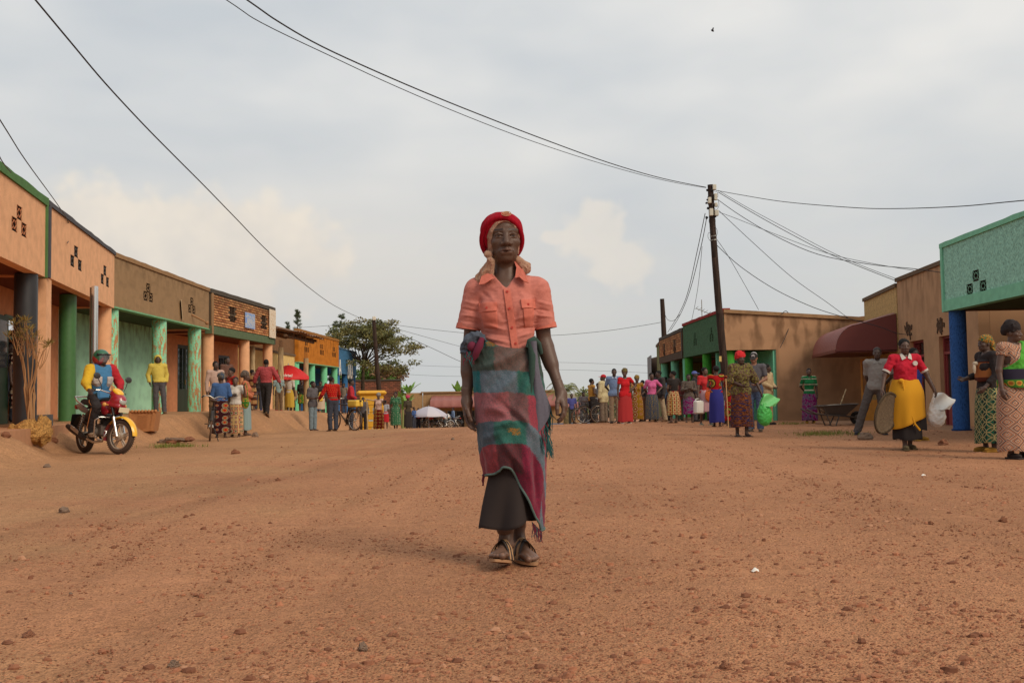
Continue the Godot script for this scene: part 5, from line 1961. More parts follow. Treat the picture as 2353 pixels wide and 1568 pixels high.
func grass_patch(c:Vector3,rx:float,rz:float,n:int,label:String)->void:
	var rng:=RandomNumberGenerator.new()
	rng.seed=int(absf(c.x)*100)+n
	var m:=MB.new()
	for i in n:
		var x:=c.x+rng.randfn(0,rx*0.5)
		var z:=c.z+rng.randfn(0,rz*2.0)
		var col:=c8(104,112,52).lerp(c8(146,134,74),rng.randf()*0.7).srgb_to_linear()
		m.col=Color(col.r,col.g,col.b)
		var d:=Vector3(rng.randfn(0,0.5),1.0,rng.randfn(0,0.5)).normalized()
		leaf(m,Vector3(x,ground(x,z)- 0.01,z),d,d.cross(rnd_dir(rng)).normalized(),rng.randf_range(0.05,0.13),0.006)
	var o:=obj("grass",m,leaf_mat("leaves"))
	stuff(o)
	o.set_meta("label",label)
	o.set_meta("category","grass")

func make_gravel()->void:
	var rng:=RandomNumberGenerator.new()
	rng.seed=900
	var gm:=mat("gravel",Color.WHITE,0.93,{"vcol":true,"spec":0.25})
	var nn:=noise(31,0.5,3)
	for v in 4:
		var rk:=rock(rng,Vector3.ONE,0.28,6+v%2)
		var tr:Array[Transform3D]=[]
		var cl:Array[Color]=[]
		for i in 28000:
			var d:=2.4*pow(14.0,rng.randf())
			var x:=rng.randf_range(-0.56,0.56)*(d+1.0)
			var dens:=clampf(smoothstep(-2.6,-0.2,x+nn.get_noise_2d(x,d)*2.0)+0.16,0,1)*clampf(0.75+nn.get_noise_2d(x*2+40,d*2)*1.3,0.12,1.0)
			if x<-4.5:dens*=0.35
			if rng.randf()>dens:continue
			var r:=0.0027*pow(rng.randf(),-0.38)
			if r>0.02:r=0.02*rng.randf()
			r*=0.85+0.012*d
			var y:=ground(x,-d)+ground_fine(x,d)
			var b:=Basis(Vector3.UP,rng.randf()*TAU)*Basis(Vector3.RIGHT,rng.randfn(0,0.3))
			b=b.scaled(Vector3(r*rng.randf_range(0.9,1.6),r*rng.randf_range(0.5,0.95),r))
			tr.append(Transform3D(b,Vector3(x,y+r*0.15,-d)))
			var c:=c8(168,114,86).lerp(c8(112,74,56),rng.randf())
			if rng.randf()<0.07:c=c8(172,128,100)
			cl.append(c.srgb_to_linear())
		var mm:=MultiMesh.new()
		mm.transform_format=MultiMesh.TRANSFORM_3D
		mm.use_colors=true
		mm.mesh=rk.mesh()
		mm.instance_count=tr.size()
		for i in tr.size():
			mm.set_instance_transform(i,tr[i])
			mm.set_instance_color(i,cl[i])
		var o:=MultiMeshInstance3D.new()
		o.multimesh=mm
		o.material_override=gm
		o.name=numbered("gravel")
		add_child(o)
		stuff(o)
		o.set_meta("label","loose red brown gravel scattered over the dirt road")
		o.set_meta("category","gravel")
		o.set_meta("group","gravel on the road")

func ring_pts(c:Vector3,r:float,n:int)->Array:
	var q:=[]
	for i in n:
		q.append(c+Vector3(cos(TAU*i/n),sin(TAU*i/n),0)*r)
	return q
func bicycle(label:String,at:Vector3,turn:float,frame:Material,lean:=0.0)->Node3D:
	var t:=thing("bicycle",label,"bicycle",at,turn,"bicycles in the street")
	t.rotation.x=0.0
	t.basis=Basis(Vector3.UP,turn)*Basis(Vector3.RIGHT,lean)
	var rubber:=mat("dusty tyre",c8(92,70,56),0.85)
	var chrome:=mat("dull chrome",c8(190,186,178),0.3,{"metal":0.8})
	for sx in [-0.52,0.52]:
		var c:=Vector3(sx,0.34,0)
		var wh:=MB.new()
		wh.tube(ring_pts(c,0.318,32),0.022,7,false,true)
		var w:=obj("wheel",wh,rubber,t)
		var rim:=MB.new()
		rim.tube(ring_pts(c,0.292,32),0.010,6,false,true)
		obj("rim",rim,chrome,w)
		var sp:=MB.new()
		for i in 18:
			var a:=TAU*i/18
			sp.cyl(c+Vector3(cos(a+0.2)*0.02,sin(a+0.2)*0.02,0.02*(1 if i%2 else -1)),c+Vector3(cos(a),sin(a),0)*0.288,0.0022,0.0022,4)
		sp.cyl(c-Vector3(0,0,0.05),c+Vector3(0,0,0.05),0.022,0.022,8)
		obj("spokes",sp,chrome,w)
		var mg:=MB.new()
		var rows:=[]
		for i in 15:
			var a:=lerpf(0.15,2.7,i/14.0)if sx<0 else lerpf(0.5,2.5,i/14.0)
			rows.append([c+Vector3(cos(a)*0.355,sin(a)*0.355,-0.028),c+Vector3(cos(a)*0.368,sin(a)*0.368,0),c+Vector3(cos(a)*0.355,sin(a)*0.355,0.028)])
		mg.grid(rows)
		obj("mudguard",mg,frame,t)
	var bb:=Vector3(-0.08,0.28,0)
	var seat:=Vector3(-0.24,0.86,0)
	var head:=Vector3(0.36,0.86,0)
	var f:=MB.new()
	for q in [[bb,seat],[bb,Vector3(0.39,0.72,0)],[Vector3(-0.22,0.80,0),head],[Vector3(0.40,0.66,0),Vector3(0.355,0.94,0)]]:
		f.cyl(q[0],q[1],0.018,0.018,8)
	for z in [-0.05,0.05]:
		f.cyl(bb+Vector3(0,0,z*0.6),Vector3(-0.52,0.34,z),0.011,0.009,6)
		f.cyl(Vector3(-0.23,0.8,z*0.5),Vector3(-0.52,0.34,z),0.010,0.009,6)
		f.cyl(Vector3(0.40,0.68,z*0.7),Vector3(0.52,0.34,z),0.012,0.010,6)
	obj("frame",f,frame,t)
	var hb:=MB.new()
	hb.tube([Vector3(0.20,1.0,-0.27),Vector3(0.33,1.03,-0.22),Vector3(0.37,1.03,-0.1),Vector3(0.35,0.98,0),Vector3(0.37,1.03,0.1),Vector3(0.33,1.03,0.22),Vector3(0.20,1.0,0.27)],0.012,7)
	hb.cyl(Vector3(0.355,0.9,0),Vector3(0.35,0.99,0),0.013,0.013,7)
	var h:=obj("handlebar",hb,chrome,t)
	for z in [-0.27,0.27]:
		var g:=MB.new()
		g.cyl(Vector3(0.17,0.99,z*1.01),Vector3(0.29,1.02,z*0.88),0.017,0.017,8)
		obj("grip",g,mat("black rubber",c8(34,33,33),0.8),h)
	var sd:=MB.new()
	sd.ball(Vector3(-0.30,0.93,0),Vector3(0.12,0.035,0.085),Basis(),14,8)
	sd.ball(Vector3(-0.16,0.93,0),Vector3(0.11,0.026,0.03),Basis(),10,8)
	sd.cyl(Vector3(-0.245,0.84,0),Vector3(-0.26,0.92,0),0.013,0.013,6)
	obj("saddle",sd,mat("worn leather",c8(66,46,36),0.6),t)
	var rk:=MB.new()
	for z in [-0.06,0.06]:
		rk.tube([Vector3(-0.27,0.74,z),Vector3(-0.78,0.76,z)],0.009,6)
		rk.tube([Vector3(-0.52,0.36,z*1.2),Vector3(-0.72,0.75,z*1.1)],0.008,6)
	for i in 5:
		rk.cyl(Vector3(-0.32-0.11*i,0.755,-0.09),Vector3(-0.32-0.11*i,0.755,0.09),0.007,0.007,5)
	obj("rack",rk,mat("black rack",c8(44,40,38),0.6),t)
	var cr:=MB.new()
	cr.cyl(bb+Vector3(0,0,0.05),bb+Vector3(0,0,0.058),0.09,0.09,18)
	cr.cyl(bb+Vector3(0,0,0.07),bb+Vector3(0.12,-0.11,0.07),0.009,0.009,6)
	cr.cyl(bb+Vector3(0,0,-0.07),bb+Vector3(-0.12,0.11,-0.07),0.009,0.009,6)
	cr.cbox(bb+Vector3(0.12,-0.11,0.12),Vector3(0.09,0.02,0.07),0.005)
	cr.cbox(bb+Vector3(-0.12,0.11,-0.12),Vector3(0.09,0.02,0.07),0.005)
	cr.tube([bb+Vector3(0,0.09,0.054),Vector3(-0.52,0.375,0.054)],0.005,4)
	cr.tube([bb+Vector3(0,-0.09,0.054),Vector3(-0.52,0.305,0.054)],0.005,4)
	obj("crank",cr,mat("greasy steel",c8(70,62,56),0.5,{"metal":0.5}),t)
	var st:=MB.new()
	st.cyl(Vector3(-0.42,0.3,0.07),Vector3(-0.5,0.0,0.2),0.009,0.009,6)
	obj("stand",st,mat("black rack",c8(44,40,38),0.6),t)
	return t
func jerrycan(label:String,at:Vector3,b:Basis,m:Material,s:=Vector3(0.30,0.36,0.17))->Node3D:
	var t:=thing("jerrycan",label,"jerrycan",at,0.0,"plastic jerrycans")
	t.basis=b
	var k:=MB.new()
	k.cbox(Vector3(0,s.y/2,0),s,0.035)
	k.cbox(Vector3(0,s.y*0.5,0),Vector3(s.x*0.7,s.y*0.72,s.z+0.012),0.02)
	obj("body",k,m,t)
	var h:=MB.new()
	h.tube([Vector3(-s.x*0.38,s.y-0.01,0),Vector3(-s.x*0.3,s.y+0.05,0),Vector3(s.x*0.1,s.y+0.055,0),Vector3(s.x*0.18,s.y-0.01,0)],0.016,8)
	obj("handle",h,m,t)
	var c:=MB.new()
	c.cyl(Vector3(s.x*0.34,s.y-0.01,0),Vector3(s.x*0.36,s.y+0.05,0),0.03,0.028,12)
	obj("cap",c,mat("cap dark",c8(60,50,40),0.5),t)
	return t
func motorcycle(label:String,at:Vector3,b:Basis,paint_m:Material,second:Material,group:="")->Node3D:
	var t:=thing("motorcycle",label,"motorcycle",at,0.0,group)
	t.basis=b
	var tyre:=mat("dusty moto tyre",c8(78,62,52),0.85,{"tex":texs["plaster"],"tri":4.0})
	var alloy:=mat("dusty alloy",c8(176,160,142),0.45,{"metal":0.5})
	var chrome:=mat("moto chrome",c8(206,204,200),0.2,{"metal":0.9,"spec":0.6})
	var black:=mat("moto black",c8(32,31,31),0.45)
	var steel:=mat("engine metal",c8(120,112,104),0.5,{"metal":0.5})
	for sx in [-0.635,0.635]:
		var c:=Vector3(sx,0.295,0)
		var r:=0.245
		var wt:=MB.new()
		wt.tube(ring_pts(c,r,36),0.052 if sx<0 else 0.045,10,false,true)
		for i in 48:
			var a:=TAU*i/48
			for z in [-0.018,0.018]:
				wt.box(c+Vector3(cos(a)*(r+0.044),sin(a)*(r+0.044),z),Vector3(0.012,0.016,0.024),Basis(Vector3(0,0,1),a+0.5*signf(z)))
		var w:=obj("wheel",wt,tyre,t)
		var rm:=MB.new()
		rm.tube(ring_pts(c+Vector3(0,0,0.022),0.207,36),0.012,7,false,true)
		rm.tube(ring_pts(c-Vector3(0,0,0.022),0.207,36),0.012,7,false,true)
		var rows:=[]
		for i in 37:
			var a:=TAU*i/36
			rows.append([c+Vector3(cos(a)*0.203,sin(a)*0.203,-0.022),c+Vector3(cos(a)*0.203,sin(a)*0.203,0.022)])
		rm.grid(rows)
		obj("rim",rm,alloy,w)
		for i in 5:
			var a:=TAU*i/5+0.3
			for e in [-0.12,0.12]:
				var sm:=MB.new()
				sm.cyl(c+Vector3(cos(a+e*2)*0.04,sin(a+e*2)*0.04,0),c+Vector3(cos(a+e)*0.2,sin(a+e)*0.2,0),0.016,0.011,7)
				obj("spoke",sm,alloy,w)
		var hm:=MB.new()
		hm.cyl(c-Vector3(0,0,0.06),c+Vector3(0,0,0.06),0.075,0.07,20)
		hm.cyl(c+Vector3(0,0,0.06),c+Vector3(0,0,0.085),0.04,0.03,16)
		obj("hub",hm,alloy,w)
	for z in [-0.085,0.085]:
		var fk:=MB.new()
		fk.cyl(Vector3(0.635,0.295,z),Vector3(0.52,0.62,z),0.028,0.026,12)
		obj("fork_slider",fk,chrome,t)
		var fu:=MB.new()
		fu.cyl(Vector3(0.53,0.6,z),Vector3(0.40,0.98,z),0.02,0.02,10)
		obj("fork_tube",fu,black,t)
	var mg:=MB.new()
	var rows:=[]
	for i in 19:
		var a:=lerpf(0.05,2.5,i/18.0)
		var wd:=0.07*(0.75+0.25*sin(PI*i/18.0))
		var row:=[]
		for q in 7:
			var e:=lerpf(-1,1,q/6.0)
			row.append(Vector3(0.635+cos(a)*(0.345-0.03*e*e),0.295+sin(a)*(0.345-0.03*e*e),e*wd))
		rows.append(row)
	mg.grid(rows)
	obj("front_mudguard",mg,second,t)
	var mg2:=MB.new()
	rows=[]
	for i in 12:
		var a:=lerpf(2.3,3.35,i/11.0)
		var row:=[]
		for q in 7:
			var e:=lerpf(-1,1,q/6.0)
			row.append(Vector3(0.635+cos(a)*(0.352-0.03*e*e),0.295+sin(a)*(0.352-0.03*e*e),e*0.062))
		rows.append(row)
	mg2.grid(rows)
	obj("mudguard_flap",mg2,paint_m,t)
	var ff:=Field.new(Vector3(0.2,0.66,-0.22),Vector3(0.76,1.16,0.22),0.014)
	ff.ell(Vector3(0.50,0.90,0),Vector3(0.15,0.12,0.125),0.03)
	ff.ell(Vector3(0.44,1.02,0),Vector3(0.11,0.075,0.10),0.04)
	ff.cap(Vector3(0.40,0.84,0.10),Vector3(0.58,0.80,0.05),0.045,0.04,0.03)
	ff.cap(Vector3(0.40,0.84,-0.10),Vector3(0.58,0.80,-0.05),0.045,0.04,0.03)
	ff.ell(Vector3(0.26,0.95,0),Vector3(0.12,0.2,0.2),0.02,Basis(),true)
	var fm:=MB.new()
	ff.to(fm)
	var fairing:=obj("fairing",fm,paint_m,t)
	var cowl:=MB.new()
	cowl.ball(Vector3(0.485,1.045,0),Vector3(0.115,0.05,0.095),Basis(Vector3(0,0,1),-0.55),14,8)
	obj("cowl",cowl,second,t)
	var lp:=MB.new()
	lp.ball(Vector3(0.60,0.895,0),Vector3(0.05,0.075,0.085),Basis(Vector3(0,0,1),0.25),16,10)
	obj("headlight",lp,mat("lamp glass",c8(168,170,166),0.08,{"spec":0.8}),t)
	for z in [-1.0,1.0]:
		var id:=MB.new()
		id.cyl(Vector3(0.42,0.82,z*0.1),Vector3(0.43,0.82,z*0.2),0.012,0.012,6)
		id.ball(Vector3(0.435,0.82,z*0.225),Vector3(0.04,0.035,0.03),Basis(),10,8)
		obj("indicator",id,mat("amber lamp",c8(206,150,80),0.15),t)
		var mr:=MB.new()
		mr.tube([Vector3(0.36,1.06,z*0.24),Vector3(0.37,1.16,z*0.28),Vector3(0.34,1.25,z*0.33)],0.007,6)
		mr.ball(Vector3(0.34,1.29,z*0.35),Vector3(0.022,0.055,0.075),Basis(Vector3(0,1,0),0.0),14,8)
		obj("mirror",mr,mat("mirror back",c8(58,56,56),0.4),t)
	var npl:=MB.new()
	npl.cbox(Vector3(0.655,0.74,0),Vector3(0.012,0.085,0.22),0.003,Basis(Vector3(0,0,1),-0.2))
	obj("number_plate",npl,mat("plate cream",c8(206,196,168),0.6),t)
	var hb:=MB.new()
	hb.tube([Vector3(0.20,1.05,-0.36),Vector3(0.33,1.06,-0.24),Vector3(0.38,1.02,-0.08),Vector3(0.38,1.02,0.08),Vector3(0.33,1.06,0.24),Vector3(0.20,1.05,0.36)],0.012,8)
	var hbo:=obj("handlebar",hb,chrome,t)
	for z in [-1.0,1.0]:
		var g:=MB.new()
		g.cyl(Vector3(0.18,1.05,z*0.375),Vector3(0.28,1.055,z*0.29),0.019,0.019,8)
		g.tube([Vector3(0.34,1.05,z*0.27),Vector3(0.30,1.045,z*0.36),Vector3(0.24,1.04,z*0.41)],0.006,5)
		obj("grip",g,black,hbo)
	var tf:=Field.new(Vector3(-0.2,0.6,-0.22),Vector3(0.46,1.0,0.22),0.014)
	tf.ell(Vector3(0.16,0.83,0),Vector3(0.235,0.115,0.14),0.03)
	tf.ell(Vector3(0.24,0.80,0),Vector3(0.15,0.12,0.155),0.03)
	tf.ell(Vector3(0.30,0.72,0.11),Vector3(0.12,0.06,0.03),0.03)
	tf.ell(Vector3(0.30,0.72,-0.11),Vector3(0.12,0.06,0.03),0.03)
	var tm:=MB.new()
	tf.to(tm)
	var tank:=obj("fuel_tank",tm,paint_m,t)
	var cv:=MB.new()
	cv.ball(Vector3(0.17,0.90,0),Vector3(0.2,0.06,0.125),Basis(),14,8)
	obj("tank_cover",cv,black,tank)
	var sf:=Field.new(Vector3(-0.85,0.7,-0.2),Vector3(0.12,1.0,0.2),0.014)
	sf.cap(Vector3(-0.02,0.80,0),Vector3(-0.28,0.80,0),0.075,0.10,0.04)
	sf.cap(Vector3(-0.28,0.82,0),Vector3(-0.66,0.87,0),0.095,0.075,0.04)
	sf.cut(Vector3(0,0.775,0),Vector3(-0.12,-1,0))
	var smm:=MB.new()
	sf.to(smm)
	obj("seat",smm,mat("seat vinyl",c8(44,40,38),0.55),t)
	for z in [-1.0,1.0]:
		var sp:=MB.new()
		sp.ball(Vector3(-0.22,0.66,z*0.12),Vector3(0.19,0.085,0.035),Basis(Vector3(0,0,1),0.2),14,8)
		obj("side_panel",sp,black,t)
		var tp:=MB.new()
		tp.ball(Vector3(-0.52,0.77,z*0.10),Vector3(0.25,0.06,0.035),Basis(Vector3(0,0,1),-0.28),14,8)
		obj("tail_panel",tp,mat("silver panel",c8(150,142,138),0.35,{"metal":0.4}),t)
		var gr:=MB.new()
		gr.tube([Vector3(-0.42,0.82,z*0.13),Vector3(-0.62,0.90,z*0.15),Vector3(-0.80,0.98,z*0.11),Vector3(-0.84,0.98,0)],0.014,8)
		obj("grab_rail",gr,chrome,t)
		var sh:=MB.new()
		sh.cyl(Vector3(-0.62,0.33,z*0.12),Vector3(-0.46,0.68,z*0.12),0.014,0.014,8)
		var coil:=[]
		for i in 60:
			var f:=i/59.0
			var c:=Vector3(-0.60,0.38,z*0.12).lerp(Vector3(-0.47,0.64,z*0.12),f)
			coil.append(c+Vector3(cos(i*0.75)*0.03,0,sin(i*0.75)*0.03))
		sh.tube(coil,0.007,5)
		obj("shock_absorber",sh,chrome,t)
		var sw:=MB.new()
		sw.cyl(Vector3(-0.12,0.36,z*0.1),Vector3(-0.66,0.295,z*0.1),0.022,0.02,8)
		obj("swing_arm",sw,black,t)
		var pg:=MB.new()
		pg.cyl(Vector3(0.02,0.30,z*0.1),Vector3(0.02,0.30,z*0.26),0.018,0.018,8)
		obj("footpeg",pg,black,t)
	var rmg:=MB.new()
	rows=[]
	for i in 14:
		var a:=lerpf(0.9,2.95,i/13.0)
		rows.append([Vector3(-0.635+cos(a)*0.35,0.295+sin(a)*0.35,-0.085),Vector3(-0.635+cos(a)*0.375,0.295+sin(a)*0.375,0),Vector3(-0.635+cos(a)*0.35,0.295+sin(a)*0.35,0.085)])
	rmg.grid(rows)
	obj("rear_mudguard",rmg,black,t)
	var tl:=MB.new()
	tl.cbox(Vector3(-0.86,0.80,0),Vector3(0.08,0.08,0.16),0.02)
	obj("tail_light",tl,mat("tail red",c8(150,30,28),0.2),t)
	var fl:=MB.new()
	fl.cbox(Vector3(-1.0,0.56,0),Vector3(0.02,0.24,0.17),0.006,Basis(Vector3(0,0,1),-0.35))
	obj("mud_flap",fl,black,t)
	var en:=MB.new()
	en.cbox(Vector3(0.04,0.40,0),Vector3(0.36,0.22,0.24),0.04)
	en.cyl(Vector3(-0.02,0.38,0.10),Vector3(-0.02,0.38,0.17),0.105,0.09,20)
	en.cyl(Vector3(-0.02,0.38,-0.10),Vector3(-0.02,0.38,-0.17),0.105,0.09,20)
	var engine:=obj("engine",en,steel,t)
	for i in 8:
		var fn:=MB.new()
		fn.cbox(Vector3(0.14+i*0.006,0.50+i*0.022,0),Vector3(0.17,0.010,0.19),0.003,Basis(Vector3(0,0,1),-0.25))
		obj("cooling_fin",fn,mat("fin black",c8(52,50,48),0.5),engine)
	var fr:=MB.new()
	fr.tube([Vector3(0.42,0.92,0),Vector3(0.36,0.62,0),Vector3(0.28,0.30,0),Vector3(-0.05,0.24,0),Vector3(-0.2,0.4,0),Vector3(-0.3,0.72,0)],0.022,8)
	fr.cyl(Vector3(0.4,0.9,0),Vector3(-0.7,0.76,0),0.024,0.02,8)
	obj("frame",fr,black,t)
	var ex:=MB.new()
	ex.tube([Vector3(0.22,0.46,0.05),Vector3(0.33,0.36,0.1),Vector3(0.26,0.22,0.14),Vector3(0.0,0.2,0.16),Vector3(-0.28,0.27,0.18)],0.022,8)
	obj("exhaust_pipe",ex,chrome,t)
	var mf:=MB.new()
	mf.tube([Vector3(-0.22,0.25,0.18),Vector3(-0.32,0.28,0.19),Vector3(-0.72,0.42,0.2),Vector3(-0.88,0.47,0.2)],[0.03,0.052,0.055,0.04],14)
	var muf:=obj("muffler",mf,mat("sooty muffler",c8(66,56,50),0.5,{"metal":0.4}),t)
	var sg:=MB.new()
	sg.cbox(Vector3(-0.5,0.41,0.255),Vector3(0.3,0.07,0.012),0.004,Basis(Vector3(0,0,1),-0.33))
	obj("heat_shield",sg,chrome,muf)
	for z in [-1.0,1.0]:
		var cg:=MB.new()
		cg.tube([Vector3(0.32,0.62,z*0.03),Vector3(0.30,0.63,z*0.2),Vector3(0.26,0.58,z*0.26),Vector3(0.22,0.32,z*0.26),Vector3(0.24,0.25,z*0.2),Vector3(0.25,0.24,z*0.03)],0.014,8)
		obj("crash_bar",cg,chrome,t)
	return t
func make_vehicles()->void:
	if crumple==null:
		crumple=noise(301,14.0,2)
	make_prints()
	var front:=pt(276,1034,16.7)
	var dir:=Vector3(cos(0.72),0,sin(0.72))
	var c:=Vector3(front.x,0,front.z)- dir*0.635
	var ya:=ground(c.x+dir.x*0.635,c.z+dir.z*0.635)
	var yb:=ground(c.x-dir.x*0.635,c.z-dir.z*0.635)
	c.y=(ya+yb)/2+0.006
	var turn:=atan2(-dir.z,dir.x)
	var mb_:=Basis(Vector3.UP,turn)*Basis(Vector3(0,0,1),atan2(ya-yb,1.27))
	var red:=mat("moto red",c8(148,26,42),0.3,{"coat":0.6,"spec":0.5})
	var yellow:=mat("moto yellow",c8(226,172,38),0.35,{"coat":0.4})
	var bike:=motorcycle("red motorcycle with yellow front mudguard carrying a helmeted rider",c,mb_,red,yellow)
	var sb:=Basis(Vector3(-0.325,0.946,0).normalized(),0.32)
	var sp:=Vector3(0.40,0.98,0)
	for n in bike.get_children():
		var nm:=String(n.name).rstrip("0123456789")
		if nm in ["fork_slider","fork_tube","front_mudguard","mudguard_flap","fairing","cowl","headlight","indicator","mirror","number_plate","handlebar"]or(nm=="wheel" and n.mesh.get_aabb().get_center().x>0.0):
			n.transform=Transform3D(sb,sp-sb*sp)
	var seat:=c+mb_*Vector3(-0.16,0.0,0)
	var rp:=person({"label":"motorcycle rider in green and red helmet and yellow, red and blue jacket","at":seat,"yaw":rad_to_deg(turn)+90.0,"ht":1.74,"skin":3,"cell":0.014,"hcell":0.006,
		"hip":Vector3(0,0.93,0),"lean":Vector3(0,0,0.09),"look":24.0,
		"foot0":Vector3(-0.20,0.36,0.15),"foot1":Vector3(0.20,0.36,0.15),"knee0":Vector3(-0.21,0.80,0.36),"knee1":Vector3(0.21,0.80,0.36),
		"arm0":[Vector3(-0.13,-0.23,0.12),Vector3(-0.08,-0.12,0.27)],"arm1":[Vector3(0.14,-0.23,0.0),Vector3(-0.06,-0.12,0.17)],
		"bottom":{"kind":"trousers","m":cloth("rider black",c8(40,40,44)),"cuff":0.055},
		"top":{"m":cloth("jacket blue",c8(58,124,176)),"sleeve":0.05,"hem":0.93,"loose":0.03,"name":"jacket"},
		"head":{"kind":"helmet","m":mat("helmet green",c8(46,98,72),0.3,{"coat":0.5})},"shoes":cloth("beige shoes",c8(186,160,132)),"boot":true})
	var j:Dictionary=rp.get_meta("joints")
	var sm:=[cloth("jacket yellow",c8(228,184,42)),cloth("jacket red",c8(190,34,46))]
	for q in 2:
		var f:=Field.new(j["s%d"%q].min(j["w%d"%q])- Vector3(0.2,0.34,0.2),j["s%d"%q].max(j["w%d"%q])+Vector3(0.2,0.15,0.2),0.013)
		f.cap(j["s%d"%q],j["e%d"%q],0.095,0.075,0.03)
		f.cap(j["e%d"%q],j["e%d"%q].lerp(j["w%d"%q],0.86),0.078,0.05,0.03)
		f.rumple(crumple,0.008)
		var m:=MB.new()
		f.to(m)
		obj("sleeve",m,sm[q],rp)
		var ch:=Field.new(j.s0.min(j.s1)- Vector3(0.1,0.4,0.2),j.s0.max(j.s1)+Vector3(0.1,0.1,0.25),0.014)
		ch.ell((j.s0+j.s1)/2+Vector3((q*2-1)*0.075,-0.17,0.015),Vector3(0.115,0.16,0.145),0.02)
		ch.rumple(crumple,0.012)
		ch.cut((j.s0+j.s1)/2+Vector3((q*2-1)*0.045,0,0),Vector3(-(q*2-1),0,0))
		ch.cut((j.s0+j.s1)/2+Vector3(0,-0.13,0),Vector3(0,1,0))
		m=MB.new()
		ch.to(m)
		obj("chest_panel",m,cloth("jacket white",c8(196,190,188)),rp)
	var hm:=Field.new(Vector3(-0.25,0.82,-0.22),Vector3(0.25,1.15,0.26),0.014)
	hm.ell(Vector3(0,0.98,0.01),Vector3(0.185,0.15,0.155),0.02)
	hm.rumple(crumple,0.014)
	hm.cut(Vector3(0,1.07,0),Vector3.UP)
	hm.cut(Vector3(0,0.86,0),Vector3.DOWN)
	var m2:=MB.new()
	hm.to(m2)
	obj("jacket_hem",m2,cloth("jacket green",c8(38,112,66)),rp)
	var hc:Transform3D=(rp.get_node("helmet")as Node3D).transform
	var bk:=MB.new()
	bk.ball(Vector3(0,-0.01,-0.035),Vector3(0.132,0.118,0.122),Basis(),16,10)
	var bo:=obj("helmet_back",bk,mat("helmet red",c8(142,40,40),0.3,{"coat":0.5}),rp)
	bo.transform=hc
	var vm:=MB.new()
	var vr:=[]
	for i in 7:
		var row:=[]
		for k in 13:
			var a:=lerpf(-1.1,1.1,k/12.0)
			row.append(Vector3(sin(a)*0.138,0.055-0.02*i,-0.01+cos(a)*(0.152-0.0006*i*i)))
		vr.append(row)
	vm.grid(vr)
	var vo:=obj("visor",vm,mat("visor",c8(150,160,170),0.12,{"alpha":0.25}),rp)
	vo.transform=hc
	var vb:=MB.new()
	var arc:=[]
	for k in 13:
		var a:=lerpf(-1.25,1.25,k/12.0)
		arc.append(Vector3(sin(a)*0.138,0.06,-0.012+cos(a)*0.153))
	vb.tube(arc,0.012,7)
	vb.ball(Vector3(-0.13,0.06,0.03),Vector3(0.014,0.022,0.022))
	obj("visor_band",vb,mat("moto black",c8(32,31,31),0.45),rp).transform=hc
	var bagm:=MB.new()
	bagm.cbox(Vector3(0.0,1.0,0.22),Vector3(0.26,0.17,0.09),0.03,Basis(Vector3.RIGHT,-0.35))
	obj("waist_bag",bagm,cloth("bag blue",c8(60,120,170)),rp)
	var stp:=MB.new()
	for s in [-1.0,1.0]:
		stp.tube([j["h%d"%(0 if s<0 else 1)]+Vector3(s*0.09,0.03,0.05),(j["h%d"%(0 if s<0 else 1)]+j["k%d"%(0 if s<0 else 1)])/2+Vector3(s*0.1,0,0),j["k%d"%(0 if s<0 else 1)]+Vector3(s*0.078,0,0),j["f%d"%(0 if s<0 else 1)]+Vector3(s*0.066,0.08,0)],0.008,5)
	obj("stripe",stp,cloth("orange piping",c8(206,126,72)),rp)
	var bikem:=mat("bicycle black",c8(52,46,42),0.5)
	var b1:=pt(481,997,23.0)
	b1.y=ground(b1.x,b1.z)
	bicycle("old black roadster bicycle parked end-on beside the talking women",b1,1.86,bikem,0.1)
	var b2:=on_ground(790,989)
	var bk2:=bicycle("loaded bicycle straddled by the man in the starry red hoodie",Vector3(b2.x,ground(b2.x,b2.z),b2.z),PI-0.72,bikem,0.03)
	jerrycan("yellow jerrycan lying on the bicycle's rear rack",bk2.transform*Vector3(-0.30,0.86,0),bk2.basis*Basis(Vector3(0,0,1),PI/2),mat("yellow plastic",c8(216,178,72),0.45),Vector3(0.22,0.46,0.30))
	for q in [[1356,970,40.0,0.45,"bicycle held by the man in the mustard vest"],[1374,969,38.0,-0.3,"bicycle just behind the mustard vest, its wheel overlapping another's"],[1404,968,37.0,0.35,"bicycle between the red cap and the pale blue polo shirt"]]:
		var p:=pt(q[0],q[1],q[2])
		p.y=ground(p.x,p.z)
		bicycle(q[4],p,q[3],bikem,0.05)
	var silver:=mat("moto silver",c8(170,170,172),0.3,{"metal":0.4})
	var navy:=mat("moto navy",c8(46,54,84),0.35)
	var i:=0
	for q in [[950,75.0,0.3,navy,"dark motorcycle at the left of the row under the grey umbrella"],[968,76.0,2.9,navy,"dark motorcycle under the left edge of the grey umbrella"],[996,74.0,2.7,red,"red motorcycle under the right edge of the grey umbrella"],[1016,75.0,0.4,silver,"silver motorcycle right of the grey umbrella"],[1034,77.0,2.8,navy,"dark motorcycle at the right end of the row before the tan building"]]:
		var p:=pt(q[0],984,q[1])
		p.y=ground(p.x,p.z)+0.03
		motorcycle(q[4],p,Basis(Vector3.UP,q[2]),q[3],mat("moto white",c8(206,204,200),0.35),"motorcycles parked beyond the crest")
		i+=1
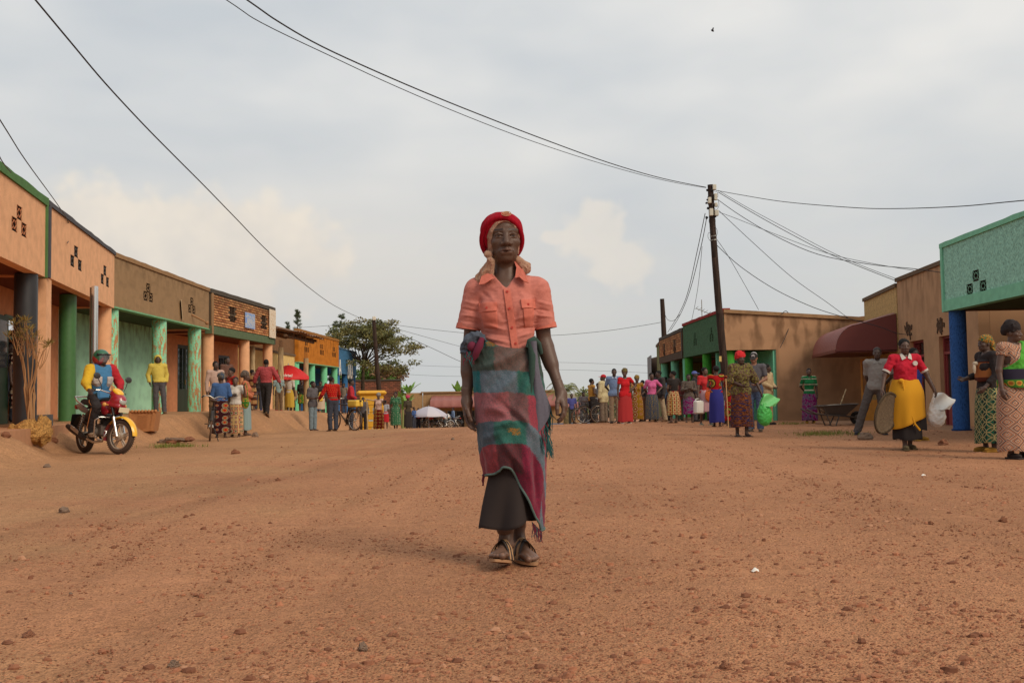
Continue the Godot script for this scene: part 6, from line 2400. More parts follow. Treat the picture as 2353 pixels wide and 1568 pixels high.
	for q in [[1272,112.0,c8(206,210,206),"white minibus beyond the painted kerb wall",2.0],[1334,108.0,c8(70,76,82),"dark car beyond the painted kerb wall",1.45]]:
		var p:=pt(q[0],975,q[1])
		p.y=ground(p.x,p.z)
		var t:=thing("parked_car",q[3],"vehicle",p,0.5,"vehicles beyond the kerb wall")
		var h:float=q[4]
		var bm:=MB.new()
		bm.prism([Vector2(-2.0,0.3),Vector2(2.0,0.3),Vector2(2.05,0.85),Vector2(1.45,0.95),Vector2(0.95,h),Vector2(-1.7,h),Vector2(-2.05,0.95)],1.6,Transform3D(Basis(),Vector3(0,0,-0.8)))
		obj("body",bm,mat("car paint %s"%q[0],q[2],0.3,{"coat":0.5}),t)
		for z in [-0.803,0.795]:
			var gm:=MB.new()
			gm.prism([Vector2(-1.65,0.98),Vector2(1.2,0.98),Vector2(0.85,h-0.1),Vector2(-1.55,h-0.1)],0.01,Transform3D(Basis(),Vector3(0,0,z)))
			obj("window",gm,mat("dark glass",c8(22,24,24),0.15),t)
		for x in [-1.3,1.3]:
			for z in [-0.75,0.75]:
				var wm:=MB.new()
				wm.cyl(Vector3(x,0.31,z-0.1),Vector3(x,0.31,z+0.1),0.31,0.31,18)
				obj("wheel",wm,mat("tyre rubber",c8(40,37,35),0.8),t)

var head_mb:={}
var hand_mb:={}
var hair_mesh:={}
var crumple:FastNoiseLite
func head_field(cell:float)->MB:
	if head_mb.has(cell):
		return head_mb[cell]
	var f:=Field.new(Vector3(-0.1,-0.19,-0.13),Vector3(0.1,0.14,0.13),cell)
	f.ell(Vector3(0,0.03,-0.015),Vector3(0.072,0.086,0.092),0.01)
	f.ell(Vector3(0,-0.025,0.022),Vector3(0.060,0.078,0.066),0.03)
	f.ell(Vector3(0,-0.076,0.032),Vector3(0.044,0.036,0.048),0.03)
	f.ell(Vector3(0,-0.099,0.060),Vector3(0.021,0.014,0.016),0.016)
	for s in [-1.0,1.0]:
		f.ell(Vector3(s*0.041,-0.026,0.054),Vector3(0.021,0.019,0.021),0.02)
		f.cap(Vector3(s*0.012,0.022,0.079),Vector3(s*0.046,0.025,0.063),0.0080,0.0085,0.018)
		f.ell(Vector3(s*0.031,0.001,0.090),Vector3(0.0185,0.0125,0.0165),0.010,Basis(),true)
	f.cap(Vector3(0,0.014,0.078),Vector3(0,-0.033,0.098),0.0080,0.0145,0.012)
	for s in [-1.0,1.0]:
		f.ell(Vector3(s*0.0175,-0.037,0.088),Vector3(0.0105,0.0090,0.011),0.007)
		f.ell(Vector3(s*0.031,0.0,0.0715),Vector3(0.0128,0.0128,0.0128),0.001)
		f.cap(Vector3(s*0.017,0.005,0.083),Vector3(s*0.032,0.0095,0.0838),0.0038,0.0042,0.004)
		f.cap(Vector3(s*0.032,0.0095,0.0838),Vector3(s*0.047,0.004,0.073),0.0042,0.0036,0.004)
		f.cap(Vector3(s*0.018,-0.008,0.0825),Vector3(s*0.044,-0.008,0.0745),0.0034,0.0034,0.006)
		f.ell(Vector3(s*0.075,-0.008,-0.012),Vector3(0.009,0.029,0.018),0.006)
		f.ell(Vector3(s*0.0075,-0.0445,0.098),Vector3(0.0042,0.003,0.005),0.003,Basis(),true)
	f.cap(Vector3(-0.027,-0.067,0.076),Vector3(0,-0.0625,0.0895),0.0055,0.0080,0.008)
	f.cap(Vector3(0.027,-0.067,0.076),Vector3(0,-0.0625,0.0895),0.0055,0.0080,0.008)
	f.cap(Vector3(-0.018,-0.0760,0.078),Vector3(0.018,-0.0760,0.078),0.0088,0.0088,0.008)
	f.cap(Vector3(-0.027,-0.0693,0.0890),Vector3(0.027,-0.0693,0.0890),0.0028,0.0024,0.002,true)
	f.cap(Vector3(0,-0.085,-0.02),Vector3(0,-0.2,-0.03),0.050,0.054,0.03)
	var m:=MB.new()
	m.col=Color(0.4,0.4,0.4)
	f.to(m)
	for i in m.P.size():
		var p:=m.P[i]
		var ax:=absf(p.x)
		var e:=Vector3(ax-0.031,p.y,p.z-0.0715)
		if e.length()<0.0134 and p.z>0.077 and absf(p.y)<0.0056:
			m.C[i]=Color(0.06,0.05,0.05)if Vector2(e.x,e.y).length()<0.0072 else Color(0.42,0.40,0.38)
		elif p.z>0.06 and absf(p.y+0.0685)<0.0125 and ax<0.031-absf(p.y+0.0685)*0.9:
			m.C[i]=Color(0.46,0.40,0.39)if absf(p.y+0.069)>0.002 else Color(0.14,0.1,0.1)
		elif p.z>0.055 and absf(p.y-0.0285+ax*0.07)<0.0042-ax*0.03 and ax>0.012 and ax<0.050:
			m.C[i]=Color(0.11,0.11,0.11)
	head_mb[cell]=m
	return m
func hand_field(cell:float,curl:=0.5,key:="")->MB:
	var k:="%s%.4f"%[key,cell]
	if hand_mb.has(k):
		return hand_mb[k]
	var f:=Field.new(Vector3(-0.10,-0.215,-0.07),Vector3(0.06,0.05,0.09),cell)
	f.cap(Vector3(0,0.04,0),Vector3(0,-0.02,0),0.026,0.024,0.01)
	f.cap(Vector3(0,-0.02,0.010),Vector3(-0.002,-0.085,0.026),0.019,0.0125,0.02)
	f.cap(Vector3(0,-0.02,-0.008),Vector3(-0.002,-0.082,-0.024),0.019,0.0115,0.02)
	f.cap(Vector3(0,-0.02,0.0),Vector3(-0.002,-0.088,0.003),0.019,0.0130,0.02)
	var lens:=[0.070,0.078,0.072,0.056]
	for i in 4:
		var z:float=[0.030,0.010,-0.010,-0.027][i]
		var b:=Vector3(-0.002,[-0.088,-0.092,-0.088,-0.080][i],z)
		var l:float=lens[i]
		var a:=curl*(0.55+0.12*i)
		var d1:=Vector3(-sin(a),-cos(a),z*0.8).normalized()
		var d2:=Vector3(-sin(a*2.1),-cos(a*2.1),z*0.3).normalized()
		var d3:=Vector3(-sin(a*2.9),-cos(a*2.9),0).normalized()
		var p1:=b+d1*l*0.46
		var p2:=p1+d2*l*0.31
		f.cap(b,p1,0.0092,0.0085,0.006)
		f.cap(p1,p2,0.0085,0.0078,0.003)
		f.cap(p2,p2+d3*l*0.25,0.0078,0.0066,0.003)
	var t0:=Vector3(-0.006,-0.030,0.020)
	var t1:=Vector3(-0.020,-0.062,0.046)
	var t2:=Vector3(-0.030,-0.094,0.050)
	f.cap(t0,t1,0.0145,0.0108,0.012)
	f.cap(t1,t2,0.0105,0.0095,0.004)
	f.cap(t2,t2+Vector3(-0.008,-0.022,-0.003),0.0095,0.0078,0.003)
	var m:=MB.new()
	m.col=Color(0.4,0.4,0.4)
	f.to(m)
	hand_mb[k]=m
	return m
func hair_shape(kind:String)->ArrayMesh:
	if hair_mesh.has(kind):
		return hair_mesh[kind]
	var m:=MB.new()
	var f:Field
	match kind:
		"hair","bun":
			f=Field.new(Vector3(-0.13,-0.13,-0.2),Vector3(0.13,0.16,0.13),0.010)
			f.ell(Vector3(0,0.04,-0.022),Vector3(0.082,0.090,0.097),0.01)
			f.cut(Vector3(0,0.058,0.06),Vector3(0,-0.72,0.7))
			f.cut(Vector3(0,-0.045,0),Vector3(0,-1,0.5))
			if kind=="bun":
				f.ell(Vector3(0,0.03,-0.125),Vector3(0.055,0.05,0.045),0.02)
		"crop":
			f=Field.new(Vector3(-0.13,-0.13,-0.14),Vector3(0.13,0.16,0.13),0.010)
			f.ell(Vector3(0,0.034,-0.018),Vector3(0.0765,0.0875,0.0945),0.01)
			f.cut(Vector3(0,0.060,0.06),Vector3(0,-0.72,0.7))
			f.cut(Vector3(0,-0.035,0),Vector3(0,-1,0.5))
		"turban":
			f=Field.new(Vector3(-0.17,-0.1,-0.2),Vector3(0.17,0.24,0.15),0.011)
			f.ell(Vector3(0,0.062,-0.022),Vector3(0.100,0.086,0.112),0.02)
			f.ell(Vector3(0,0.115,-0.03),Vector3(0.078,0.062,0.085),0.03)
			f.ell(Vector3(0,0.03,-0.09),Vector3(0.07,0.06,0.06),0.03)
			for i in 4:
				f.cap(Vector3(-0.09,0.02+0.03*i,0.03),Vector3(0.085,0.06+0.03*i,0.055-0.012*i),0.010,0.010,0.012)
			f.cut(Vector3(0,0.030,0.085),Vector3(0,-0.9,0.42))
			f.cut(Vector3(0,-0.03,0),Vector3(0,-1,0.35))
		"scarf":
			f=Field.new(Vector3(-0.17,-0.24,-0.22),Vector3(0.17,0.2,0.15),0.011)
			f.ell(Vector3(0,0.045,-0.02),Vector3(0.092,0.092,0.108),0.02)
			f.ell(Vector3(0,-0.02,-0.10),Vector3(0.06,0.06,0.05),0.03)
			f.cap(Vector3(0.0,-0.05,-0.12),Vector3(0.035,-0.2,-0.13),0.03,0.035,0.03)
			f.cut(Vector3(0,0.045,0.085),Vector3(0,-0.8,0.6))
		"cap":
			f=Field.new(Vector3(-0.12,-0.06,-0.14),Vector3(0.12,0.16,0.22),0.009)
			f.ell(Vector3(0,0.045,-0.016),Vector3(0.083,0.082,0.100),0.01)
			f.ell(Vector3(0,0.04,0.10),Vector3(0.068,0.012,0.075),0.012)
			f.cut(Vector3(0,0.025,0),Vector3(0,-1,0.08))
		"hood":
			f=Field.new(Vector3(-0.16,-0.24,-0.18),Vector3(0.16,0.2,0.16),0.012)
			f.ell(Vector3(0,0.03,-0.02),Vector3(0.112,0.118,0.122),0.02)
			f.ell(Vector3(0,-0.12,-0.02),Vector3(0.11,0.09,0.10),0.05)
			f.ell(Vector3(0,-0.01,0.09),Vector3(0.078,0.098,0.085),0.02,Basis(),true)
			f.ell(Vector3(0,-0.02,0.0),Vector3(0.085,0.12,0.1),0.02,Basis(),true)
		"helmet":
			f=Field.new(Vector3(-0.17,-0.17,-0.18),Vector3(0.17,0.19,0.18),0.011)
			f.ell(Vector3(0,0.02,-0.012),Vector3(0.128,0.135,0.14),0.02)
			f.cut(Vector3(0,0.045,0.10),Vector3(0,-0.35,0.94))
			f.cut(Vector3(0,-0.075,0),Vector3(0,-1,0.25))
			f.ell(Vector3(0,-0.02,0.02),Vector3(0.1,0.1,0.115),0.01,Basis(),true)
	if kind in ["turban","scarf","hood"]:
		f.rumple(crumple,0.010)
	elif kind in ["hair","bun"]:
		f.rumple(crumple,0.007)
	f.to(m)
	for i in m.P.size():
		m.U[i]=Vector2(m.P[i].x,m.P[i].y)
	hair_mesh[kind]=m.mesh()
	return hair_mesh[kind]
func skirt(waist:Vector3,wr:Vector2,hem:Vector3,hr:Vector2,folds:=9,amp:=0.05,seed_:=1,slant:=0.0,nv:=16,nu:=48,bul:=0.75)->MB:
	var rng:=RandomNumberGenerator.new()
	rng.seed=seed_
	var ph:=[]
	for i in 4:
		ph.append(rng.randf()*TAU)
	var rows:=[]
	for j in nv+1:
		var t:=j/float(nv)
		var c:=waist.lerp(hem,t)
		var bulge:=sin(clampf(t*2.4,0,1)*PI*0.5)
		var rx:=lerpf(wr.x,hr.x,bulge*bul+t*(1.0-bul))
		var rz:=lerpf(wr.y,hr.y,bulge*bul+t*(1.0-bul))
		var row:=[]
		for i in nu+1:
			var a:=TAU*i/nu
			var w:=sin(a*folds+ph[0]+0.8*sin(a*2.0+ph[1]))+0.5*sin(a*(folds*2-3)+ph[2]+t*2.0)
			var k:=1.0+amp*w*smoothstep(0.05,1.0,t)
			row.append(Vector3(c.x+sin(a)*rx*k,c.y+slant*sin(a)*t+0.012*sin(a*3+ph[3])*t,c.z+cos(a)*rz*k))
		rows.append(row)
	var inner:=[]
	for q in rows[nv]:
		var c:=Vector3(hem.x,q.y+0.02,hem.z)
		inner.append(q.lerp(c,0.07))
	rows.append(inner)
	var m:=MB.new()
	m.grid(rows,true,Vector2(1,1))
	return m
func cloth(key:String,col:Color,opt:={})->StandardMaterial3D:
	var o:={"rim":0.25,"spec":0.2}
	o.merge(opt,true)
	return mat(key,col.lerp(c8(108,90,78),0.2),0.9,o)
func print_cloth(key:String,tri:=2.2)->StandardMaterial3D:
	return mat("print "+key,c8(208,198,188),0.88,{"tex":texs[key],"tri":tri,"spec":0.2,"rim":0.2})
var skin_tones:=[Color(0.092,0.050,0.035),Color(0.122,0.068,0.047),Color(0.15,0.085,0.056),Color(0.074,0.042,0.031)]
func skin_mat(i:int)->StandardMaterial3D:
	if i==9:
		return mat("pale skin",Color(0.86,0.62,0.5),0.55,{"vcol":true,"spec":0.4})
	return mat("skin%d"%i,(skin_tones[i]/0.4*1.0).linear_to_srgb(),0.5,{"vcol":true,"spec":0.45})
func arm_pose(kind:String,s:float)->Array:
	match kind:
		"down":return [Vector3(s*0.055,-0.28,-0.015),Vector3(s*0.012,-0.245,0.045)]
		"swing":return [Vector3(s*0.05,-0.27,0.06),Vector3(s*0.01,-0.225,0.11)]
		"swingback":return [Vector3(s*0.05,-0.27,-0.08),Vector3(s*0.01,-0.245,0.01)]
		"hip":return [Vector3(s*0.21,-0.19,-0.05),Vector3(-s*0.16,-0.15,0.10)]
		"back":return [Vector3(s*0.08,-0.26,-0.09),Vector3(-s*0.13,-0.15,-0.11)]
		"fold":return [Vector3(s*0.055,-0.25,0.04),Vector3(-s*0.19,0.02,0.16)]
		"bent":return [Vector3(s*0.05,-0.27,-0.03),Vector3(-s*0.05,-0.02,0.25)]
		"clasp":return [Vector3(s*0.06,-0.26,0.02),Vector3(-s*0.16,-0.10,0.17)]
		"face":return [Vector3(s*0.04,-0.22,0.14),Vector3(-s*0.13,0.20,0.06)]
		"out":return [Vector3(s*0.14,-0.24,0.02),Vector3(s*0.07,-0.22,0.08)]
		"pocket":return [Vector3(s*0.075,-0.26,-0.06),Vector3(-s*0.03,-0.22,0.10)]
		"grip":return [Vector3(s*0.10,-0.22,0.12),Vector3(-s*0.01,-0.08,0.23)]
	return [Vector3(s*0.055,-0.28,-0.015),Vector3(s*0.012,-0.245,0.045)]
func person(p:Dictionary)->Node3D:
	if crumple==null:
		crumple=noise(301,14.0,2)
	var ht:float=p.get("ht",1.68)
	var dep:float=p.get("d",ht*F/(p.py-p.crown)if p.has("crown")else 20.0)
	var at:Vector3=p.at if p.has("at")else pt(p.px,p.py,dep)
	if not p.has("at"):
		at.y=ground(at.x,at.z)
		if p.has("y"):at.y=p.y
	var root:=thing("person",p.label,"person",at,deg_to_rad(p.get("yaw",0.0)),p.get("group",""))
	var s:=ht/1.7
	var fem:bool=p.get("fem",false)
	var fat:float=p.get("fat",1.0)
	var cell:float=p.get("cell",0.022)
	var sk:=skin_mat(p.get("skin",0))
	var sw:=(0.165 if fem else 0.185)*(0.6+0.4*fat)
	var off:Vector3=p.get("lean",Vector3.ZERO)
	var j:={}
	var hip_c:Vector3=p.get("hip",Vector3(0,0.91,0))
	var sc:=hip_c+Vector3(0,0.485,0)+off
	var stride:float=p.get("stride",0.0)
	for k in 2:
		var g:=-1.0 if k==0 else 1.0
		j["h%d"%k]=hip_c+Vector3(g*0.085,0,0)
		var fz:=stride*g
		j["f%d"%k]=p["foot%d"%k]if p.has("foot%d"%k)else Vector3(g*(0.10 if stride==0.0 else 0.07),0.075,fz)
		var mid:Vector3=(j["h%d"%k]+j["f%d"%k])/2
		var l:float=j["h%d"%k].distance_to(j["f%d"%k])
		j["k%d"%k]=mid+Vector3(g*0.01,0,sqrt(maxf(0.0,0.17-l*l/4.0))*0.8+0.01)
		if p.has("knee%d"%k):j["k%d"%k]=p["knee%d"%k]
		j["s%d"%k]=sc+Vector3(g*sw,0,0)
		var ap=p.get("arm%d"%k,"down")
		var ar:Array=ap if ap is Array else arm_pose(ap,g)
		j["e%d"%k]=j["s%d"%k]+ar[0]
		j["w%d"%k]=j["e%d"%k]+ar[1]
	var hc:Vector3=sc+Vector3(0,0.185,0.018)+p.get("head_off",Vector3.ZERO)
	for k in j.keys():
		j[k]=j[k]*s
	hc*=s
	sc*=s
	hip_c*=s
	var lo:=Vector3(1,1,1)*9
	var hi:=-lo
	for k in j.keys():
		lo=lo.min(j[k])
		hi=hi.max(j[k])
	lo-=Vector3(0.2,0.1,0.22)
	hi+=Vector3(0.2,0.14,0.22)
	var torso:=func(f:Field,e:float,k:float)->void:
		var mid:=hip_c.lerp(sc,0.5)
		f.ell(sc+Vector3(0,-0.15,0)*s,Vector3((0.135 if fem else 0.158)*fat+e,0.19+e,0.100*fat+e)*s,k)
		f.ell(mid+Vector3(0,-0.05,0.01*fat)*s,Vector3(0.128*fat+e,0.16+e,0.092*fat+e+(0.03 if fat>1.1 else 0.0))*s,k)
		f.ell(hip_c+Vector3(0,0.02,0)*s,Vector3((0.165 if fem else 0.152)*fat+e,0.13+e,0.115*fat+e)*s,k)
		f.cap(j.s0,j.s1,(0.052+e)*s,(0.052+e)*s,k)
		if fem:
			for g in [-1.0,1.0]:
				f.ell(sc+Vector3(g*0.068,-0.155,0.075*fat)*s,Vector3(0.058+e,0.062+e,0.058+e)*s,k)
	var arms:=func(f:Field,e:float,upto:float,k:float)->void:
		for q in 2:
			var a:Vector3=j["s%d"%q]
			var b:Vector3=j["e%d"%q]
			var c:Vector3=j["w%d"%q]
			f.cap(a,a.lerp(b,minf(upto,1.0)),(0.047*(0.5+0.5*fat)+e)*s,(0.038*(0.5+0.5*fat)+e)*s,k)
			if upto>1.0:
				f.cap(b,b.lerp(c,upto-1.0),(0.038+e)*s,(0.030+e)*s,k)
	var bm:=MB.new()
	bm.col=Color(0.4,0.4,0.4)
	var f:=Field.new(lo,hi,cell)
	torso.call(f,0.0,0.04)
	f.cap(sc+Vector3(0,-0.02,-0.01),hc+Vector3(0,-0.09,-0.01)*s,0.055*s,0.05*s,0.03)
	arms.call(f,-0.002,1.96,0.025)
	for q in 2:
		f.cap(j["h%d"%q],j["k%d"%q],0.082*fat*s,0.054*s,0.03)
		f.cap(j["k%d"%q],j["f%d"%q],0.054*s,0.034*s,0.02)
		f.cap(j["f%d"%q]+Vector3(0,-0.025,-0.02)*s,j["f%d"%q]+Vector3(0.02*(q*2-1),-0.05,0.13)*s,0.033*s,0.024*s,0.02)
	f.to(bm)
	var hy:float=deg_to_rad(p.get("look",0.0))
	var hx:=Transform3D(Basis(Vector3.UP,hy)*Basis(Vector3.RIGHT,deg_to_rad(p.get("nod",0.0)))*s*p.get("headk",1.0),hc)
	bm.add(head_field(p.get("hcell",0.009)),hx)
	for q in 2:
		var w:Vector3=j["w%d"%q]
		var d:Vector3=(w-j["e%d"%q]).normalized()
		var fw:=Vector3(0,0,1)- d*d.z
		if fw.length()<0.2:
			fw=Vector3(0,1,0)- d*d.y
		fw=fw.normalized()
		var x:=(-d).cross(fw).normalized()
		var hb:=Basis(x,-d,fw)
		var flip:=Basis(Vector3(-1,0,0),Vector3(0,1,0),Vector3(0,0,1))if q==0 else Basis()
		if q==0:
			hb=Basis(x,-d,fw)*flip
		bm.add(hand_field(0.008),Transform3D(hb.scaled_local(Vector3.ONE*s*0.95),w))
	obj("body",bm,sk,root)
	if p.has("bottom"):
		var b:Dictionary=p.bottom
		if b.kind=="trousers":
			var tf:=Field.new(lo-Vector3(0.03,0,0.03),Vector3(hi.x,hip_c.y+0.25*s,hi.z),cell)
			tf.ell(hip_c+Vector3(0,0.03,0)*s,Vector3(0.168*fat,0.15,0.125*fat)*s,0.03)
			for q in 2:
				tf.cap(j["h%d"%q]+Vector3(0,0.02,0),j["k%d"%q],0.098*fat*s,0.074*s,0.03)
				tf.cap(j["k%d"%q],j["f%d"%q]+Vector3(0,-0.02,0),0.074*s,b.get("cuff",0.066)*s,0.03)
			tf.rumple(crumple,0.012)
			tf.cut(Vector3(0,hip_c.y+0.13*s,0),Vector3.UP)
			tf.cut(Vector3(0,minf(j.f0.y,j.f1.y)- 0.02*s,0),Vector3.DOWN)
			var tm:=MB.new()
			tf.to(tm)
			obj("trousers",tm,b.m,root)
			if b.has("belt"):
				var be:=MB.new()
				be.tube([hip_c+Vector3(0,0.105,0)*s,hip_c+Vector3(0,0.14,0)*s],[0.15*s,0.15*s],20,false)
				for i in be.P.size():
					be.P[i].z=hip_c.z+(be.P[i].z-hip_c.z)*0.82
				obj("belt",be,b.belt,root)
		else:
			var hemy:float=b.get("hem",0.16)*s
			var fa:Vector3=j.f0
			var fb:Vector3=j.f1
			var cx:=(fa.x+fb.x)/2
			var cz:=(fa.z+fb.z)/2
			var k:=clampf((hip_c.y-hemy)/hip_c.y,0,1)
			var hem:=Vector3(lerpf(hip_c.x,cx,k),hemy,lerpf(hip_c.z,cz,k)+0.01)
			var fl:float=b.get("flare",1.0)
			var rx:=(0.17*fl+absf(fa.x-fb.x)*0.42*k)*s
			var rz:=(0.145*fl+absf(fa.z-fb.z)*0.5*k)*s
			var wy:float=b.get("waist",1.04)
			var skm:=skirt(Vector3(hip_c.x,wy*s,hip_c.z),Vector2(0.146,0.112)*fat*s,hem,Vector2(maxf(rx,0.175*fat*s),maxf(rz,0.14*fat*s)),b.get("folds",7),b.get("amp",0.035),int(absf(at.x)*100)+3)
			obj("skirt",skm,b.m,root)
	if p.has("top"):
		var t:Dictionary=p.top
		var hemt:float=t.get("hem",0.86)
		var tf:=Field.new(Vector3(lo.x,hemt*s-0.06,lo.z),Vector3(hi.x,sc.y+0.16,hi.z),cell)
		var e:float=t.get("loose",0.016)
		torso.call(tf,e,0.05)
		if hemt<0.85:
			for q in 2:
				tf.cap(j["h%d"%q],j["k%d"%q],0.115*fat*s,0.1*s,0.05)
		if t.get("sleeve",0.8)>0.05:
			arms.call(tf,e*0.9,t.get("sleeve",0.8),0.02)
		tf.rumple(crumple,t.get("crumple",0.008))
		tf.cut(Vector3(0,hemt*s,0),Vector3.DOWN)
		tf.ell(sc+Vector3(0,0.085,0.02)*s,Vector3(0.066,0.075,0.078)*s*(1.25 if t.get("low",false)else 1.0),0.008,Basis(),true)
		for q in 2:
			var sl:float=t.get("sleeve",0.8)
			var a:Vector3=j["s%d"%q]
			var b:Vector3=j["e%d"%q]
			if sl<=1.0 and sl>0.05:
				sleeve_cut(tf,a.lerp(b,sl-0.02),(b-a).normalized(),0.11*s)
		var tm:=MB.new()
		tf.to(tm)
		obj(t.get("name","shirt"),tm,t.m,root)
		if t.has("collar"):
			var cm:=MB.new()
			for g in [-1.0,1.0]:
				cm.face([sc+Vector3(g*0.055,0.085,0.05)*s,sc+Vector3(g*0.012,0.005,0.118)*s,sc+Vector3(g*0.075,-0.025,0.118)*s,sc+Vector3(g*0.085,0.06,0.055)*s])
				cm.face([sc+Vector3(g*0.055,0.085,0.045)*s,sc+Vector3(g*0.085,0.06,0.05)*s,sc+Vector3(g*0.05,0.07,-0.06)*s,sc+Vector3(g*0.02,0.095,-0.055)*s])
			obj("collar",cm,t.collar,root)
		if t.has("cuff"):
			for q in 2:
				var a:Vector3=j["s%d"%q]
				var b:Vector3=j["e%d"%q]
				var sl:float=t.get("sleeve",0.8)
				var cu:=MB.new()
				cu.tube([a.lerp(b,sl-0.1),a.lerp(b,sl+0.01)],[0.064*s,0.062*s],14,false)
				obj("cuff",cu,t.cuff,root)
	if p.has("head"):
		var h:Dictionary=p.head
		var o:=obj({"hair":"hair","bun":"hair","crop":"hair","turban":"head_wrap","scarf":"head_scarf","cap":"cap","hood":"hood","helmet":"helmet"}[h.kind],hair_shape(h.kind),h.m,root)
		o.transform=hx
	if p.has("shoes"):
		for q in 2:
			var fp:Vector3=j["f%d"%q]
			var dir:=Vector3(0.15*(q*2-1),0,1).normalized()
			var pitch:float=p.get("pitch%d"%q,0.0)
			var sh:=MB.new()
			var bs:=Basis(Vector3.UP,atan2(dir.x,dir.z))*Basis(Vector3.RIGHT,deg_to_rad(pitch))
			sh.ball(Vector3(0,-0.035,0.055)*s,Vector3(0.046,0.036,0.125)*s,Basis(),12,8)
			if p.get("boot",false):
				sh.ball(Vector3(0,0.0,-0.02)*s,Vector3(0.046,0.055,0.05)*s,Basis(),10,8)
			sh.cbox(Vector3(0,-0.063,0.05)*s,Vector3(0.085,0.022,0.245)*s,0.006*s)
			var o:=obj("shoe",sh,p.shoes,root)
			o.transform=Transform3D(bs,fp)
	if p.has("bare"):
		for q in 2:
			var fp:Vector3=j["f%d"%q]
			var sh:=MB.new()
			sh.cbox(Vector3(0,-0.066,0.05)*s,Vector3(0.088,0.016,0.25)*s,0.004*s)
			sh.tube([Vector3(-0.042,-0.06,0.06)*s,Vector3(0,-0.012,0.075)*s,Vector3(0.042,-0.06,0.06)*s],0.008*s,6)
			var o:=obj("sandal",sh,p.bare,root)
			o.transform=Transform3D(Basis(Vector3.UP,0.15*(q*2-1)),fp)
	root.set_meta("joints",j)
	return root
func sleeve_cut(f:Field,at:Vector3,n:Vector3,r:float)->void:
	var lo:=(at-Vector3(r,r,r)- f.o)/f.h
	var hi:=(at+Vector3(r,r,r)- f.o)/f.h
	for z in range(maxi(0,int(lo.z)),mini(f.nz,int(hi.z)+2)):
		for y in range(maxi(0,int(lo.y)),mini(f.ny,int(hi.y)+2)):
			for x in range(maxi(0,int(lo.x)),mini(f.nx,int(hi.x)+2)):
				var p:=Vector3(f.o.x+x*f.h,f.o.y+y*f.h,f.o.z+z*f.h)- at
				var d:=p.dot(n)
				var q:=(z*f.ny+y)*f.nx+x
				if d>-0.03 and(p-n*d).length()<r and d>f.val[q]:
					f.val[q]=d
func ring_print(key:String,bg:Color,cells:Vector2i,rings:Array,jig:=0.0,sq:=Color.TRANSPARENT,size:=128)->void:
	var rng:=RandomNumberGenerator.new()
	rng.seed=key.hash()
	var offs:=[]
	for i in cells.x*cells.y:
		offs.append([Vector2(rng.randf_range(-jig,jig),rng.randf_range(-jig,jig)),rng.randf_range(0.75,1.1)if i%3 else rng.randf_range(0.45,0.7)])
	paint(key,size,size,func(u,v):
		var g:=Vector2(u*cells.x,v*cells.y)
		var ci:=Vector2i(int(g.x),int(g.y))
		var o=offs[(ci.y*cells.x+ci.x)%offs.size()]
		var q:Vector2=g-Vector2(ci)- Vector2(0.5,0.5)- o[0]
		var c:=bg
		if sq.a>0 and maxf(absf(q.x),absf(q.y))<0.46*o[1]:c=sq
		for r in rings:
			if q.length()<r[0]*o[1]:c=r[1]
		return c)
func noise_print(key:String,cols:Array,freq:float,stretch:=Vector2(1,1),kind:=FastNoiseLite.TYPE_SIMPLEX_SMOOTH)->void:
	var n:=noise(key.hash()%100000,freq,2,kind)
	paint(key,128,128,func(u,v):
		var w:=clampf(0.5+n.get_noise_2d(u*stretch.x,v*stretch.y)*1.1,0.0,0.999)
		return cols[int(w*cols.size())])
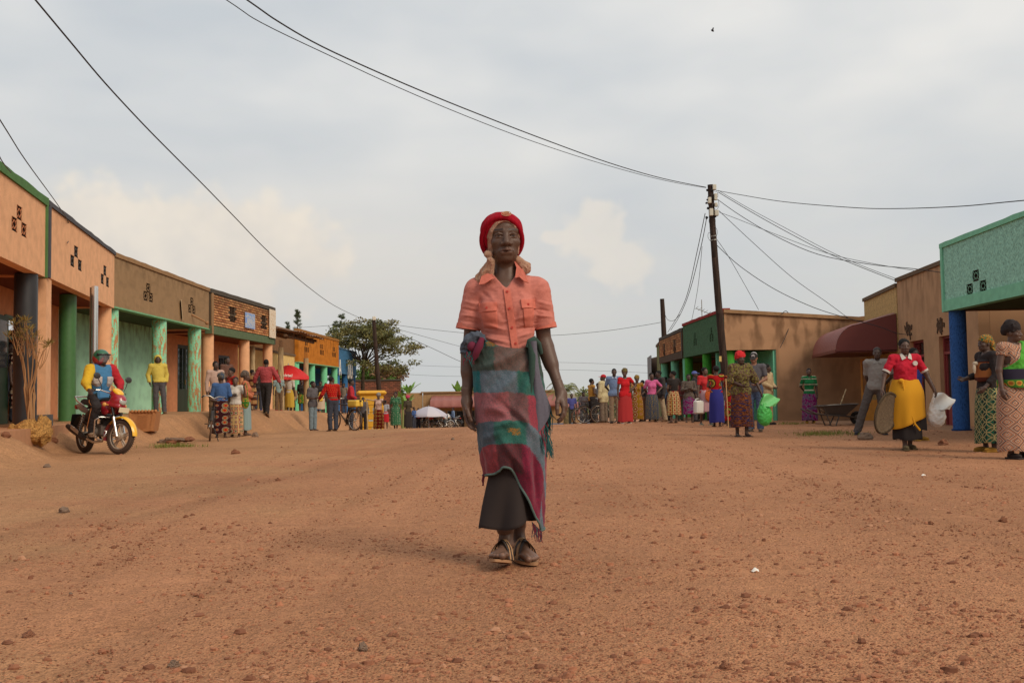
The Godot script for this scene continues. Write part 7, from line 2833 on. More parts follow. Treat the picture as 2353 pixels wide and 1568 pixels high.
func make_prints()->void:
	var red:=c8(168,28,42)
	var cream:=c8(232,208,150)
	ring_print("rings",cream,Vector2i(4,4),[[0.44,red],[0.36,c8(232,226,210)],[0.24,c8(120,124,70)]],0.0,red)
	ring_print("fans",c8(64,28,36),Vector2i(3,4),[[0.42,c8(220,206,180)],[0.36,c8(38,44,74)],[0.28,c8(214,170,70)],[0.2,c8(184,44,48)]],0.16)
	ring_print("suns",c8(120,32,30),Vector2i(3,4),[[0.46,c8(196,150,70)],[0.36,c8(128,60,36)],[0.26,c8(206,178,110)],[0.14,c8(40,24,26)]],0.1)
	ring_print("mustard",c8(172,132,38),Vector2i(3,3),[[0.47,c8(226,214,190)],[0.40,c8(170,46,34)],[0.28,c8(172,132,38)],[0.1,c8(240,236,226)]],0.1)
	ring_print("dots",c8(70,92,124),Vector2i(6,6),[[0.34,c8(196,166,74)],[0.18,c8(84,88,80)]],0.2)
	ring_print("polka",c8(66,128,96),Vector2i(6,6),[[0.16,c8(224,228,214)]],0.25)
	ring_print("flowers",c8(26,24,26),Vector2i(4,4),[[0.44,c8(212,206,192)],[0.22,c8(206,190,160)]],0.18,c8(128,28,32))
	ring_print("bold",c8(196,36,40),Vector2i(2,2),[[0.46,c8(28,24,22)],[0.38,c8(196,190,84)],[0.24,c8(28,24,22)],[0.18,c8(196,36,40)]],0.12)
	ring_print("leaves_print",c8(80,150,62),Vector2i(3,3),[[0.4,c8(232,198,92)],[0.25,c8(204,120,60)]],0.15)
	noise_print("camo",[c8(88,42,84),c8(150,150,80),c8(110,118,58),c8(168,164,92),c8(96,50,86)],5.0)
	noise_print("waves",[c8(44,52,104),c8(60,56,96),c8(150,84,42),c8(112,62,40),c8(170,112,60),c8(76,40,38)],3.0,Vector2(1.2,6.0))
	noise_print("tie_dye",[c8(120,96,140),c8(150,128,160),c8(156,36,132),c8(132,24,112)],4.0)
	noise_print("greywave",[c8(110,104,100),c8(140,130,124),c8(88,82,82)],8.0)
	noise_print("orangescarf",[c8(40,120,96),c8(214,140,52),c8(232,196,90),c8(206,110,40),c8(48,44,48),c8(60,140,104)],6.0)
	noise_print("childwave",[c8(40,60,104),c8(196,170,80),c8(40,60,104),c8(206,188,110)],3.0,Vector2(2.0,7.0))
	paint("blocks",128,128,func(u,v):
		var g:=Vector2(u*4,v*5)
		var q:=Vector2(fposmod(g.x,1.0),fposmod(g.y,1.0))
		var k:=(int(g.x)+int(g.y)*3)%3
		if q.y>0.86:return c8(178,30,40)
		if q.x<0.12:return c8(30,26,28)
		if absf(q.x-0.55)+absf(q.y-0.42)<0.3:return [c8(178,30,40),c8(30,26,28),c8(222,202,132)][k]
		return [c8(232,218,160),c8(206,186,90),c8(190,50,50)][k])
	paint("lattice",128,128,func(u,v):
		var g:=Vector2(u*3,v*3)
		var q:=Vector2(fposmod(g.x,1.0)- 0.5,fposmod(g.y,1.0)- 0.5)
		var d:=absf(q.x)+absf(q.y)
		var cell:=(int(g.x)+int(g.y))%2
		var arc:=minf(absf(Vector2(absf(q.x)- 0.5,absf(q.y)).length()- 0.5),absf(Vector2(absf(q.x),absf(q.y)- 0.5).length()- 0.5))
		if arc<0.035:return c8(214,196,140)
		if arc<0.10:return c8(26,104,92)
		if d<0.1:return c8(30,110,96)
		if d<0.42:return c8(206,116,44)if cell==0 else c8(160,132,44)
		return c8(28,30,48)if q.x>0 else c8(36,120,100))
	paint("herringbone",128,128,func(u,v):
		var g:=Vector2(u*10,v*10)
		var ci:=Vector2i(int(g.x),int(g.y))
		var q:=Vector2(fposmod(g.x,1.0),fposmod(g.y,1.0))
		var w:=fposmod((q.x+q.y if(ci.x+ci.y)%2 else q.x-q.y)*2.0,1.0)
		return c8(70,44,52)if w<0.24 else(c8(236,222,206)if w<0.55 else(c8(196,108,62)if w<0.82 else c8(236,222,206))))
	paint("stripes_brown",32,64,func(u,v):return c8(98,52,38)if fposmod(v*2,1.0)<0.4 else c8(196,158,110))
	paint("stripes_green",32,64,func(u,v):return c8(214,220,206)if fposmod(v*3,1.0)<0.2 else c8(40,136,84))
	paint("pale_blue_print",64,64,func(u,v):return c8(128,170,186)if sin(u*40)*sin(v*40+u*12)>0.1 else c8(172,200,206))
	paint("red_star",64,64,func(u,v):return c8(222,168,60)if absf(sin(u*15.7+v*3)*sin(v*15.7))>0.9 else c8(190,26,34))
func make_people()->void:
	var black:=cloth("black cloth",c8(36,35,37))
	var hair:=mat("black hair",c8(26,24,23),0.9)
	var jeans:=cloth("dark denim",c8(50,58,74))
	var paleblue:=cloth("washed denim",c8(112,134,146))
	var khaki:=cloth("khaki",c8(150,130,106))
	var tan_s:=cloth("pale khaki",c8(176,158,128))
	var white:=cloth("white cotton",c8(208,204,196))
	var grey:=cloth("grey cotton",c8(134,132,130))
	var dkgrey:=cloth("dark grey cotton",c8(84,84,90))
	var red:=cloth("red cotton",c8(192,28,42))
	var brown:=cloth("brown cloth",c8(104,82,60))
	var shoe:=cloth("dark shoes",c8(46,42,42))
	var dust:=cloth("dusty sandals",c8(116,86,64))
	var flip:=cloth("mustard flats",c8(160,116,40))
	person({"label":"woman in black dress with red and white flowers behind the dry shrub","px":42,"py":985,"d":19.5,"y":0.36,"ht":1.64,"fem":true,"yaw":70,"skin":0,"top":{"m":print_cloth("flowers",2.6),"sleeve":0.7,"hem":0.85},"bottom":{"kind":"skirt","m":print_cloth("flowers",2.6),"hem":0.32},"head":{"kind":"crop","m":hair},"bare":dust})
	person({"label":"figure in dark blue half hidden in the doorway at the left edge","px":17,"py":985,"d":20.3,"y":0.36,"ht":1.66,"yaw":60,"skin":3,"top":{"m":cloth("navy cloth",c8(44,50,78)),"sleeve":1.9},"bottom":{"kind":"trousers","m":jeans},"head":{"kind":"crop","m":hair},"shoes":shoe})
	person({"label":"boy in yellow hoodie leaning on the middle flaking pillar","px":364,"py":948,"d":27.2,"y":0.40,"ht":1.60,"yaw":28,"skin":3,"look":-10,"lean":Vector3(-0.03,0,-0.03),"foot0":Vector3(-0.07,0.075,0.0),"foot1":Vector3(0.13,0.075,0.16),"arm0":"pocket","arm1":"pocket","top":{"m":cloth("hoodie yellow",c8(218,196,84)),"sleeve":1.85,"hem":0.92,"loose":0.03,"crumple":0.008,"name":"hoodie"},"bottom":{"kind":"trousers","m":cloth("ragged grey",c8(74,74,80))},"head":{"kind":"hood","m":cloth("hoodie yellow",c8(218,196,84))},"shoes":dust})
	person({"label":"woman seen from behind in blue sweater and patterned navy turban","px":507,"py":985,"crown":838,"ht":1.66,"fem":true,"fat":1.05,"yaw":195,"look":30,"arm0":"clasp","arm1":"clasp","top":{"m":cloth("sweater blue",c8(52,92,150)),"sleeve":1.6,"hem":0.98,"loose":0.022},"bottom":{"kind":"skirt","m":print_cloth("fans",1.6),"hem":0.13,"flare":1.15},"head":{"kind":"turban","m":print_cloth("dots",4.0)},"bare":dust})
	var w4:=person({"label":"smiling woman in white printed T-shirt and red ring patterned skirt","px":541,"py":990,"crown":850,"ht":1.62,"fem":true,"fat":1.02,"yaw":-8,"skin":1,"look":10,"arm0":"swingback","arm1":[Vector3(0.12,-0.24,0.02),Vector3(0.02,0.22,0.12)],"top":{"m":cloth("tee white",c8(214,208,198)),"sleeve":0.75,"hem":0.92},"bottom":{"kind":"skirt","m":print_cloth("rings",2.1),"hem":0.12,"flare":0.95},"head":{"kind":"crop","m":black},"bare":shoe})
	var ink:=mat("print black",c8(40,40,44),0.8)
	lettering(w4,"ICYUMWERU",0.030,0.20,Vector3(-0.01,1.145,0.150),ink,"lettering")
	lettering(w4,"CY'UBUTABAZI",0.030,0.24,Vector3(-0.01,1.10,0.150),ink,"lettering")
	hand_bag("patterned green shoulder bag hanging beside the smiling woman",w4,Vector3(0.27,0.92,0.0),Vector3(0.20,0.26,0.10),print_cloth("leaves_print",4.0),0.4)
	person({"label":"man in pale pink shirt facing the woman in the blue sweater","px":494,"py":983,"d":27.6,"ht":1.74,"yaw":40,"skin":3,"top":{"m":cloth("pale pink shirt",c8(190,160,146)),"sleeve":1.9,"hem":0.84},"bottom":{"kind":"trousers","m":brown},"head":{"kind":"crop","m":hair},"shoes":shoe})
	person({"label":"woman with short hair in red flecked blouse behind the smiling woman","px":532,"py":983,"d":28.2,"ht":1.72,"fem":true,"yaw":-50,"skin":1,"top":{"m":print_cloth("red_star",3.0),"sleeve":0.8},"bottom":{"kind":"skirt","m":black,"hem":0.2},"head":{"kind":"hair","m":hair},"bare":dust})
	person({"label":"woman in white head wrap, orange shirt and pale blue skirt facing right","px":563,"py":979,"d":27.2,"ht":1.74,"fem":true,"yaw":100,"skin":0,"arm0":"clasp","arm1":"bent","top":{"m":cloth("dusty orange shirt",c8(186,106,74)),"sleeve":1.8,"hem":0.9,"loose":0.03},"bottom":{"kind":"skirt","m":print_cloth("pale_blue_print",3.0),"hem":0.16},"head":{"kind":"turban","m":print_cloth("greywave",3.0)},"bare":dust})
	person({"label":"girl in brown and cream striped dress by the cream wall","px":579,"py":943,"d":36.5,"ht":1.48,"y":0.36,"fem":true,"yaw":150,"look":-40,"skin":1,"arm0":"fold","arm1":"fold","top":{"m":print_cloth("stripes_brown",2.2),"sleeve":0.7},"bottom":{"kind":"skirt","m":print_cloth("stripes_brown",2.2),"hem":0.2},"head":{"kind":"hair","m":hair},"bare":dust})
	person({"label":"dark clothed figure beside the girl in the striped dress","px":593,"py":944,"d":37.5,"ht":1.5,"y":0.34,"yaw":190,"skin":3,"top":{"m":black,"sleeve":1.9},"bottom":{"kind":"trousers","m":jeans},"head":{"kind":"crop","m":hair},"shoes":cloth("blue shoes",c8(50,70,130))})
	person({"label":"man in red shirt and black trousers walking away on the earth bank","px":611,"py":962,"crown":833,"ht":1.76,"yaw":178,"fat":1.08,"skin":0,"stride":0.17,"pitch0":35,"arm0":"out","arm1":"out","top":{"m":cloth("faded red shirt",c8(168,64,70)),"sleeve":1.85,"hem":0.98,"loose":0.03,"crumple":0.016},"bottom":{"kind":"trousers","m":black,"belt":brown},"head":{"kind":"crop","m":hair},"shoes":cloth("brown boots",c8(92,68,46)),"boot":true})
	person({"label":"boy in blue print shirt and red socks behind the pale post","px":640,"py":947,"d":36.0,"ht":1.32,"y":0.30,"yaw":20,"skin":3,"top":{"m":print_cloth("pale_blue_print",4.0),"sleeve":0.8},"bottom":{"kind":"trousers","m":brown},"head":{"kind":"crop","m":hair},"shoes":red})
	person({"label":"person in white checked shirt and yellow skirt under the red umbrella","px":665,"py":950,"d":43.8,"ht":1.66,"yaw":160,"skin":0,"top":{"m":white,"sleeve":0.9},"bottom":{"kind":"skirt","m":cloth("yellow skirt",c8(206,170,60)),"hem":0.25},"head":{"kind":"crop","m":hair},"bare":dust})
	person({"label":"small boy in tan shirt before the ochre shop's first pillar","px":672,"py":951,"crown":891,"ht":1.15,"yaw":10,"skin":3,"headk":1.12,"top":{"m":cloth("tan shirt",c8(150,128,96)),"sleeve":1.6,"hem":0.8,"loose":0.04},"bottom":{"kind":"trousers","m":black},"head":{"kind":"crop","m":hair},"bare":dust})
	person({"label":"woman in open black jacket and pink flowered skirt laughing","px":693,"py":949,"crown":870,"ht":1.62,"fem":true,"yaw":-5,"skin":0,"look":20,"top":{"m":black,"sleeve":1.7,"hem":0.9},"bottom":{"kind":"skirt","m":print_cloth("leaves_print",3.0),"hem":0.5},"head":{"kind":"hair","m":hair},"bare":dust})
	var w15:=person({"label":"man in dark grey shirt and washed jeans holding a yellow jug","px":718,"py":981,"crown":866,"ht":1.74,"yaw":65,"skin":3,"arm0":"bent","arm1":"bent","top":{"m":dkgrey,"sleeve":0.9,"hem":0.82,"loose":0.025},"bottom":{"kind":"trousers","m":paleblue,"cuff":0.07},"head":{"kind":"crop","m":hair},"bare":dust})
	jerrycan("small yellow oil jug in the hands of the man in washed jeans",w15.transform*Vector3(0.0,1.02,0.34),Basis(Vector3.UP,1.0),mat("yellow plastic",c8(216,178,72),0.45),Vector3(0.16,0.26,0.12))
	person({"label":"woman in black top and cream skirt with hand on hip by a mint pillar","px":736,"py":955,"crown":879,"ht":1.62,"fem":true,"yaw":15,"skin":0,"arm1":"hip","arm0":"clasp","top":{"m":black,"sleeve":0.7,"hem":0.95},"bottom":{"kind":"skirt","m":cloth("cream skirt",c8(206,188,164)),"hem":0.26},"head":{"kind":"hair","m":hair},"bare":dust})
	person({"label":"man in pale blue shirt between the last mint pillars","px":760,"py":955,"d":50.0,"ht":1.7,"yaw":-20,"skin":3,"arm0":"fold","arm1":"fold","top":{"m":cloth("pale blue shirt",c8(120,148,168)),"sleeve":0.8},"bottom":{"kind":"trousers","m":dkgrey},"head":{"kind":"crop","m":hair},"shoes":shoe})
	person({"label":"young man in starry red hoodie standing astride the loaded bicycle","px":765,"py":989,"crown":863,"ht":1.72,"yaw":215,"look":-75,"skin":0,"stride":0.06,"lean":Vector3(0,0,0.08),"arm0":[Vector3(-0.1,-0.25,0.1),Vector3(-0.05,-0.18,0.16)],"arm1":[Vector3(0.12,-0.25,0.05),Vector3(0.02,-0.15,0.18)],"top":{"m":print_cloth("red_star",2.4),"sleeve":1.8,"hem":0.95,"loose":0.025,"name":"hoodie"},"bottom":{"kind":"trousers","m":jeans,"belt":brown},"head":{"kind":"crop","m":hair},"bare":dust})
	person({"label":"young man in plain red sweater behind the loaded bicycle","px":806,"py":985,"d":32.6,"ht":1.68,"yaw":100,"skin":3,"arm0":"clasp","arm1":"swingback","top":{"m":cloth("sweater red",c8(184,40,52)),"sleeve":1.8,"hem":0.93},"bottom":{"kind":"trousers","m":jeans},"head":{"kind":"crop","m":hair},"shoes":dust})
	person({"label":"dark figure by the yellow kiosk's wooden rail","px":834,"py":985,"d":47.5,"ht":1.6,"yaw":0,"skin":3,"top":{"m":dkgrey,"sleeve":1.8},"bottom":{"kind":"trousers","m":black},"head":{"kind":"crop","m":hair},"shoes":dust})
	person({"label":"woman in pale pink top and maroon sun patterned wrap skirt","px":870,"py":985,"crown":900,"ht":1.64,"fem":true,"yaw":-15,"skin":0,"arm1":[Vector3(0.1,-0.2,0.05),Vector3(0.05,0.15,0.12)],"top":{"m":cloth("pale pink top",c8(208,176,164)),"sleeve":0.03,"hem":0.95,"low":true},"bottom":{"kind":"skirt","m":print_cloth("suns",1.7),"hem":0.1,"flare":1.15},"head":{"kind":"turban","m":grey},"bare":dust})
	person({"label":"woman in pale shirt seen from behind with a green sack","px":885,"py":981,"crown":913,"ht":1.56,"fem":true,"yaw":170,"skin":0,"top":{"m":cloth("pale grey shirt",c8(160,166,178)),"sleeve":0.8,"hem":0.9},"bottom":{"kind":"skirt","m":red,"hem":0.45},"head":{"kind":"hair","m":hair},"bare":dust})
	person({"label":"woman in green dress with white spots walking towards the camera","px":909,"py":985,"crown":897,"ht":1.66,"fem":true,"fat":1.1,"yaw":-10,"skin":0,"stride":0.06,"top":{"m":print_cloth("polka",2.0),"sleeve":0.9,"hem":0.8},"bottom":{"kind":"skirt","m":print_cloth("polka",2.0),"hem":0.22,"flare":1.15},"head":{"kind":"hair","m":hair},"bare":dust})
	person({"label":"woman in bright pink turban, dark blouse and long black skirt","px":937,"py":983,"crown":906,"ht":1.66,"fem":true,"yaw":40,"skin":0,"arm1":"bent","top":{"m":cloth("olive dark blouse",c8(58,54,44)),"sleeve":0.9,"hem":0.85},"bottom":{"kind":"skirt","m":black,"hem":0.12},"head":{"kind":"turban","m":cloth("pink turban",c8(196,56,96))},"bare":dust})
	for q in [[951,73.0,"blue",c8(54,88,150),60.0],[961,74.5,"red",c8(176,44,44),20.0],[976,75.0,"brown",c8(96,70,56),-40.0],[1041,76.0,"pale blue",c8(120,150,190),-70.0],[1006,77.0,"grey",c8(128,128,132),30.0]]:
		person({"label":"motorcycle driver in a %s jacket waiting by the parked row"%q[2],"px":q[0],"py":984,"d":q[1],"ht":1.62,"yaw":q[4],"skin":3,"arm0":"bent","top":{"m":cloth("driver jacket "+q[2],q[3]),"sleeve":1.8},"bottom":{"kind":"trousers","m":jeans},"head":{"kind":"crop","m":hair},"shoes":shoe,"group":"motorcycle drivers"})
	person({"label":"man in violet blue polo shirt standing alone near the painted kerb","px":1314,"py":968,"crown":894,"ht":1.72,"yaw":0,"skin":3,"top":{"m":cloth("violet polo",c8(76,84,164)),"sleeve":0.85},"bottom":{"kind":"trousers","m":cloth("green black",c8(56,62,58))},"head":{"kind":"crop","m":hair},"shoes":shoe})
	person({"label":"man in dark grey jumper bending behind the bicycles","px":1341,"py":967,"d":50.0,"ht":1.68,"yaw":10,"nod":15,"skin":3,"arm0":"swing","arm1":"swing","top":{"m":cloth("charcoal jumper",c8(82,80,88)),"sleeve":1.85},"bottom":{"kind":"trousers","m":jeans},"head":{"kind":"crop","m":hair},"shoes":shoe})
	person({"label":"man in sleeveless mustard vest seen from the side","px":1360,"py":967,"crown":863,"ht":1.73,"yaw":110,"skin":0,"fat":1.05,"arm0":"clasp","arm1":"clasp","top":{"m":cloth("mustard vest",c8(190,138,58)),"sleeve":0.04,"hem":0.86},"bottom":{"kind":"trousers","m":black},"head":{"kind":"crop","m":hair},"bare":cloth("lime flip-flops",c8(110,150,50))})
	person({"label":"dark man glimpsed between the mustard vest and the red cap","px":1375,"py":966,"d":41.0,"ht":1.68,"yaw":20,"skin":3,"top":{"m":dkgrey,"sleeve":1.8},"bottom":{"kind":"trousers","m":black},"head":{"kind":"crop","m":hair},"shoes":shoe})
	person({"label":"man in red cap and long cream jacket facing left","px":1388,"py":967,"crown":856,"ht":1.74,"yaw":-130,"look":35,"skin":3,"top":{"m":cloth("cream jacket",c8(206,194,150)),"sleeve":1.85,"hem":0.72,"loose":0.03,"name":"jacket"},"bottom":{"kind":"trousers","m":cloth("taupe trousers",c8(116,102,88)),"cuff":0.08},"head":{"kind":"cap","m":red},"shoes":dust})
	person({"label":"tall man in pale blue polo shirt with hands behind his back","px":1413,"py":969,"crown":843,"ht":1.80,"yaw":-4,"skin":3,"fat":1.05,"arm0":"back","arm1":"back","top":{"m":cloth("polo pale blue",c8(112,142,186)),"sleeve":0.9,"hem":0.84,"collar":cloth("collar pale blue",c8(160,180,206))},"bottom":{"kind":"trousers","m":khaki,"cuff":0.08},"head":{"kind":"crop","m":hair},"shoes":shoe})
	person({"label":"woman in red top and long red skirt, one hand on hip","px":1437,"py":970,"crown":846,"ht":1.72,"fem":true,"yaw":8,"look":-18,"skin":0,"arm1":"hip","arm0":"down","top":{"m":cloth("scarlet top",c8(206,24,34)),"sleeve":0.55,"hem":0.84,"low":true},"bottom":{"kind":"skirt","m":cloth("brick red skirt",c8(178,44,48)),"hem":0.06,"flare":0.95},"head":{"kind":"turban","m":print_cloth("camo",4.0)},"bare":white})
	person({"label":"woman in mustard dress with red and white half circles, hands on hips","px":1465,"py":966,"crown":861,"ht":1.64,"fem":true,"yaw":0,"skin":0,"arm0":"face","arm1":"hip","top":{"m":print_cloth("mustard",1.8),"sleeve":0.8,"hem":0.86},"bottom":{"kind":"skirt","m":print_cloth("mustard",1.8),"hem":0.1,"flare":0.95},"head":{"kind":"turban","m":print_cloth("orangescarf",4.0)},"bare":dust})
	person({"label":"woman in pink blouse and blue and yellow dotted skirt","px":1499,"py":964,"crown":851,"ht":1.67,"fem":true,"yaw":5,"skin":0,"arm0":"back","arm1":"hip","top":{"m":cloth("pink blouse",c8(212,96,154)),"sleeve":0.9,"hem":0.95},"bottom":{"kind":"skirt","m":print_cloth("dots",2.2),"hem":0.1},"head":{"kind":"bun","m":hair},"bare":dust})
	person({"label":"man in black jacket over cream shirt, turned to the left","px":1516,"py":965,"crown":847,"ht":1.78,"yaw":-60,"skin":3,"look":-20,"arm0":"pocket","top":{"m":cloth("black jacket",c8(50,50,52)),"sleeve":1.88,"hem":0.78,"loose":0.035,"low":true,"name":"jacket"},"bottom":{"kind":"trousers","m":tan_s,"cuff":0.085},"head":{"kind":"crop","m":hair},"shoes":dust,"foot0":Vector3(-0.10,0.075,0.16),"foot1":Vector3(0.12,0.075,-0.14)})
	person({"label":"woman in black top and red, cream and black block skirt seen from behind","px":1549,"py":971,"crown":851,"ht":1.66,"fem":true,"fat":1.05,"yaw":-150,"look":40,"skin":1,"arm0":"swing","arm1":"clasp","top":{"m":black,"sleeve":0.6,"hem":1.0,"low":true},"bottom":{"kind":"skirt","m":print_cloth("blocks",1.7),"hem":0.27,"flare":1.2,"amp":0.05},"head":{"kind":"hair","m":hair},"bare":dust})
	person({"label":"youth in grey print shirt and purple and teal wrap with folded arms","px":1584,"py":969,"crown":857,"ht":1.6,"yaw":0,"skin":3,"arm0":"fold","arm1":"fold","top":{"m":print_cloth("greywave",3.0),"sleeve":1.6,"hem":0.8},"bottom":{"kind":"skirt","m":print_cloth("tie_dye",1.6),"hem":0.3},"head":{"kind":"crop","m":hair},"bare":dust})
	person({"label":"man in blue cap and black coat beside the grey print shirt","px":1598,"py":968,"crown":852,"ht":1.74,"yaw":80,"skin":3,"arm1":"clasp","top":{"m":cloth("black blue coat",c8(42,44,52)),"sleeve":1.5,"hem":0.8,"loose":0.03,"name":"coat"},"bottom":{"kind":"trousers","m":dkgrey},"head":{"kind":"cap","m":cloth("cap blue",c8(88,104,176))},"shoes":shoe})
	var w14:=person({"label":"smiling woman in red top and pink skirt carrying a white jerrycan","px":1622,"py":980,"crown":848,"ht":1.68,"fem":true,"yaw":15,"look":15,"skin":1,"stride":0.18,"arm0":[Vector3(-0.06,-0.28,0.02),Vector3(-0.02,-0.25,0.04)],"arm1":"clasp","top":{"m":cloth("coral red top",c8(198,40,46)),"sleeve":0.8,"hem":0.92},"bottom":{"kind":"skirt","m":cloth("pale pink skirt",c8(196,152,160)),"hem":0.40,"flare":1.0},"head":{"kind":"hair","m":hair},"bare":cloth("mint sandals",c8(130,170,160))})
	var hj:Dictionary=w14.get_meta("joints")
	jerrycan("white jerrycan in the hand of the woman in the pink skirt",w14.transform*(hj.w0+Vector3(0.0,-0.52,0.02)),Basis(Vector3.UP,0.3),mat("white plastic",c8(206,204,196),0.45),Vector3(0.30,0.38,0.2))
	hand_bag("orange and grey handbag held before the pink skirt",w14,Vector3(0.04,0.86,0.25),Vector3(0.34,0.32,0.08),cloth("bag orange",c8(196,86,36)),0.22)
	person({"label":"woman seen from behind in bold red and lime blouse and long royal blue skirt","px":1648,"py":981,"crown":841,"ht":1.66,"fem":true,"fat":1.05,"yaw":172,"look":20,"skin":0,"stride":0.08,"arm1":"clasp","top":{"m":print_cloth("bold",1.9),"sleeve":0.45,"hem":0.95,"low":true},"bottom":{"kind":"skirt","m":cloth("royal blue skirt",c8(38,44,134)),"hem":0.12,"flare":0.95,"folds":5},"head":{"kind":"bun","m":hair},"bare":dust})
	person({"label":"toddler in grey shirt and blue and yellow wave skirt","px":1666,"py":980,"crown":899,"ht":0.98,"fem":true,"yaw":0,"skin":0,"headk":1.28,"cell":0.018,"arm1":"out","top":{"m":cloth("toddler shirt",c8(178,170,164)),"sleeve":1.7,"hem":0.9},"bottom":{"kind":"skirt","m":print_cloth("childwave",3.0),"hem":0.36,"flare":1.25},"head":{"kind":"crop","m":hair},"bare":dust})
	var w17:=person({"label":"woman in red and white leaf print dress mostly hidden behind the red turban","px":1686,"py":981,"d":26.0,"ht":1.6,"fem":true,"yaw":-10,"skin":0,"top":{"m":print_cloth("suns",3.0),"sleeve":1.0},"bottom":{"kind":"skirt","m":print_cloth("bold",2.4),"hem":0.2},"head":{"kind":"crop","m":grey},"bare":dust})
	var stk:=MB.new()
	stk.cyl(w17.position+Vector3(-0.18,0.0,0.2),w17.position+Vector3(-0.22,1.28,0.2),0.014,0.014,7)
	tag(obj("walking_stick",stk,mat("bamboo",c8(196,158,112),0.7)),"pale bamboo walking stick left of the red turbaned woman","stick")
	var w18:=person({"label":"woman in bright red turban, green and purple cape and blue and brown skirt","px":1705,"py":1004,"crown":812,"ht":1.68,"fem":true,"yaw":12,"look":8,"skin":3,"cell":0.016,"hcell":0.007,"stride":0.07,"arm0":"clasp","arm1":"out","top":{"m":print_cloth("camo",2.0),"sleeve":1.05,"hem":0.84,"loose":0.045,"crumple":0.03,"name":"cape"},"bottom":{"kind":"skirt","m":print_cloth("waves",1.6),"hem":0.2,"flare":1.05,"amp":0.05},"head":{"kind":"turban","m":cloth("turban red",c8(212,36,44))},"bare":shoe})
	var hb:Dictionary=w18.get_meta("joints")
	sack("bright green plastic sack with blue stripes in the hand of the red turbaned woman",w18.transform*(hb.w1+Vector3(0.05,-0.09,0.04)),0.62,0.155,mat("green sack",c8(84,190,92),0.4,{"back":Color(0.2,0.4,0.2)}),mat("green sack flap",c8(124,206,128),0.4,{"back":Color(0.2,0.4,0.2)}))
	var capw:=person({"label":"light skinned man in black and white cap and grey T-shirt looking down","px":1737,"py":999,"crown":818,"ht":1.80,"yaw":-22,"nod":24,"skin":9,"cell":0.016,"hcell":0.007,"arm0":"bent","arm1":"clasp","top":{"m":cloth("slate tee",c8(86,86,94)),"sleeve":0.8,"hem":0.86,"loose":0.022},"bottom":{"kind":"trousers","m":cloth("blue denim",c8(66,88,122)),"cuff":0.072},"head":{"kind":"cap","m":cloth("cap black",c8(40,40,42))},"shoes":cloth("grey boots",c8(92,82,74)),"boot":true})
	var ct:Transform3D=(capw.get_node("cap")as Node3D).transform
	var wb:=MB.new()
	wb.ball(Vector3(0,0.048,-0.045),Vector3(0.079,0.080,0.078),Basis(),14,10)
	obj("cap_mesh",wb,cloth("cap white mesh",c8(206,206,210)),capw).transform=ct
	var lg:=MB.new()
	lg.cyl(Vector3(0,0.078,0.055),Vector3(0,0.082,0.0715),0.036,0.036,20)
	obj("cap_badge",lg,cloth("cap white mesh",c8(206,206,210)),capw).transform=ct
	person({"label":"man in cream suit clasping his hands by the mint pillar","px":1766,"py":982,"crown":842,"ht":1.74,"yaw":50,"look":40,"skin":3,"arm0":"clasp","arm1":"clasp","top":{"m":cloth("suit cream",c8(200,176,134)),"sleeve":1.85,"hem":0.80,"loose":0.03,"low":true,"name":"jacket"},"bottom":{"kind":"trousers","m":cloth("suit trousers",c8(190,160,116)),"cuff":0.085},"head":{"kind":"crop","m":hair},"shoes":shoe})
	person({"label":"woman in green and white striped polo and magenta wrap by the side wall","px":1862,"py":979,"crown":852,"ht":1.63,"fem":true,"yaw":-5,"look":-12,"skin":0,"arm0":"back","arm1":"down","top":{"m":print_cloth("stripes_green",2.0),"sleeve":0.9,"hem":0.88,"collar":print_cloth("stripes_green",2.0)},"bottom":{"kind":"skirt","m":print_cloth("tie_dye",1.8),"hem":0.1,"flare":1.0,"folds":5,"amp":0.06},"head":{"kind":"crop","m":hair},"shoes":flip})
	person({"label":"man in grey short sleeved shirt and dark trousers stepping wide to the left","px":2016,"py":1014,"crown":812,"ht":1.76,"yaw":-18,"look":-5,"skin":3,"cell":0.015,"hcell":0.006,"hip":Vector3(0.0,0.90,0),"lean":Vector3(0.05,0,0),"foot0":Vector3(-0.36,0.075,0.06),"foot1":Vector3(0.13,0.075,0.02),"arm0":[Vector3(-0.02,-0.28,-0.10),Vector3(0.08,-0.2,-0.13)],"arm1":"back","top":{"m":cloth("stone grey shirt",c8(142,138,134)),"sleeve":0.85,"hem":0.86,"loose":0.028,"collar":cloth("stone grey shirt",c8(142,138,134))},"bottom":{"kind":"trousers","m":cloth("charcoal trousers",c8(84,78,76)),"cuff":0.075},"head":{"kind":"crop","m":mat("shaved head",c8(44,36,33),0.6)},"shoes":cloth("navy canvas shoes",c8(48,52,62))})
	person({"label":"person in black with mustard shoes half hidden behind the yellow wrap","px":2106,"py":1022,"d":17.3,"ht":1.62,"yaw":30,"skin":3,"arm1":"out","top":{"m":cloth("cobalt shirt",c8(44,62,150)),"sleeve":1.0},"bottom":{"kind":"skirt","m":black,"hem":0.2},"head":{"kind":"crop","m":hair},"shoes":flip})
	var w23:=person({"label":"woman in red polo shirt with white collar and bright yellow wrap","px":2086,"py":1040,"crown":785,"ht":1.68,"fem":true,"fat":1.14,"yaw":-3,"skin":0,"cell":0.013,"hcell":0.005,"stride":-0.10,"arm0":"out","arm1":"out","top":{"m":cloth("polo red",c8(196,24,48)),"sleeve":0.85,"hem":0.95,"loose":0.02,"collar":white,"cuff":white,"crumple":0.012},"bottom":{"kind":"skirt","m":black,"hem":0.16,"flare":0.95,"amp":0.03},"head":{"kind":"hair","m":hair},"shoes":cloth("olive flats",c8(92,82,58))})
	var hk:Dictionary=w23.get_meta("joints")
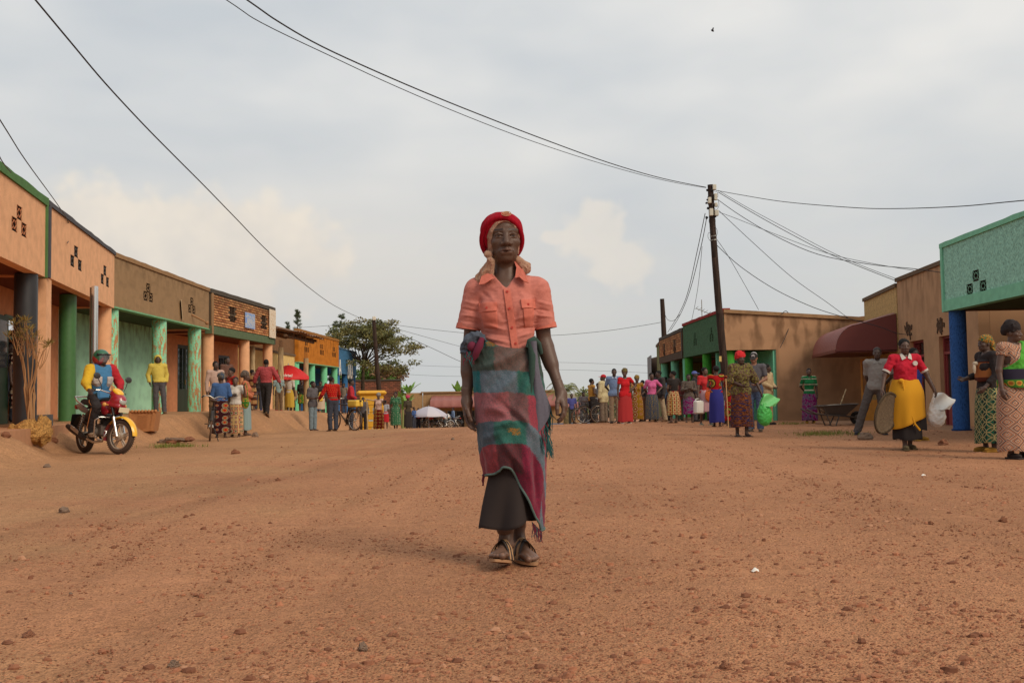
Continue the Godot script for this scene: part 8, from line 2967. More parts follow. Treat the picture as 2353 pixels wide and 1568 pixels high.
	var yw:=skirt(Vector3(0,1.06,0.0),Vector2(0.19,0.155),Vector3(0.0,0.40,0.01),Vector2(0.275,0.255),6,0.04,5,0.10)
	obj("wrap",yw,cloth("wrap yellow",c8(226,158,30)),w23)
	var kn:=MB.new()
	kn.ball(Vector3(-0.11,1.04,0.155),Vector3(0.045,0.035,0.035),Basis(),10,8)
	kn.tube([Vector3(-0.10,1.04,0.17),Vector3(-0.08,0.85,0.20),Vector3(-0.04,0.62,0.24),Vector3(0.03,0.40,0.265),Vector3(0.10,0.30,0.27)],[0.022,0.014,0.014,0.014,0.016],8)
	for i in 16:
		var f:=i/15.0
		var q:=Vector3(-0.09,0.98,0.185).lerp(Vector3(0.03,0.40,0.268),f)
		kn.cyl(q,q+Vector3(-0.03,-0.03,0.008),0.005,0.003,5)
	obj("knot",kn,cloth("wrap yellow",c8(226,158,30)),w23)
	var bdg:=MB.new()
	bdg.cyl(Vector3(0.10,1.30,0.150),Vector3(0.103,1.302,0.172),0.036,0.036,20)
	bdg.ball(Vector3(0.10,1.30,0.16),Vector3(0.02,0.02,0.012))
	obj("badge",bdg,white,w23)
	var bs:=MB.new()
	var rows:=[]
	for i in 19:
		var row:=[]
		for k in 13:
			var u:=(k/12.0-0.5)*2.0
			var v:=(i/18.0-0.5)*2.0
			var d:=sqrt(maxf(0.0,1.0-v*v))
			row.append(Vector3(u*d*0.20,v*0.31,0.05*(u*u*d+0.3*v*v)+0.008*sin(i*3.0)*cos(k*2.0)))
		rows.append(row)
	rows.reverse()
	bs.grid(rows)
	var back:=[]
	for r in rows:
		var q:=[]
		for e in r:
			q.append(e+Vector3(0,0,-0.03))
		back.append(q)
	bs.grid(back)
	for k in 2:
		var rim:=[]
		for i in 31:
			var a:=TAU*i/30
			var v:=sin(a)
			var u:=cos(a)
			rim.append(Vector3(u*0.20,v*0.31,0.05*(absf(u)+0.3*v*v)- 0.015))
		bs.tube(rim,0.02,7,false,true)
	var bo:=obj("basket",bs,mat("dusty straw",c8(142,122,98),0.95,{"tex":texs["roughcast"],"bump":texs["roughcast bump"],"depth":2.0,"tri":4.0}))
	bo.transform=Transform3D(Basis(Vector3(0,0,1),-0.34)*Basis(Vector3.UP,0.35),w23.transform*(hk.w0+Vector3(0.02,-0.36,0.06)))
	tag(bo,"worn flat straw basket hanging from the hand of the woman in the red polo","basket")
	sack("full white woven sack carried by the woman in the red polo",w23.transform*(hk.w1+Vector3(0.02,-0.09,0.0)),0.50,0.135,mat("white sack",c8(214,212,206),0.5),mat("white sack",c8(214,212,206),0.5))
	var w24:=person({"label":"woman in profile with teal and orange head scarf and lattice print skirt","px":2276,"py":1049,"crown":781,"ht":1.68,"fem":true,"yaw":-82,"skin":3,"cell":0.013,"hcell":0.005,"arm0":[Vector3(-0.05,-0.27,0.0),Vector3(0.05,-0.06,0.25)],"arm1":[Vector3(0.05,-0.28,0.0),Vector3(-0.02,-0.17,0.16)],"top":{"m":cloth("black knit",c8(34,32,35)),"sleeve":1.6,"hem":0.92,"loose":0.02,"low":true},"bottom":{"kind":"skirt","m":print_cloth("lattice",2.3),"hem":0.13,"flare":1.1,"amp":0.045},"head":{"kind":"scarf","m":print_cloth("orangescarf",4.5)},"shoes":flip})
	var wr:=skirt(Vector3(0,1.30,0.01),Vector2(0.158,0.145),Vector3(0,1.02,0.01),Vector2(0.165,0.145),5,0.04,9)
	obj("baby_wrap",wr,mat("checked wrap",c8(196,150,118),0.9,{"tex":texs["stripes_brown"],"tri":1.4}),w24)
	var kt:=MB.new()
	kt.ball(Vector3(-0.02,1.27,0.16),Vector3(0.05,0.035,0.045),Basis(),10,8)
	kt.tube([Vector3(-0.02,1.26,0.18),Vector3(0.02,1.2,0.21),Vector3(0.01,1.13,0.2)],[0.02,0.025,0.01],7)
	obj("wrap_knot",kt,cloth("cream knot",c8(206,190,164)),w24)
	var w25:=person({"label":"woman at the right edge in green sash, black turban and basketweave print dress","px":2338,"py":1060,"crown":749,"ht":1.74,"fem":true,"fat":1.2,"yaw":22,"look":22,"skin":0,"cell":0.013,"hcell":0.005,"arm0":[Vector3(-0.07,-0.28,0.0),Vector3(-0.03,-0.24,0.06)],"arm1":"down","top":{"m":print_cloth("herringbone",1.25),"sleeve":0.38,"hem":0.86,"loose":0.02},"bottom":{"kind":"skirt","m":print_cloth("herringbone",1.25),"hem":0.1,"flare":1.2,"amp":0.03},"head":{"kind":"turban","m":cloth("black knit",c8(34,32,35))},"shoes":shoe})
	var gs:=Field.new(Vector3(-0.36,0.9,-0.3),Vector3(0.36,1.6,0.34),0.014)
	var s25:=1.74/1.7
	gs.ell(Vector3(0,1.245,0)*s25,Vector3(0.20,0.23,0.152)*s25,0.04)
	gs.ell(Vector3(0,1.12,0.012)*s25,Vector3(0.195,0.2,0.175)*s25,0.04)
	for g in [-1.0,1.0]:
		gs.ell(Vector3(g*0.07,1.24,0.095)*s25,Vector3(0.095,0.095,0.09)*s25,0.03)
	gs.cap(Vector3(0.06,1.40,0)*s25,Vector3(0.22,1.38,0)*s25,0.095,0.09,0.04)
	gs.rumple(crumple,0.014)
	gs.cut(Vector3(0.0,1.39,0.1),Vector3(-0.75,0.62,0.0))
	gs.cut(Vector3(0.0,1.12,0),Vector3(0.12,-1,0))
	var gm:=MB.new()
	gs.to(gm)
	obj("sash",gm,cloth("sash green",c8(72,168,52)),w25)
	var wl:=skirt(Vector3(0,1.15,0.01),Vector2(0.215,0.19),Vector3(0,1.0,0.01),Vector2(0.222,0.195),5,0.015,4)
	obj("waistband",wl,cloth("navy band",c8(34,34,54)),w25)
	var wl2:=skirt(Vector3(0,1.015,0.01),Vector2(0.228,0.2),Vector3(0.03,0.93,0.01),Vector2(0.24,0.21),5,0.02,6,0.03)
	obj("printed_band",wl2,print_cloth("leaves_print",5.0),w25)
	for q in [[1478,39.0,1.62,-60.0,c8(58,54,60),c8(96,60,44),"figure in dark top glimpsed right of the mustard dress"],[1530,38.5,1.70,140.0,c8(92,120,150),c8(60,58,66),"figure in dull blue behind the black jacket"],[1562,36.5,1.55,30.0,c8(126,58,60),c8(70,84,66),"figure in dull red behind the block skirt"],[1610,37.5,1.70,-30.0,c8(44,44,50),c8(66,60,60),"figure in black behind the blue cap"],[1634,35.0,1.60,200.0,c8(110,96,84),c8(74,58,84),"figure in taupe between the red top and the royal blue skirt"],[1660,33.0,1.66,20.0,c8(66,86,120),c8(58,52,52),"figure in slate blue behind the toddler"],[1448,40.0,1.64,80.0,c8(116,104,70),c8(60,56,54),"figure in drab green between the red skirt and the mustard dress"],
		[520,30.5,1.70,60.0,c8(96,66,56),c8(54,52,56),"figure in brown behind the blue sweater woman"],[655,46.5,1.6,0.0,c8(120,92,66),c8(140,120,60),"figure in tan beneath the red umbrella's left side"],[704,49.0,1.62,-30.0,c8(78,70,74),c8(96,78,62),"figure in grey behind the laughing woman"],[748,52.5,1.66,10.0,c8(52,56,66),c8(66,62,62),"figure in navy in the ochre shop's shade"],[790,54.0,1.66,-20.0,c8(126,116,104),c8(58,62,80),"figure in beige beyond the loaded bicycle"]]:
		var p:=pt(q[0],960,q[1])
		var k:=int(q[0])
		var bot:={"kind":"skirt" if k%2 else "trousers","m":cloth("dull cloth %d"%(k+1),q[5])}
		person({"label":q[6],"at":Vector3(p.x,maxf(ground(p.x,p.z),-0.12 if q[1]>48.0 else -9.0),p.z),"ht":q[2],"yaw":q[3],"fem":k%2==1,"skin":3,"arm0":"clasp" if k%3 else "hip","arm1":"down","top":{"m":cloth("dull cloth %d"%k,q[4]),"sleeve":1.6 if k%3 else 0.9},"bottom":bot,"head":{"kind":"crop","m":hair},"bare":dust,"group":"people glimpsed in the crowd"})
func hand_bag(label:String,owner_:Node3D,at:Vector3,s:Vector3,m:Material,strap:float)->void:
	var t:=thing("bag",label,"bag",owner_.transform*at,owner_.rotation.y)
	var f:=Field.new(-s,s+Vector3(0,0.1,0),0.016)
	f.ell(Vector3(0,-s.y*0.1,0),Vector3(s.x*0.5,s.y*0.5,s.z*0.5),0.02)
	f.ell(Vector3(0,s.y*0.2,0),Vector3(s.x*0.42,s.y*0.35,s.z*0.4),0.05)
	f.rumple(crumple,0.01)
	var b:=MB.new()
	f.to(b)
	obj("pouch",b,m,t)
	var h:=MB.new()
	h.tube([Vector3(-s.x*0.35,s.y*0.4,0),Vector3(-s.x*0.2,s.y*0.5+strap*0.7,0.0),Vector3(0,s.y*0.5+strap,0),Vector3(s.x*0.2,s.y*0.5+strap*0.7,0),Vector3(s.x*0.35,s.y*0.4,0)],0.012,6)
	obj("strap",h,m,t)
func sack(label:String,hand:Vector3,l:float,r:float,m:Material,flap:Material)->void:
	var t:=thing("sack",label,"sack",hand)
	var f:=Field.new(Vector3(-r*1.7,-l-0.05,-r*1.6),Vector3(r*1.7,0.1,r*1.6),0.014)
	f.cap(Vector3(0,0.0,0),Vector3(0.0,-l*0.45,0),0.03,r*0.72,0.04)
	f.ell(Vector3(0.01,-l*0.68,0),Vector3(r,l*0.33,r*0.85),0.06)
	f.rumple(crumple,0.014,0.06)
	var b:=MB.new()
	f.to(b)
	obj("body",b,m,t)
	var rows:=[]
	for i in 9:
		var row:=[]
		for k in 7:
			var u:=k/6.0
			var v:=i/8.0
			row.append(Vector3(0.02+u*r*1.9-0.1*v,0.02-u*0.08-v*0.2+0.025*sin(u*5+v*3),0.05+0.06*v+0.03*sin(u*7+v*4)))
		rows.append(row)
	var fl:=MB.new()
	fl.grid(rows)
	obj("neck_flap",fl,flap,t)

const HK:=4.69/2287.0
func hp(px:float,py:float,z:=0.0)->Vector3:
	return Vector3((px-1165.0)*HK,(1295.0-py)*HK,z)
func zsurf(f:Field,x:float,y:float)->float:
	var i:=clampi(int((x-f.o.x)/f.h),0,f.nx-2)
	var j:=clampi(int((y-f.o.y)/f.h),0,f.ny-2)
	var u:=(x-f.o.x)/f.h-i
	var v:=(y-f.o.y)/f.h-j
	var prev:=0.5
	for k in range(f.nz-1,-1,-1):
		var q:=(k*f.ny+j)*f.nx+i
		var d:=lerpf(lerpf(f.val[q],f.val[q+1],u),lerpf(f.val[q+f.nx],f.val[q+f.nx+1],u),v)
		if d<0:
			return f.o.z+(k+d/minf(d-prev,-1e-6))*f.h if prev<0.4 else f.o.z+k*f.h
		prev=d
	return 0.0
func patch(f:Field,poly:Array,lift:float,n:=10)->MB:
	var m:=MB.new()
	var rows:=[]
	for j in n+3:
		var v:=clampf((j-1)/float(n),0,1)
		var row:=[]
		for i in n+3:
			var u:=clampf((i-1)/float(n),0,1)
			var e:=i==0 or j==0 or i==n+2 or j==n+2
			var a:Vector3=poly[0].lerp(poly[1],u)
			var b:Vector3=poly[3].lerp(poly[2],u)
			var q:=a.lerp(b,v)
			var uv2:Vector2=Vector2(q.x,q.y)
			row.append(Vector3(uv2.x,uv2.y,zsurf(f,uv2.x,uv2.y)+(-0.003 if e else lift)))
		rows.append(row)
	m.grid(rows)
	return m
func foot_field(cell:float)->MB:
	var f:=Field.new(Vector3(-0.07,-0.03,-0.09),Vector3(0.07,0.22,0.22),cell)
	f.cap(Vector3(0,0.20,-0.005),Vector3(0,0.085,0),0.040,0.032,0.02)
	f.ell(Vector3(0,0.032,-0.035),Vector3(0.030,0.032,0.036),0.02)
	f.cap(Vector3(0,0.075,0.01),Vector3(0.006,0.034,0.11),0.030,0.024,0.03)
	f.ell(Vector3(0.002,0.024,0.115),Vector3(0.043,0.022,0.045),0.02)
	f.ell(Vector3(0.030,0.075,-0.002),Vector3(0.012,0.013,0.013),0.015)
	f.ell(Vector3(-0.030,0.070,-0.008),Vector3(0.012,0.013,0.013),0.015)
	for i in 5:
		var x:float=[0.027,0.006,-0.009,-0.022,-0.034][i]
		var z:float=[0.182,0.180,0.172,0.160,0.146][i]
		var r:float=[0.0155,0.0105,0.0100,0.0095,0.0088][i]
		f.cap(Vector3(x*0.95,0.026,0.13-i*0.005),Vector3(x*1.06,0.017,z),r*0.95,r,0.006)
	var m:=MB.new()
	m.col=Color(0.4,0.4,0.4)
	f.to(m)
	for i in m.P.size():
		m.C[i]=Color(0.4,0.4,0.4).lerp(Color(0.62,0.6,0.58),smoothstep(0.10,0.03,m.P[i].y)*0.8)
		for t in 5:
			var x:float=[0.0286,0.0064,-0.0095,-0.0233,-0.036][t]
			var z:float=[0.190,0.1845,0.1765,0.1645,0.150][t]
			if absf(m.P[i].x-x)<(0.009 if t==0 else 0.0055)and absf(m.P[i].z-z)<0.007 and m.P[i].y>0.021:
				m.C[i]=Color(0.75,0.72,0.7)
	return m
func shawl_color(a:float,y:float,n:FastNoiseLite)->Color:
	var teal:=c8(30,100,104)
	var green:=c8(46,94,85)
	var dark:=c8(60,76,70)
	var brown:=c8(98,80,74)
	var slate:=c8(88,102,112)
	var mauve:=c8(138,84,88)
	var wine:=c8(96,34,46)
	var crimson:=c8(112,34,54)
	var jit:=n.get_noise_2d(a*1.1+30.0,y*160.0)
	a+=jit*4.0
	y+=jit*0.005
	var side:=clampf(a/75.0,0.0,1.3)
	var yy:=y+side*side*lerpf(0.0,0.20,clampf((0.95-y)/0.45,0,1))+n.get_noise_2d(a*0.02,y)*0.006
	if a<0.0:yy+=pow(a/70.0,2)*0.035*clampf((0.8-y)/0.3,0,1)
	var c:Color
	if yy>1.02:c=teal if a<-12 else slate
	elif yy>0.91:c=dark if a<-20 else(brown if a<38 else c8(50,70,62))
	elif yy>0.81:c=teal if a<-52 else(slate if a<14 else green)
	elif yy>0.68:c=mauve if a<-2 else(c8(104,74,74)if a<28 else c8(136,56,68))
	elif yy>0.575:c=c8(70,84,94)if a<-30 else(green if a<22 else slate)
	elif yy>0.44:c=c8(124,52,58)if a<-28 else(c8(80,42,46)if a<14 else crimson)
	elif yy>0.34:c=slate if a>60 else crimson
	else:c=crimson if a>20 else wine
	if absf(a)>100.0 and int((a+400.0)/24.0)%2:c=c.lerp(slate,0.5)
	var fl:=n.get_noise_2d(a*1.1+30.0,y*160.0)
	c=c*(1.0+fl*0.34)
	c=c.lerp(c8(150,60,70)if fl>0 else c8(50,130,134),0.10*absf(fl)*3.0)
	for q in [[-24.0,1.035,10.0,0.012],[2.0,0.635,9.0,0.010],[6.0,0.62,7.0,0.008],[-38.0,0.86,0.0,0.0]]:
		if absf(a-q[0])<q[2]and absf(y-q[1])<q[3]and n.get_noise_2d(a*3.0,y*300.0)>-0.15:c=c8(156,104,46)
	if absf(a-40.0)<7.0 and absf(y-0.865)<0.012 and n.get_noise_2d(a*4.0,y*300.0)>0.0:c=c8(28,30,38)
	return c
func crease(lines:Array,x:float,y:float)->float:
	var s:=0.0
	for l in lines:
		var a:=Vector2(l[0],l[1])
		var b:=Vector2(l[2],l[3])
		var p:=Vector2(x,y)
		var t:=clampf((p-a).dot(b-a)/(b-a).length_squared(),0,1)
		var d:float=p.distance_to(a.lerp(b,t))/l[4]
		if d<2.5:
			s+=l[5]*exp(-d*d)*sin(PI*clampf(t*0.9+0.05,0,1))
	return s
func make_hero()->void:
	var at:=pt(1165,1295,4.69)
	at.y=ground(at.x,at.z)+0.004
	var root:=thing("person","woman in salmon shirt, striped teal and wine shawl and red hat walking towards the camera","person",at)
	root.basis=Basis(Vector3(0,0,1),-0.015)
	var skin:=mat("her skin",(Color(0.098,0.054,0.037)/0.4).linear_to_srgb(),0.44,{"vcol":true,"spec":0.42,"bump":texs["plaster bump"],"depth":0.06,"tri":6.0})
	var sa:=hp(1092,664,-0.01)
	var ea:=hp(1078,800,-0.045)
	var wa:=hp(1071,914,0.0)
	var sb:=hp(1238,662,-0.01)
	var eb:=hp(1252,788,-0.035)
	var wb:=hp(1286,896,0.045)
	var hc:=hp(1158.5,543,0.02)
	var f:=Field.new(Vector3(-0.30,-0.02,-0.20),Vector3(0.32,1.46,0.22),0.007)
	f.ell(hp(1165,700,0),Vector3(0.125,0.17,0.092),0.04)
	f.ell(hp(1166,800,0),Vector3(0.112,0.15,0.085),0.05)
	f.ell(hp(1166,870,-0.01),Vector3(0.15,0.13,0.11),0.05)
	f.cap(sa,sb,0.045,0.045,0.04)
	f.ell(hp(1160,672,0.055),Vector3(0.055,0.05,0.032),0.03)
	f.cap(hp(1163,655,-0.015),hp(1158,590,0.0),0.056,0.050,0.03)
	for s in [-1.0,1.0]:
		f.cap(hp(1158+s*16,600,0.015),hp(1161+s*4,650,0.052),0.012,0.011,0.02)
		f.cap(hp(1161+s*6,654,0.066),hp(1161+s*30,648,0.045),0.010,0.012,0.015)
	f.cap(sa,ea,0.044,0.037,0.03)
	f.cap(ea,wa,0.037,0.024,0.02)
	f.cap(ea.lerp(wa,0.12),ea.lerp(wa,0.45),0.036,0.033,0.03)
	f.cap(sb,eb,0.044,0.034,0.03)
	f.cap(eb,wb,0.034,0.0225,0.02)
	f.cap(eb.lerp(wb,0.1),eb.lerp(wb,0.42),0.034,0.030,0.03)
	var foot_a:=hp(1160,1286,0.03)
	var foot_b:=hp(1190,1288,-0.12)
	f.cap(hp(1148,900,0),hp(1152,1070,0.02),0.08,0.05,0.03)
	f.cap(hp(1152,1070,0.02),foot_a+Vector3(0.0,0.15,-0.02),0.05,0.041,0.02)
	f.cap(hp(1185,900,0),hp(1186,1075,0.02),0.085,0.06,0.03)
	f.cap(hp(1186,1075,0.02),foot_b+Vector3(0.0,0.15,-0.01),0.058,0.040,0.02)
	var bm:=MB.new()
	bm.col=Color(0.4,0.4,0.4)
	f.to(bm)
	var hx:=Transform3D(Basis(Vector3.UP,0.09)*Basis(Vector3(0,0,1),0.03)*1.07,hc)
	bm.add(head_field(0.003),hx)
	var flip:=Basis(Vector3(-1,0,0),Vector3(0,1,0),Vector3(0,0,1))
	bm.add(hand_field(0.0028,0.42,"a"),Transform3D((Basis(Vector3(0,0,1),0.06)*Basis(Vector3.RIGHT,-0.1)*Basis(Vector3.UP,-0.35)*flip)*0.98,wa))
	bm.add(hand_field(0.0028,0.62,"b"),Transform3D((Basis(Vector3(0,0,1),0.30)*Basis(Vector3.RIGHT,-0.25)*Basis(Vector3.UP,-0.25))*0.98,wb))
	var ba:=Basis(Vector3.UP,-0.22)*Basis(Vector3.RIGHT,-0.20)
	var bb:=Basis(Vector3.UP,0.42)
	bm.add(foot_field(0.0035),Transform3D(ba,foot_a))
	bm.add(foot_field(0.0035),Transform3D(bb*flip,foot_b))
	obj("body",bm,skin,root)
	var sh:=Field.new(Vector3(-0.31,0.93,-0.19),Vector3(0.29,1.44,0.2),0.005)
	sh.ell(hp(1165,702,0.0),Vector3(0.140,0.175,0.108),0.04)
	sh.ell(hp(1167,790,0.0),Vector3(0.126,0.15,0.100),0.05)
	for s in [-1.0,1.0]:
		sh.ell(hp(1166+s*34,715,0.062),Vector3(0.056,0.058,0.050),0.04)
	sh.cap(hp(1104,660,-0.01),hp(1226,657,-0.01),0.055,0.055,0.05)
	sh.cap(sa,hp(1074,756,-0.02),0.058,0.058,0.025)
	sh.cap(sb,hp(1253,754,-0.02),0.057,0.054,0.025)
	sh.cap(hp(1163,640,-0.02),hp(1160,618,-0.015),0.070,0.062,0.04)
	var lines:=[]
	for q in [[1060,690,1100,700,4,.006],[1057,706,1102,718,3.5,-.006],[1056,722,1100,728,3.5,.006],[1055,735,1098,742,3,-.005],[1100,680,1110,735,4,-.008],[1230,690,1268,700,4,.005],[1232,708,1270,716,3.5,-.006],[1231,724,1272,727,3,.006],[1228,680,1222,740,4,-.008],[1108,745,1165,760,4,.006],[1105,762,1170,775,4,-.006],[1112,776,1172,790,4,.007],[1150,742,1220,728,4,.005],[1175,760,1228,748,4,-.006],[1180,778,1226,762,4,.007],[1185,795,1222,782,4,-.006],[1118,668,1140,700,5,.004],[1195,665,1205,690,5,.004],[1135,700,1160,740,5,-.005],[1190,700,1182,745,5,-.005],[1098,662,1130,690,4,-.004],[1130,792,1175,802,4,.006]]:
		lines.append(q)
	var wr:=noise(512,1.0,3)
	for z in sh.nz:
		for y in sh.ny:
			var q:=(z*sh.ny+y)*sh.nx
			for x in sh.nx:
				if absf(sh.val[q+x])<0.022:
					var p:=Vector3(sh.o.x+x*sh.h,sh.o.y+y*sh.h,sh.o.z+z*sh.h)
					var d:=0.0035*wr.get_noise_3d(p.x*9.0,p.y*26.0,p.z*9.0)
					if p.z>-0.05:
						d+=crease(lines,1165+p.x/HK,1295-p.y/HK)
					sh.val[q+x]-=d
	sh.cap(hp(1159,606,0.02),hp(1161,640,0.03),0.056,0.050,0.01,true)
	sh.cap(hp(1160,632,0.085),hp(1164,664,0.108),0.046,0.009,0.006,true)
	sleeve_cut(sh,hp(1073,752,-0.02),Vector3(-0.14,-1,0),0.066)
	sleeve_cut(sh,hp(1254,750,-0.02),Vector3(0.16,-1,0),0.064)
	sh.cut(hp(1165,828,0),Vector3.DOWN)
	var sm:=MB.new()
	sh.to(sm)
	var salmon:=mat("salmon linen",c8(198,123,110),0.85,{"rim":0.3,"spec":0.2,"tex":texs["plaster"],"tri":5.0,"bump":texs["plaster bump"],"depth":0.25})
	var salmon2:=mat("salmon trim",c8(203,116,99),0.85,{"rim":0.3,"spec":0.2,"tex":texs["plaster"],"tri":7.0})
	var shirt:=obj("shirt",sm,salmon,root)
	for q in [[[1098,696],[1141,696],[1141,717],[1100,719],0.007,"pocket_flap"],[[1104,717],[1142,717],[1143,756],[1112,753],0.004,"pocket"],[[1195,690],[1229,687],[1231,708],[1198,711],0.007,"pocket_flap"],[[1201,709],[1228,708],[1225,750],[1205,753],0.004,"pocket"],[[1156,666],[1171,664],[1192,806],[1176,808],0.006,"placket"]]:
		var poly:=[]
		for k in 4:
			poly.append(hp(q[k][0],q[k][1]))
		obj(q[5],patch(sh,poly,q[4],16),salmon2,shirt)
	for q in [[1165,672],[1170,711],[1176,754],[1184,790],[1118,709],[1213,701]]:
		var b:=hp(q[0],q[1])
		var m:=MB.new()
		var z:=zsurf(sh,b.x,b.y)+0.007
		m.cyl(b+Vector3(0,0,z-b.z),b+Vector3(0,0,z+0.003-b.z),0.0062,0.0056,14)
		obj("button",m,mat("button red",c8(176,60,50),0.4),shirt)
	for k in 2:
		var e:=hp(1074,748,-0.02)if k==0 else hp(1253,746,-0.02)
		var dn:=Vector3(-0.14,-1,0).normalized()if k==0 else Vector3(0.16,-1,0).normalized()
		var m:=MB.new()
		m.tube([e-dn*0.012,e+dn*0.014],[0.0575,0.060]if k==0 else [0.0545,0.0565],24,false)
		obj("sleeve_hem",m,salmon2,shirt)
	for pl in [[[1118,610,.02],[1124,622,.055],[1136,640,.088],[1129,643,.108],[1113,654,.112],[1101,656,.098],[1107,634,.06],[1112,614,.02]],[[1181,598,.035],[1187,614,.06],[1184,640,.094],[1193,638,.108],[1204,648,.11],[1213,651,.098],[1205,628,.06],[1196,608,.02]]]:
		var m:=MB.new()
		var mid:=Vector3()
		var pts:=[]
		for q in pl:
			pts.append(hp(q[0],q[1],q[2]))
			mid+=pts[-1]/pl.size()
		mid+=Vector3(0,0,0.008)
		for i in pts.size():
			var a:Vector3=pts[i]
			var b:Vector3=pts[(i+1)%pts.size()]
			var n:=(b-mid).cross(a-mid).normalized()
			if n.z<0:n=-n
			var s:=m.P.size()
			m.v(mid,Vector3(0,0.2,1).normalized()); m.v(a,(n+Vector3(0,0,1)).normalized()); m.v(b,(n+Vector3(0,0,1)).normalized())
			m.tri(s,s+1,s+2)if(b-mid).cross(a-mid).z>0 else m.tri(s,s+2,s+1)
		m.tube(pts,0.0028,5,false,true)
		obj("collar",m,salmon2,shirt)
	var sk:=skirt(hp(1175,1030,0.01),Vector2(0.085,0.082),hp(1163,1204,-0.01),Vector2(0.136,0.14),5,0.15,21,0.02,24,96,0.0)
	obj("skirt",sk,cloth("her black skirt",c8(38,34,35)),root)
	var nz:=noise(77,2.0,2)
	var tx:=paint("shawl",384,512,func(u,v):return shawl_color((u-0.5)*360.0,1.10-v*0.96,nz))
	var shm:=mat("shawl weave",Color.WHITE,0.92,{"tex":tx,"rim":0.3,"spec":0.15})
	var left:=[[765,1092],[790,1083],[860,1085],[930,1090],[1000,1097],[1050,1103],[1090,1112],[1230,1125]]
	var right:=[[765,1230],[790,1234],[850,1246],[930,1256],[1000,1258],[1060,1255],[1130,1252],[1230,1246]]
	var topl:=[[-180,765],[-90,772],[-60,776],[-35,782],[0,799],[25,802],[60,790],[90,780],[180,765]]
	var heml:=[[-180,1130],[-120,1095],[-70,1090],[-45,1086],[-28,1078],[-18,1069],[-8,1071],[0,1086],[10,1112],[24,1142],[36,1168],[52,1194],[72,1216],[95,1212],[130,1175],[180,1130]]
	var folds:=[[1215,795,1120,850,9,.012],[1218,805,1110,905,10,-.010],[1220,815,1125,935,11,.012],[1222,820,1165,945,9,-.012],[1224,825,1195,930,8,.012],[1100,935,1180,945,9,.010],[1150,925,1205,975,7,-.014],[1120,985,1200,960,8,.012],[1190,940,1235,1010,8,.010],[1110,1010,1160,985,8,.010],[1150,1000,1210,1090,9,.012],[1105,1030,1118,1085,6,-.010],[1140,1010,1130,1078,8,.010],[1180,1050,1200,1150,8,-.012],[1205,1020,1225,1170,8,.014],[1225,1000,1240,1200,6,-.012],[1098,850,1150,830,8,.008],[1095,880,1110,960,7,-.008]]
	var sw:=MB.new()
	var na:=120
	var nv:=64
	var hem_pts:=[]
	for j in nv+1:
		for i in na+1:
			var a:=-180.0+360.0*i/na
			var ar:=deg_to_rad(a)
			var y0:=table(topl,a)
			var y1:=table(heml,a)
			var py:=lerpf(y0,y1,j/float(nv))
			var l:=table(left,py)
			var r:=table(right,py)
			var rx:=(r-l)/2.0
			var px:=(l+r)/2.0+rx*sin(ar)
			var p:=hp(px,py,0.0)
			var belly:=0.72+0.1*smoothstep(800.0,900.0,py)
			p.z=rx*HK*belly*cos(ar)+0.012
			var out:=Vector3(sin(ar)*0.6,0.1,cos(ar)).normalized()
			var k:=1.9*crease(folds,px,py)*maxf(cos(ar),0.0)+0.006*sin(a*0.16+py*0.01)*smoothstep(0.3,1.0,j/float(nv))+0.004*nz.get_noise_2d(a*0.04,py*0.02)
			p+=out*k
			sw.v(p,out,Vector2(i/float(na),clampf((1.10-p.y)/0.96,0,1)))
			if j==nv:hem_pts.append(p+out*0.002)
	for j in nv+1:
		for i in na+1:
			var q:=j*(na+1)+i
			var du:=sw.P[j*(na+1)+(i+1 if i<na else 1)]- sw.P[j*(na+1)+(i-1 if i>0 else na-1)]
			var dv:=sw.P[mini(j+1,nv)*(na+1)+i]- sw.P[maxi(j-1,0)*(na+1)+i]
			sw.N[q]=dv.cross(du).normalized()
			if i<na and j<nv:
				sw.tri(q,q+1,q+na+2)
				sw.tri(q,q+na+2,q+na+1)
	var shawl:=obj("shawl",sw,shm,root)
	var hm:=MB.new()
	hm.tube(hem_pts,0.0058,6,false)
	obj("hem",hm,cloth("hem slate",c8(78,104,102)),shawl)
	var rng:=RandomNumberGenerator.new()
	rng.seed=4
	var rows:=[]
	for j in 15:
		var t:=j/14.0
		var lo:=hp(lerpf(1214,1236,t),lerpf(786,992,t),0.125-0.03*t)
		var hi:=hp(lerpf(1232,1266,t)- 8*sin(PI*t),lerpf(784,935,t),0.075-0.05*t)
		var row:=[]
		for i in 9:
			var u:=i/8.0
			row.append(lo.lerp(hi,u)+Vector3(0.012*sin(PI*u),0,0.036*sin(PI*u)+0.010*sin(u*9.0+t*1.5)*(0.35+t*0.65)))
		rows.append(row)
	var fe:=MB.new()
	fe.grid(rows)
	for i in fe.U.size():
		fe.U[i]=Vector2(0.60+0.05*fe.U[i].x,0.20+fe.U[i].y*0.05)
	obj("free_end",fe,mat("shawl lilac",c8(96,94,106),0.92,{"tex":texs["plaster"],"tri":9.0,"rim":0.3}),shawl)
	var ro:=MB.new()
	ro.tube([hp(1212,800,.118),hp(1217,786,.115),hp(1226,782,.10),hp(1236,790,.07),hp(1243,812,.05)],[0.012,0.016,0.018,0.015,0.010],10)
	ro.tube([hp(1217,786,.12),hp(1222,820,.128),hp(1221,860,.128),hp(1218,905,.118)],[0.013,0.016,0.014,0.006],10)
	obj("tucked_roll",ro,mat("shawl green",c8(48,70,62),0.92,{"tex":texs["plaster"],"tri":9.0,"rim":0.3}),shawl)
	var tl:=cloth("fringe teal",c8(36,92,94))
	var wn:=cloth("fringe wine",c8(96,30,48))
	var fr:=[MB.new(),MB.new()]
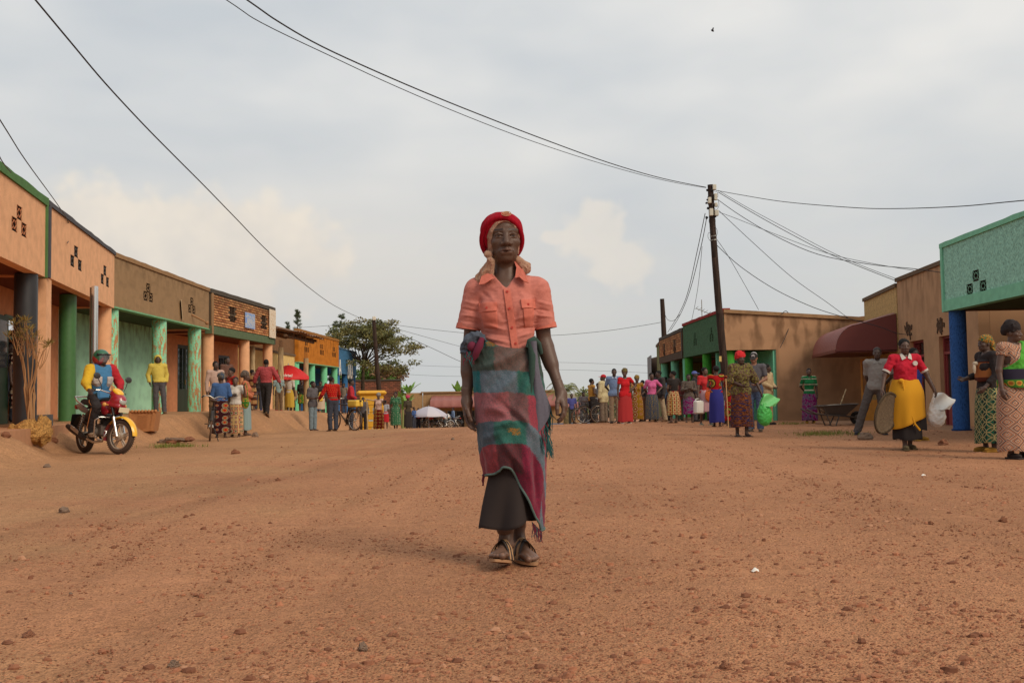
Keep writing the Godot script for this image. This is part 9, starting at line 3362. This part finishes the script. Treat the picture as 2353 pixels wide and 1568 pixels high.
	for i in 46:
		var t:=i/45.0
		var p:=hp(lerpf(1236,1265,t),lerpf(992,936,t),lerpf(0.095,0.025,t))
		fr[0 if rng.randf()<0.85 else 1].tube([p,p+Vector3(rng.randfn(0.004,0.006),-0.035,rng.randfn(0.004,0.006)),p+Vector3(rng.randfn(0.008,0.014),-rng.randf_range(0.06,0.12),rng.randfn(0,0.014))],[0.0026,0.0024,0.0012],5)
	for i in 26:
		var t:=i/25.0
		var p:=hp(lerpf(1250,1258,t)+rng.randfn(0,2),lerpf(985,1000,t),0.03)
		fr[0].tube([p,p+Vector3(rng.randf_range(0.0,0.02),-0.05,0.01),p+Vector3(rng.randf_range(0.0,0.04),-rng.randf_range(0.08,0.13),0.005)],[0.0028,0.0026,0.0014],5)
	for i in 16:
		var p:=hp(lerpf(1222,1243,i/15.0),lerpf(1195,1216,i/15.0),0.07)
		fr[1 if i%4 else 0].tube([p,p+Vector3(rng.randfn(0,0.004),-0.03,0),p+Vector3(rng.randfn(0,0.008),-rng.randf_range(0.045,0.075),0)],[0.0026,0.0024,0.0014],5)
	for i in 7:
		var p:=hp(1113+rng.randfn(0,1.5),1088,0.03)
		fr[1].tube([p,p+Vector3(-0.006,-0.03,0),p+Vector3(rng.randfn(-0.006,0.006),-0.055,0)],[0.0024,0.0022,0.0012],5)
	var kf:=Field.new(hp(1050,850,-0.1),hp(1125,755,0.2),0.0055)
	kf.cap(hp(1072,806,.07),hp(1078,786,.09),0.030,0.030,0.01)
	kf.cap(hp(1078,786,.09),hp(1094,775,.10),0.030,0.026,0.01)
	kf.cap(hp(1094,775,.10),hp(1110,778,.105),0.026,0.014,0.01)
	kf.cap(hp(1072,806,.07),hp(1084,824,.08),0.028,0.018,0.01)
	kf.rumple(noise(9,30.0,2),0.012)
	var km:=MB.new()
	kf.to(km)
	obj("hip_bundle",km,mat("shawl blue grey",c8(74,82,94),0.92,{"tex":texs["plaster"],"tri":9.0,"rim":0.3}),shawl)
	var kw:=MB.new()
	kw.tube([hp(1108,779,.125),hp(1103,796,.14),hp(1095,812,.13),hp(1088,826,.11)],[0.012,0.018,0.016,0.009],10)
	kw.ball(hp(1085,797,.115),Vector3(0.022,0.024,0.02))
	obj("wine_fold",kw,cloth("shawl wine",c8(104,32,58)),shawl)
	for i in 18:
		var p:=hp(1082+rng.randfn(0,5),812+rng.randfn(0,4),0.115)
		fr[i%2].tube([p,p+Vector3(rng.randfn(0,0.008),-0.02,0.01),p+Vector3(rng.randfn(0,0.014),-rng.randf_range(0.03,0.055),0.004)],[0.003,0.0026,0.0015],5)
	stuff(obj("fringe",fr[0],tl,shawl))
	stuff(obj("fringe",fr[1],wn,shawl))
	var scarf:=mat("beige scarf",Color.WHITE,0.88,{"tex":paint("scarf",64,64,func(u,v):return c8(138,82,76)if nz.get_noise_2d(u*5.0,v*5.0)>0.42 else c8(164,130,108)),"tri":9.0,"rim":0.25,"spec":0.2})
	var sf:=Field.new(Vector3(-0.15,-0.25,-0.17),Vector3(0.15,0.15,0.15),0.0045)
	sf.ell(Vector3(-0.006,0.03,-0.012),Vector3(0.086,0.089,0.106),0.01)
	sf.ell(Vector3(-0.006,-0.03,-0.02),Vector3(0.080,0.085,0.085),0.03)
	sf.rumple(noise(10,22.0,2),0.006)
	sf.ell(Vector3(0.004,-0.035,0.085),Vector3(0.0655,0.099,0.095),0.006,Basis(),true)
	sf.ell(Vector3(0.0,-0.13,0.05),Vector3(0.07,0.07,0.10),0.01,Basis(),true)
	sf.cut(Vector3(0,-0.075,0),Vector3(0,-1,0.2))
	for q in [[-.076,-.080,.042,.021,.019,.018],[-.066,-.108,.050,.020,.016,.017],[.060,-.104,0,.02,.02,.02]]:
		sf.ell(Vector3(q[0],q[1],q[2]),Vector3(q[3],q[4],q[5]),0.003,Basis(Vector3(0,0,1),q[0]*7.0))
	for q in [[-.074,-.120,.040,-.112,-.186,.008,.015,.030],[-.064,-.124,.048,-.070,-.182,.030,.014,.018],[-.07,-.12,.046,-.090,-.16,.034,.012,.015],[.064,-.108,0,.092,-.142,-.006,.018,.030],[.07,-.108,.004,.116,-.124,.002,.012,.005]]:
		sf.cap(Vector3(q[0],q[1],q[2]),Vector3(q[3],q[4],q[5]),q[6],q[7],0.004)
	for q in [[-.080,-.130,.060,-.106,-.200,.038],[-.092,-.128,.050,-.135,-.180,.026],[-.072,-.128,.066,-.080,-.200,.048],[.070,-.120,.026,.098,-.165,.024],[.082,-.112,.022,.116,-.150,.020]]:
		sf.cap(Vector3(q[0],q[1],q[2]),Vector3(q[3],q[4],q[5]),0.004,0.009,0.006,true)
	var r2:=noise(14,40.0,2)
	for z in sf.nz:
		for y in sf.ny:
			for x in sf.nx:
				var q:=(z*sf.ny+y)*sf.nx+x
				if absf(sf.val[q])<0.02 and sf.o.y+y*sf.h<-0.05:
					var p:=Vector3(sf.o.x+x*sf.h,sf.o.y+y*sf.h,sf.o.z+z*sf.h)
					sf.val[q]+=0.0045*r2.get_noise_3d(p.x*0.9,p.y*0.7,p.z*0.9)
	var sfm:=MB.new()
	sf.to(sfm)
	obj("head_scarf",sfm,scarf,root).transform=Transform3D(Basis(Vector3(0,0,1),0.03)*1.025,hc)
	var bf:=Field.new(Vector3(-0.14,-0.14,-0.16),Vector3(0.14,0.16,0.16),0.0045)
	bf.ell(Vector3(-0.012,0.020,-0.024),Vector3(0.098,0.096,0.116),0.01)
	bf.ell(Vector3(-0.012,0.055,-0.02),Vector3(0.085,0.062,0.10),0.03)
	bf.cut(Vector3(0,0.080,0.085),Vector3(0.06,-0.535,0.845))
	bf.rumple(noise(12,16.0,2),0.004)
	var bfm:=MB.new()
	bf.to(bfm)
	var rib:=paint("knit",64,64,func(u,v):return Color.WHITE*(0.82+0.18*sin(u*TAU*12.0)))
	var knit:=mat("red knit",c8(176,26,44),0.95,{"rim":0.35,"spec":0.15,"tex":rib,"bump":rib,"depth":0.2,"tri":14.0})
	var hat:=obj("knitted_hat",bfm,knit,root)
	hat.transform=Transform3D(Basis(Vector3(0,0,1),0.03)*1.045,hc)
	var brim:=[]
	for i in 41:
		var a:=TAU*i/40.0
		var e2:=Vector3(0,0.845,0.535)
		var c:=Vector3(-0.012,-0.012,0.020)
		brim.append(c+Vector3(cos(a)*0.092,0,0)+e2*sin(a)*0.112*(1.0 if sin(a)>0 else 0.95))
	var brm:=MB.new()
	brm.tube(brim,0.0115,9,false,true)
	obj("brim",brm,knit,hat)
	var bg:=MB.new()
	var c:=Vector3(0.012,0.098,0.083)
	var nb:=Basis(Vector3.RIGHT,-0.75)
	var ringp:=[]
	var ringq:=[]
	for i in 24:
		ringp.append(c+nb*Vector3(cos(TAU*i/24)*0.021,sin(TAU*i/24)*0.016,0.0))
		ringq.append(c+nb*Vector3(cos(TAU*i/24)*0.014,sin(TAU*i/24)*0.010,0.001))
	bg.tube(ringp,0.0017,5,false,true)
	bg.tube(ringq,0.0014,5,false,true)
	for i in 3:
		bg.tube([c+nb*Vector3(-0.010,-0.005+0.005*i,0.002),c+nb*Vector3(0.010,-0.003+0.005*i,0.002)],0.0013,5)
	obj("emblem",bg,cloth("emblem gold",c8(206,160,120)),hat)
	var sole:=mat("tan sole",c8(158,118,84),0.7)
	var strap:=mat("dark strap",c8(66,60,58),0.55)
	for k in 2:
		var sd:=MB.new()
		var out:=[]
		var fl:=1.0 if k==0 else -1.0
		for i in 28:
			var a:=TAU*i/28.0
			var z:=0.068+sin(a)*0.135
			var w:=0.036+0.014*smoothstep(0.0,0.13,z)
			out.append(Vector2(cos(a)*w*(1.0-0.25*pow(absf(sin(a)),6.0))+0.002*fl,z))
		sd.prism(out,0.012,Transform3D(Basis(Vector3(1,0,0),Vector3(0,0,1),Vector3(0,-1,0)),Vector3(0,0.002,0)))
		var so:=obj("sandal",sd,sole,root)
		so.transform=Transform3D(ba if k==0 else bb,foot_a if k==0 else foot_b)
		for q in [[-1.0,0.115,0.045],[1.0,0.115,0.045],[-1.0,0.03,0.085],[1.0,0.03,0.085]]:
			var st:=MB.new()
			var row0:=[]
			var row1:=[]
			for i in 11:
				var t:=i/10.0
				var x:=lerpf(q[0]*0.047,-q[0]*0.047,t)
				var z:=lerpf(q[1],q[2],t)
				var y:=0.004+(0.094-0.34*(z-0.05))*pow(sin(PI*clampf(t,0.0,1.0)),0.55)
				row0.append(Vector3(x,y+0.002,z+0.011))
				row1.append(Vector3(x,y+0.004,z-0.011))
			st.grid([row1,row0])
			obj("strap",st,strap if q[1]>0.1 else mat("tan strap",c8(186,146,106),0.6),so)
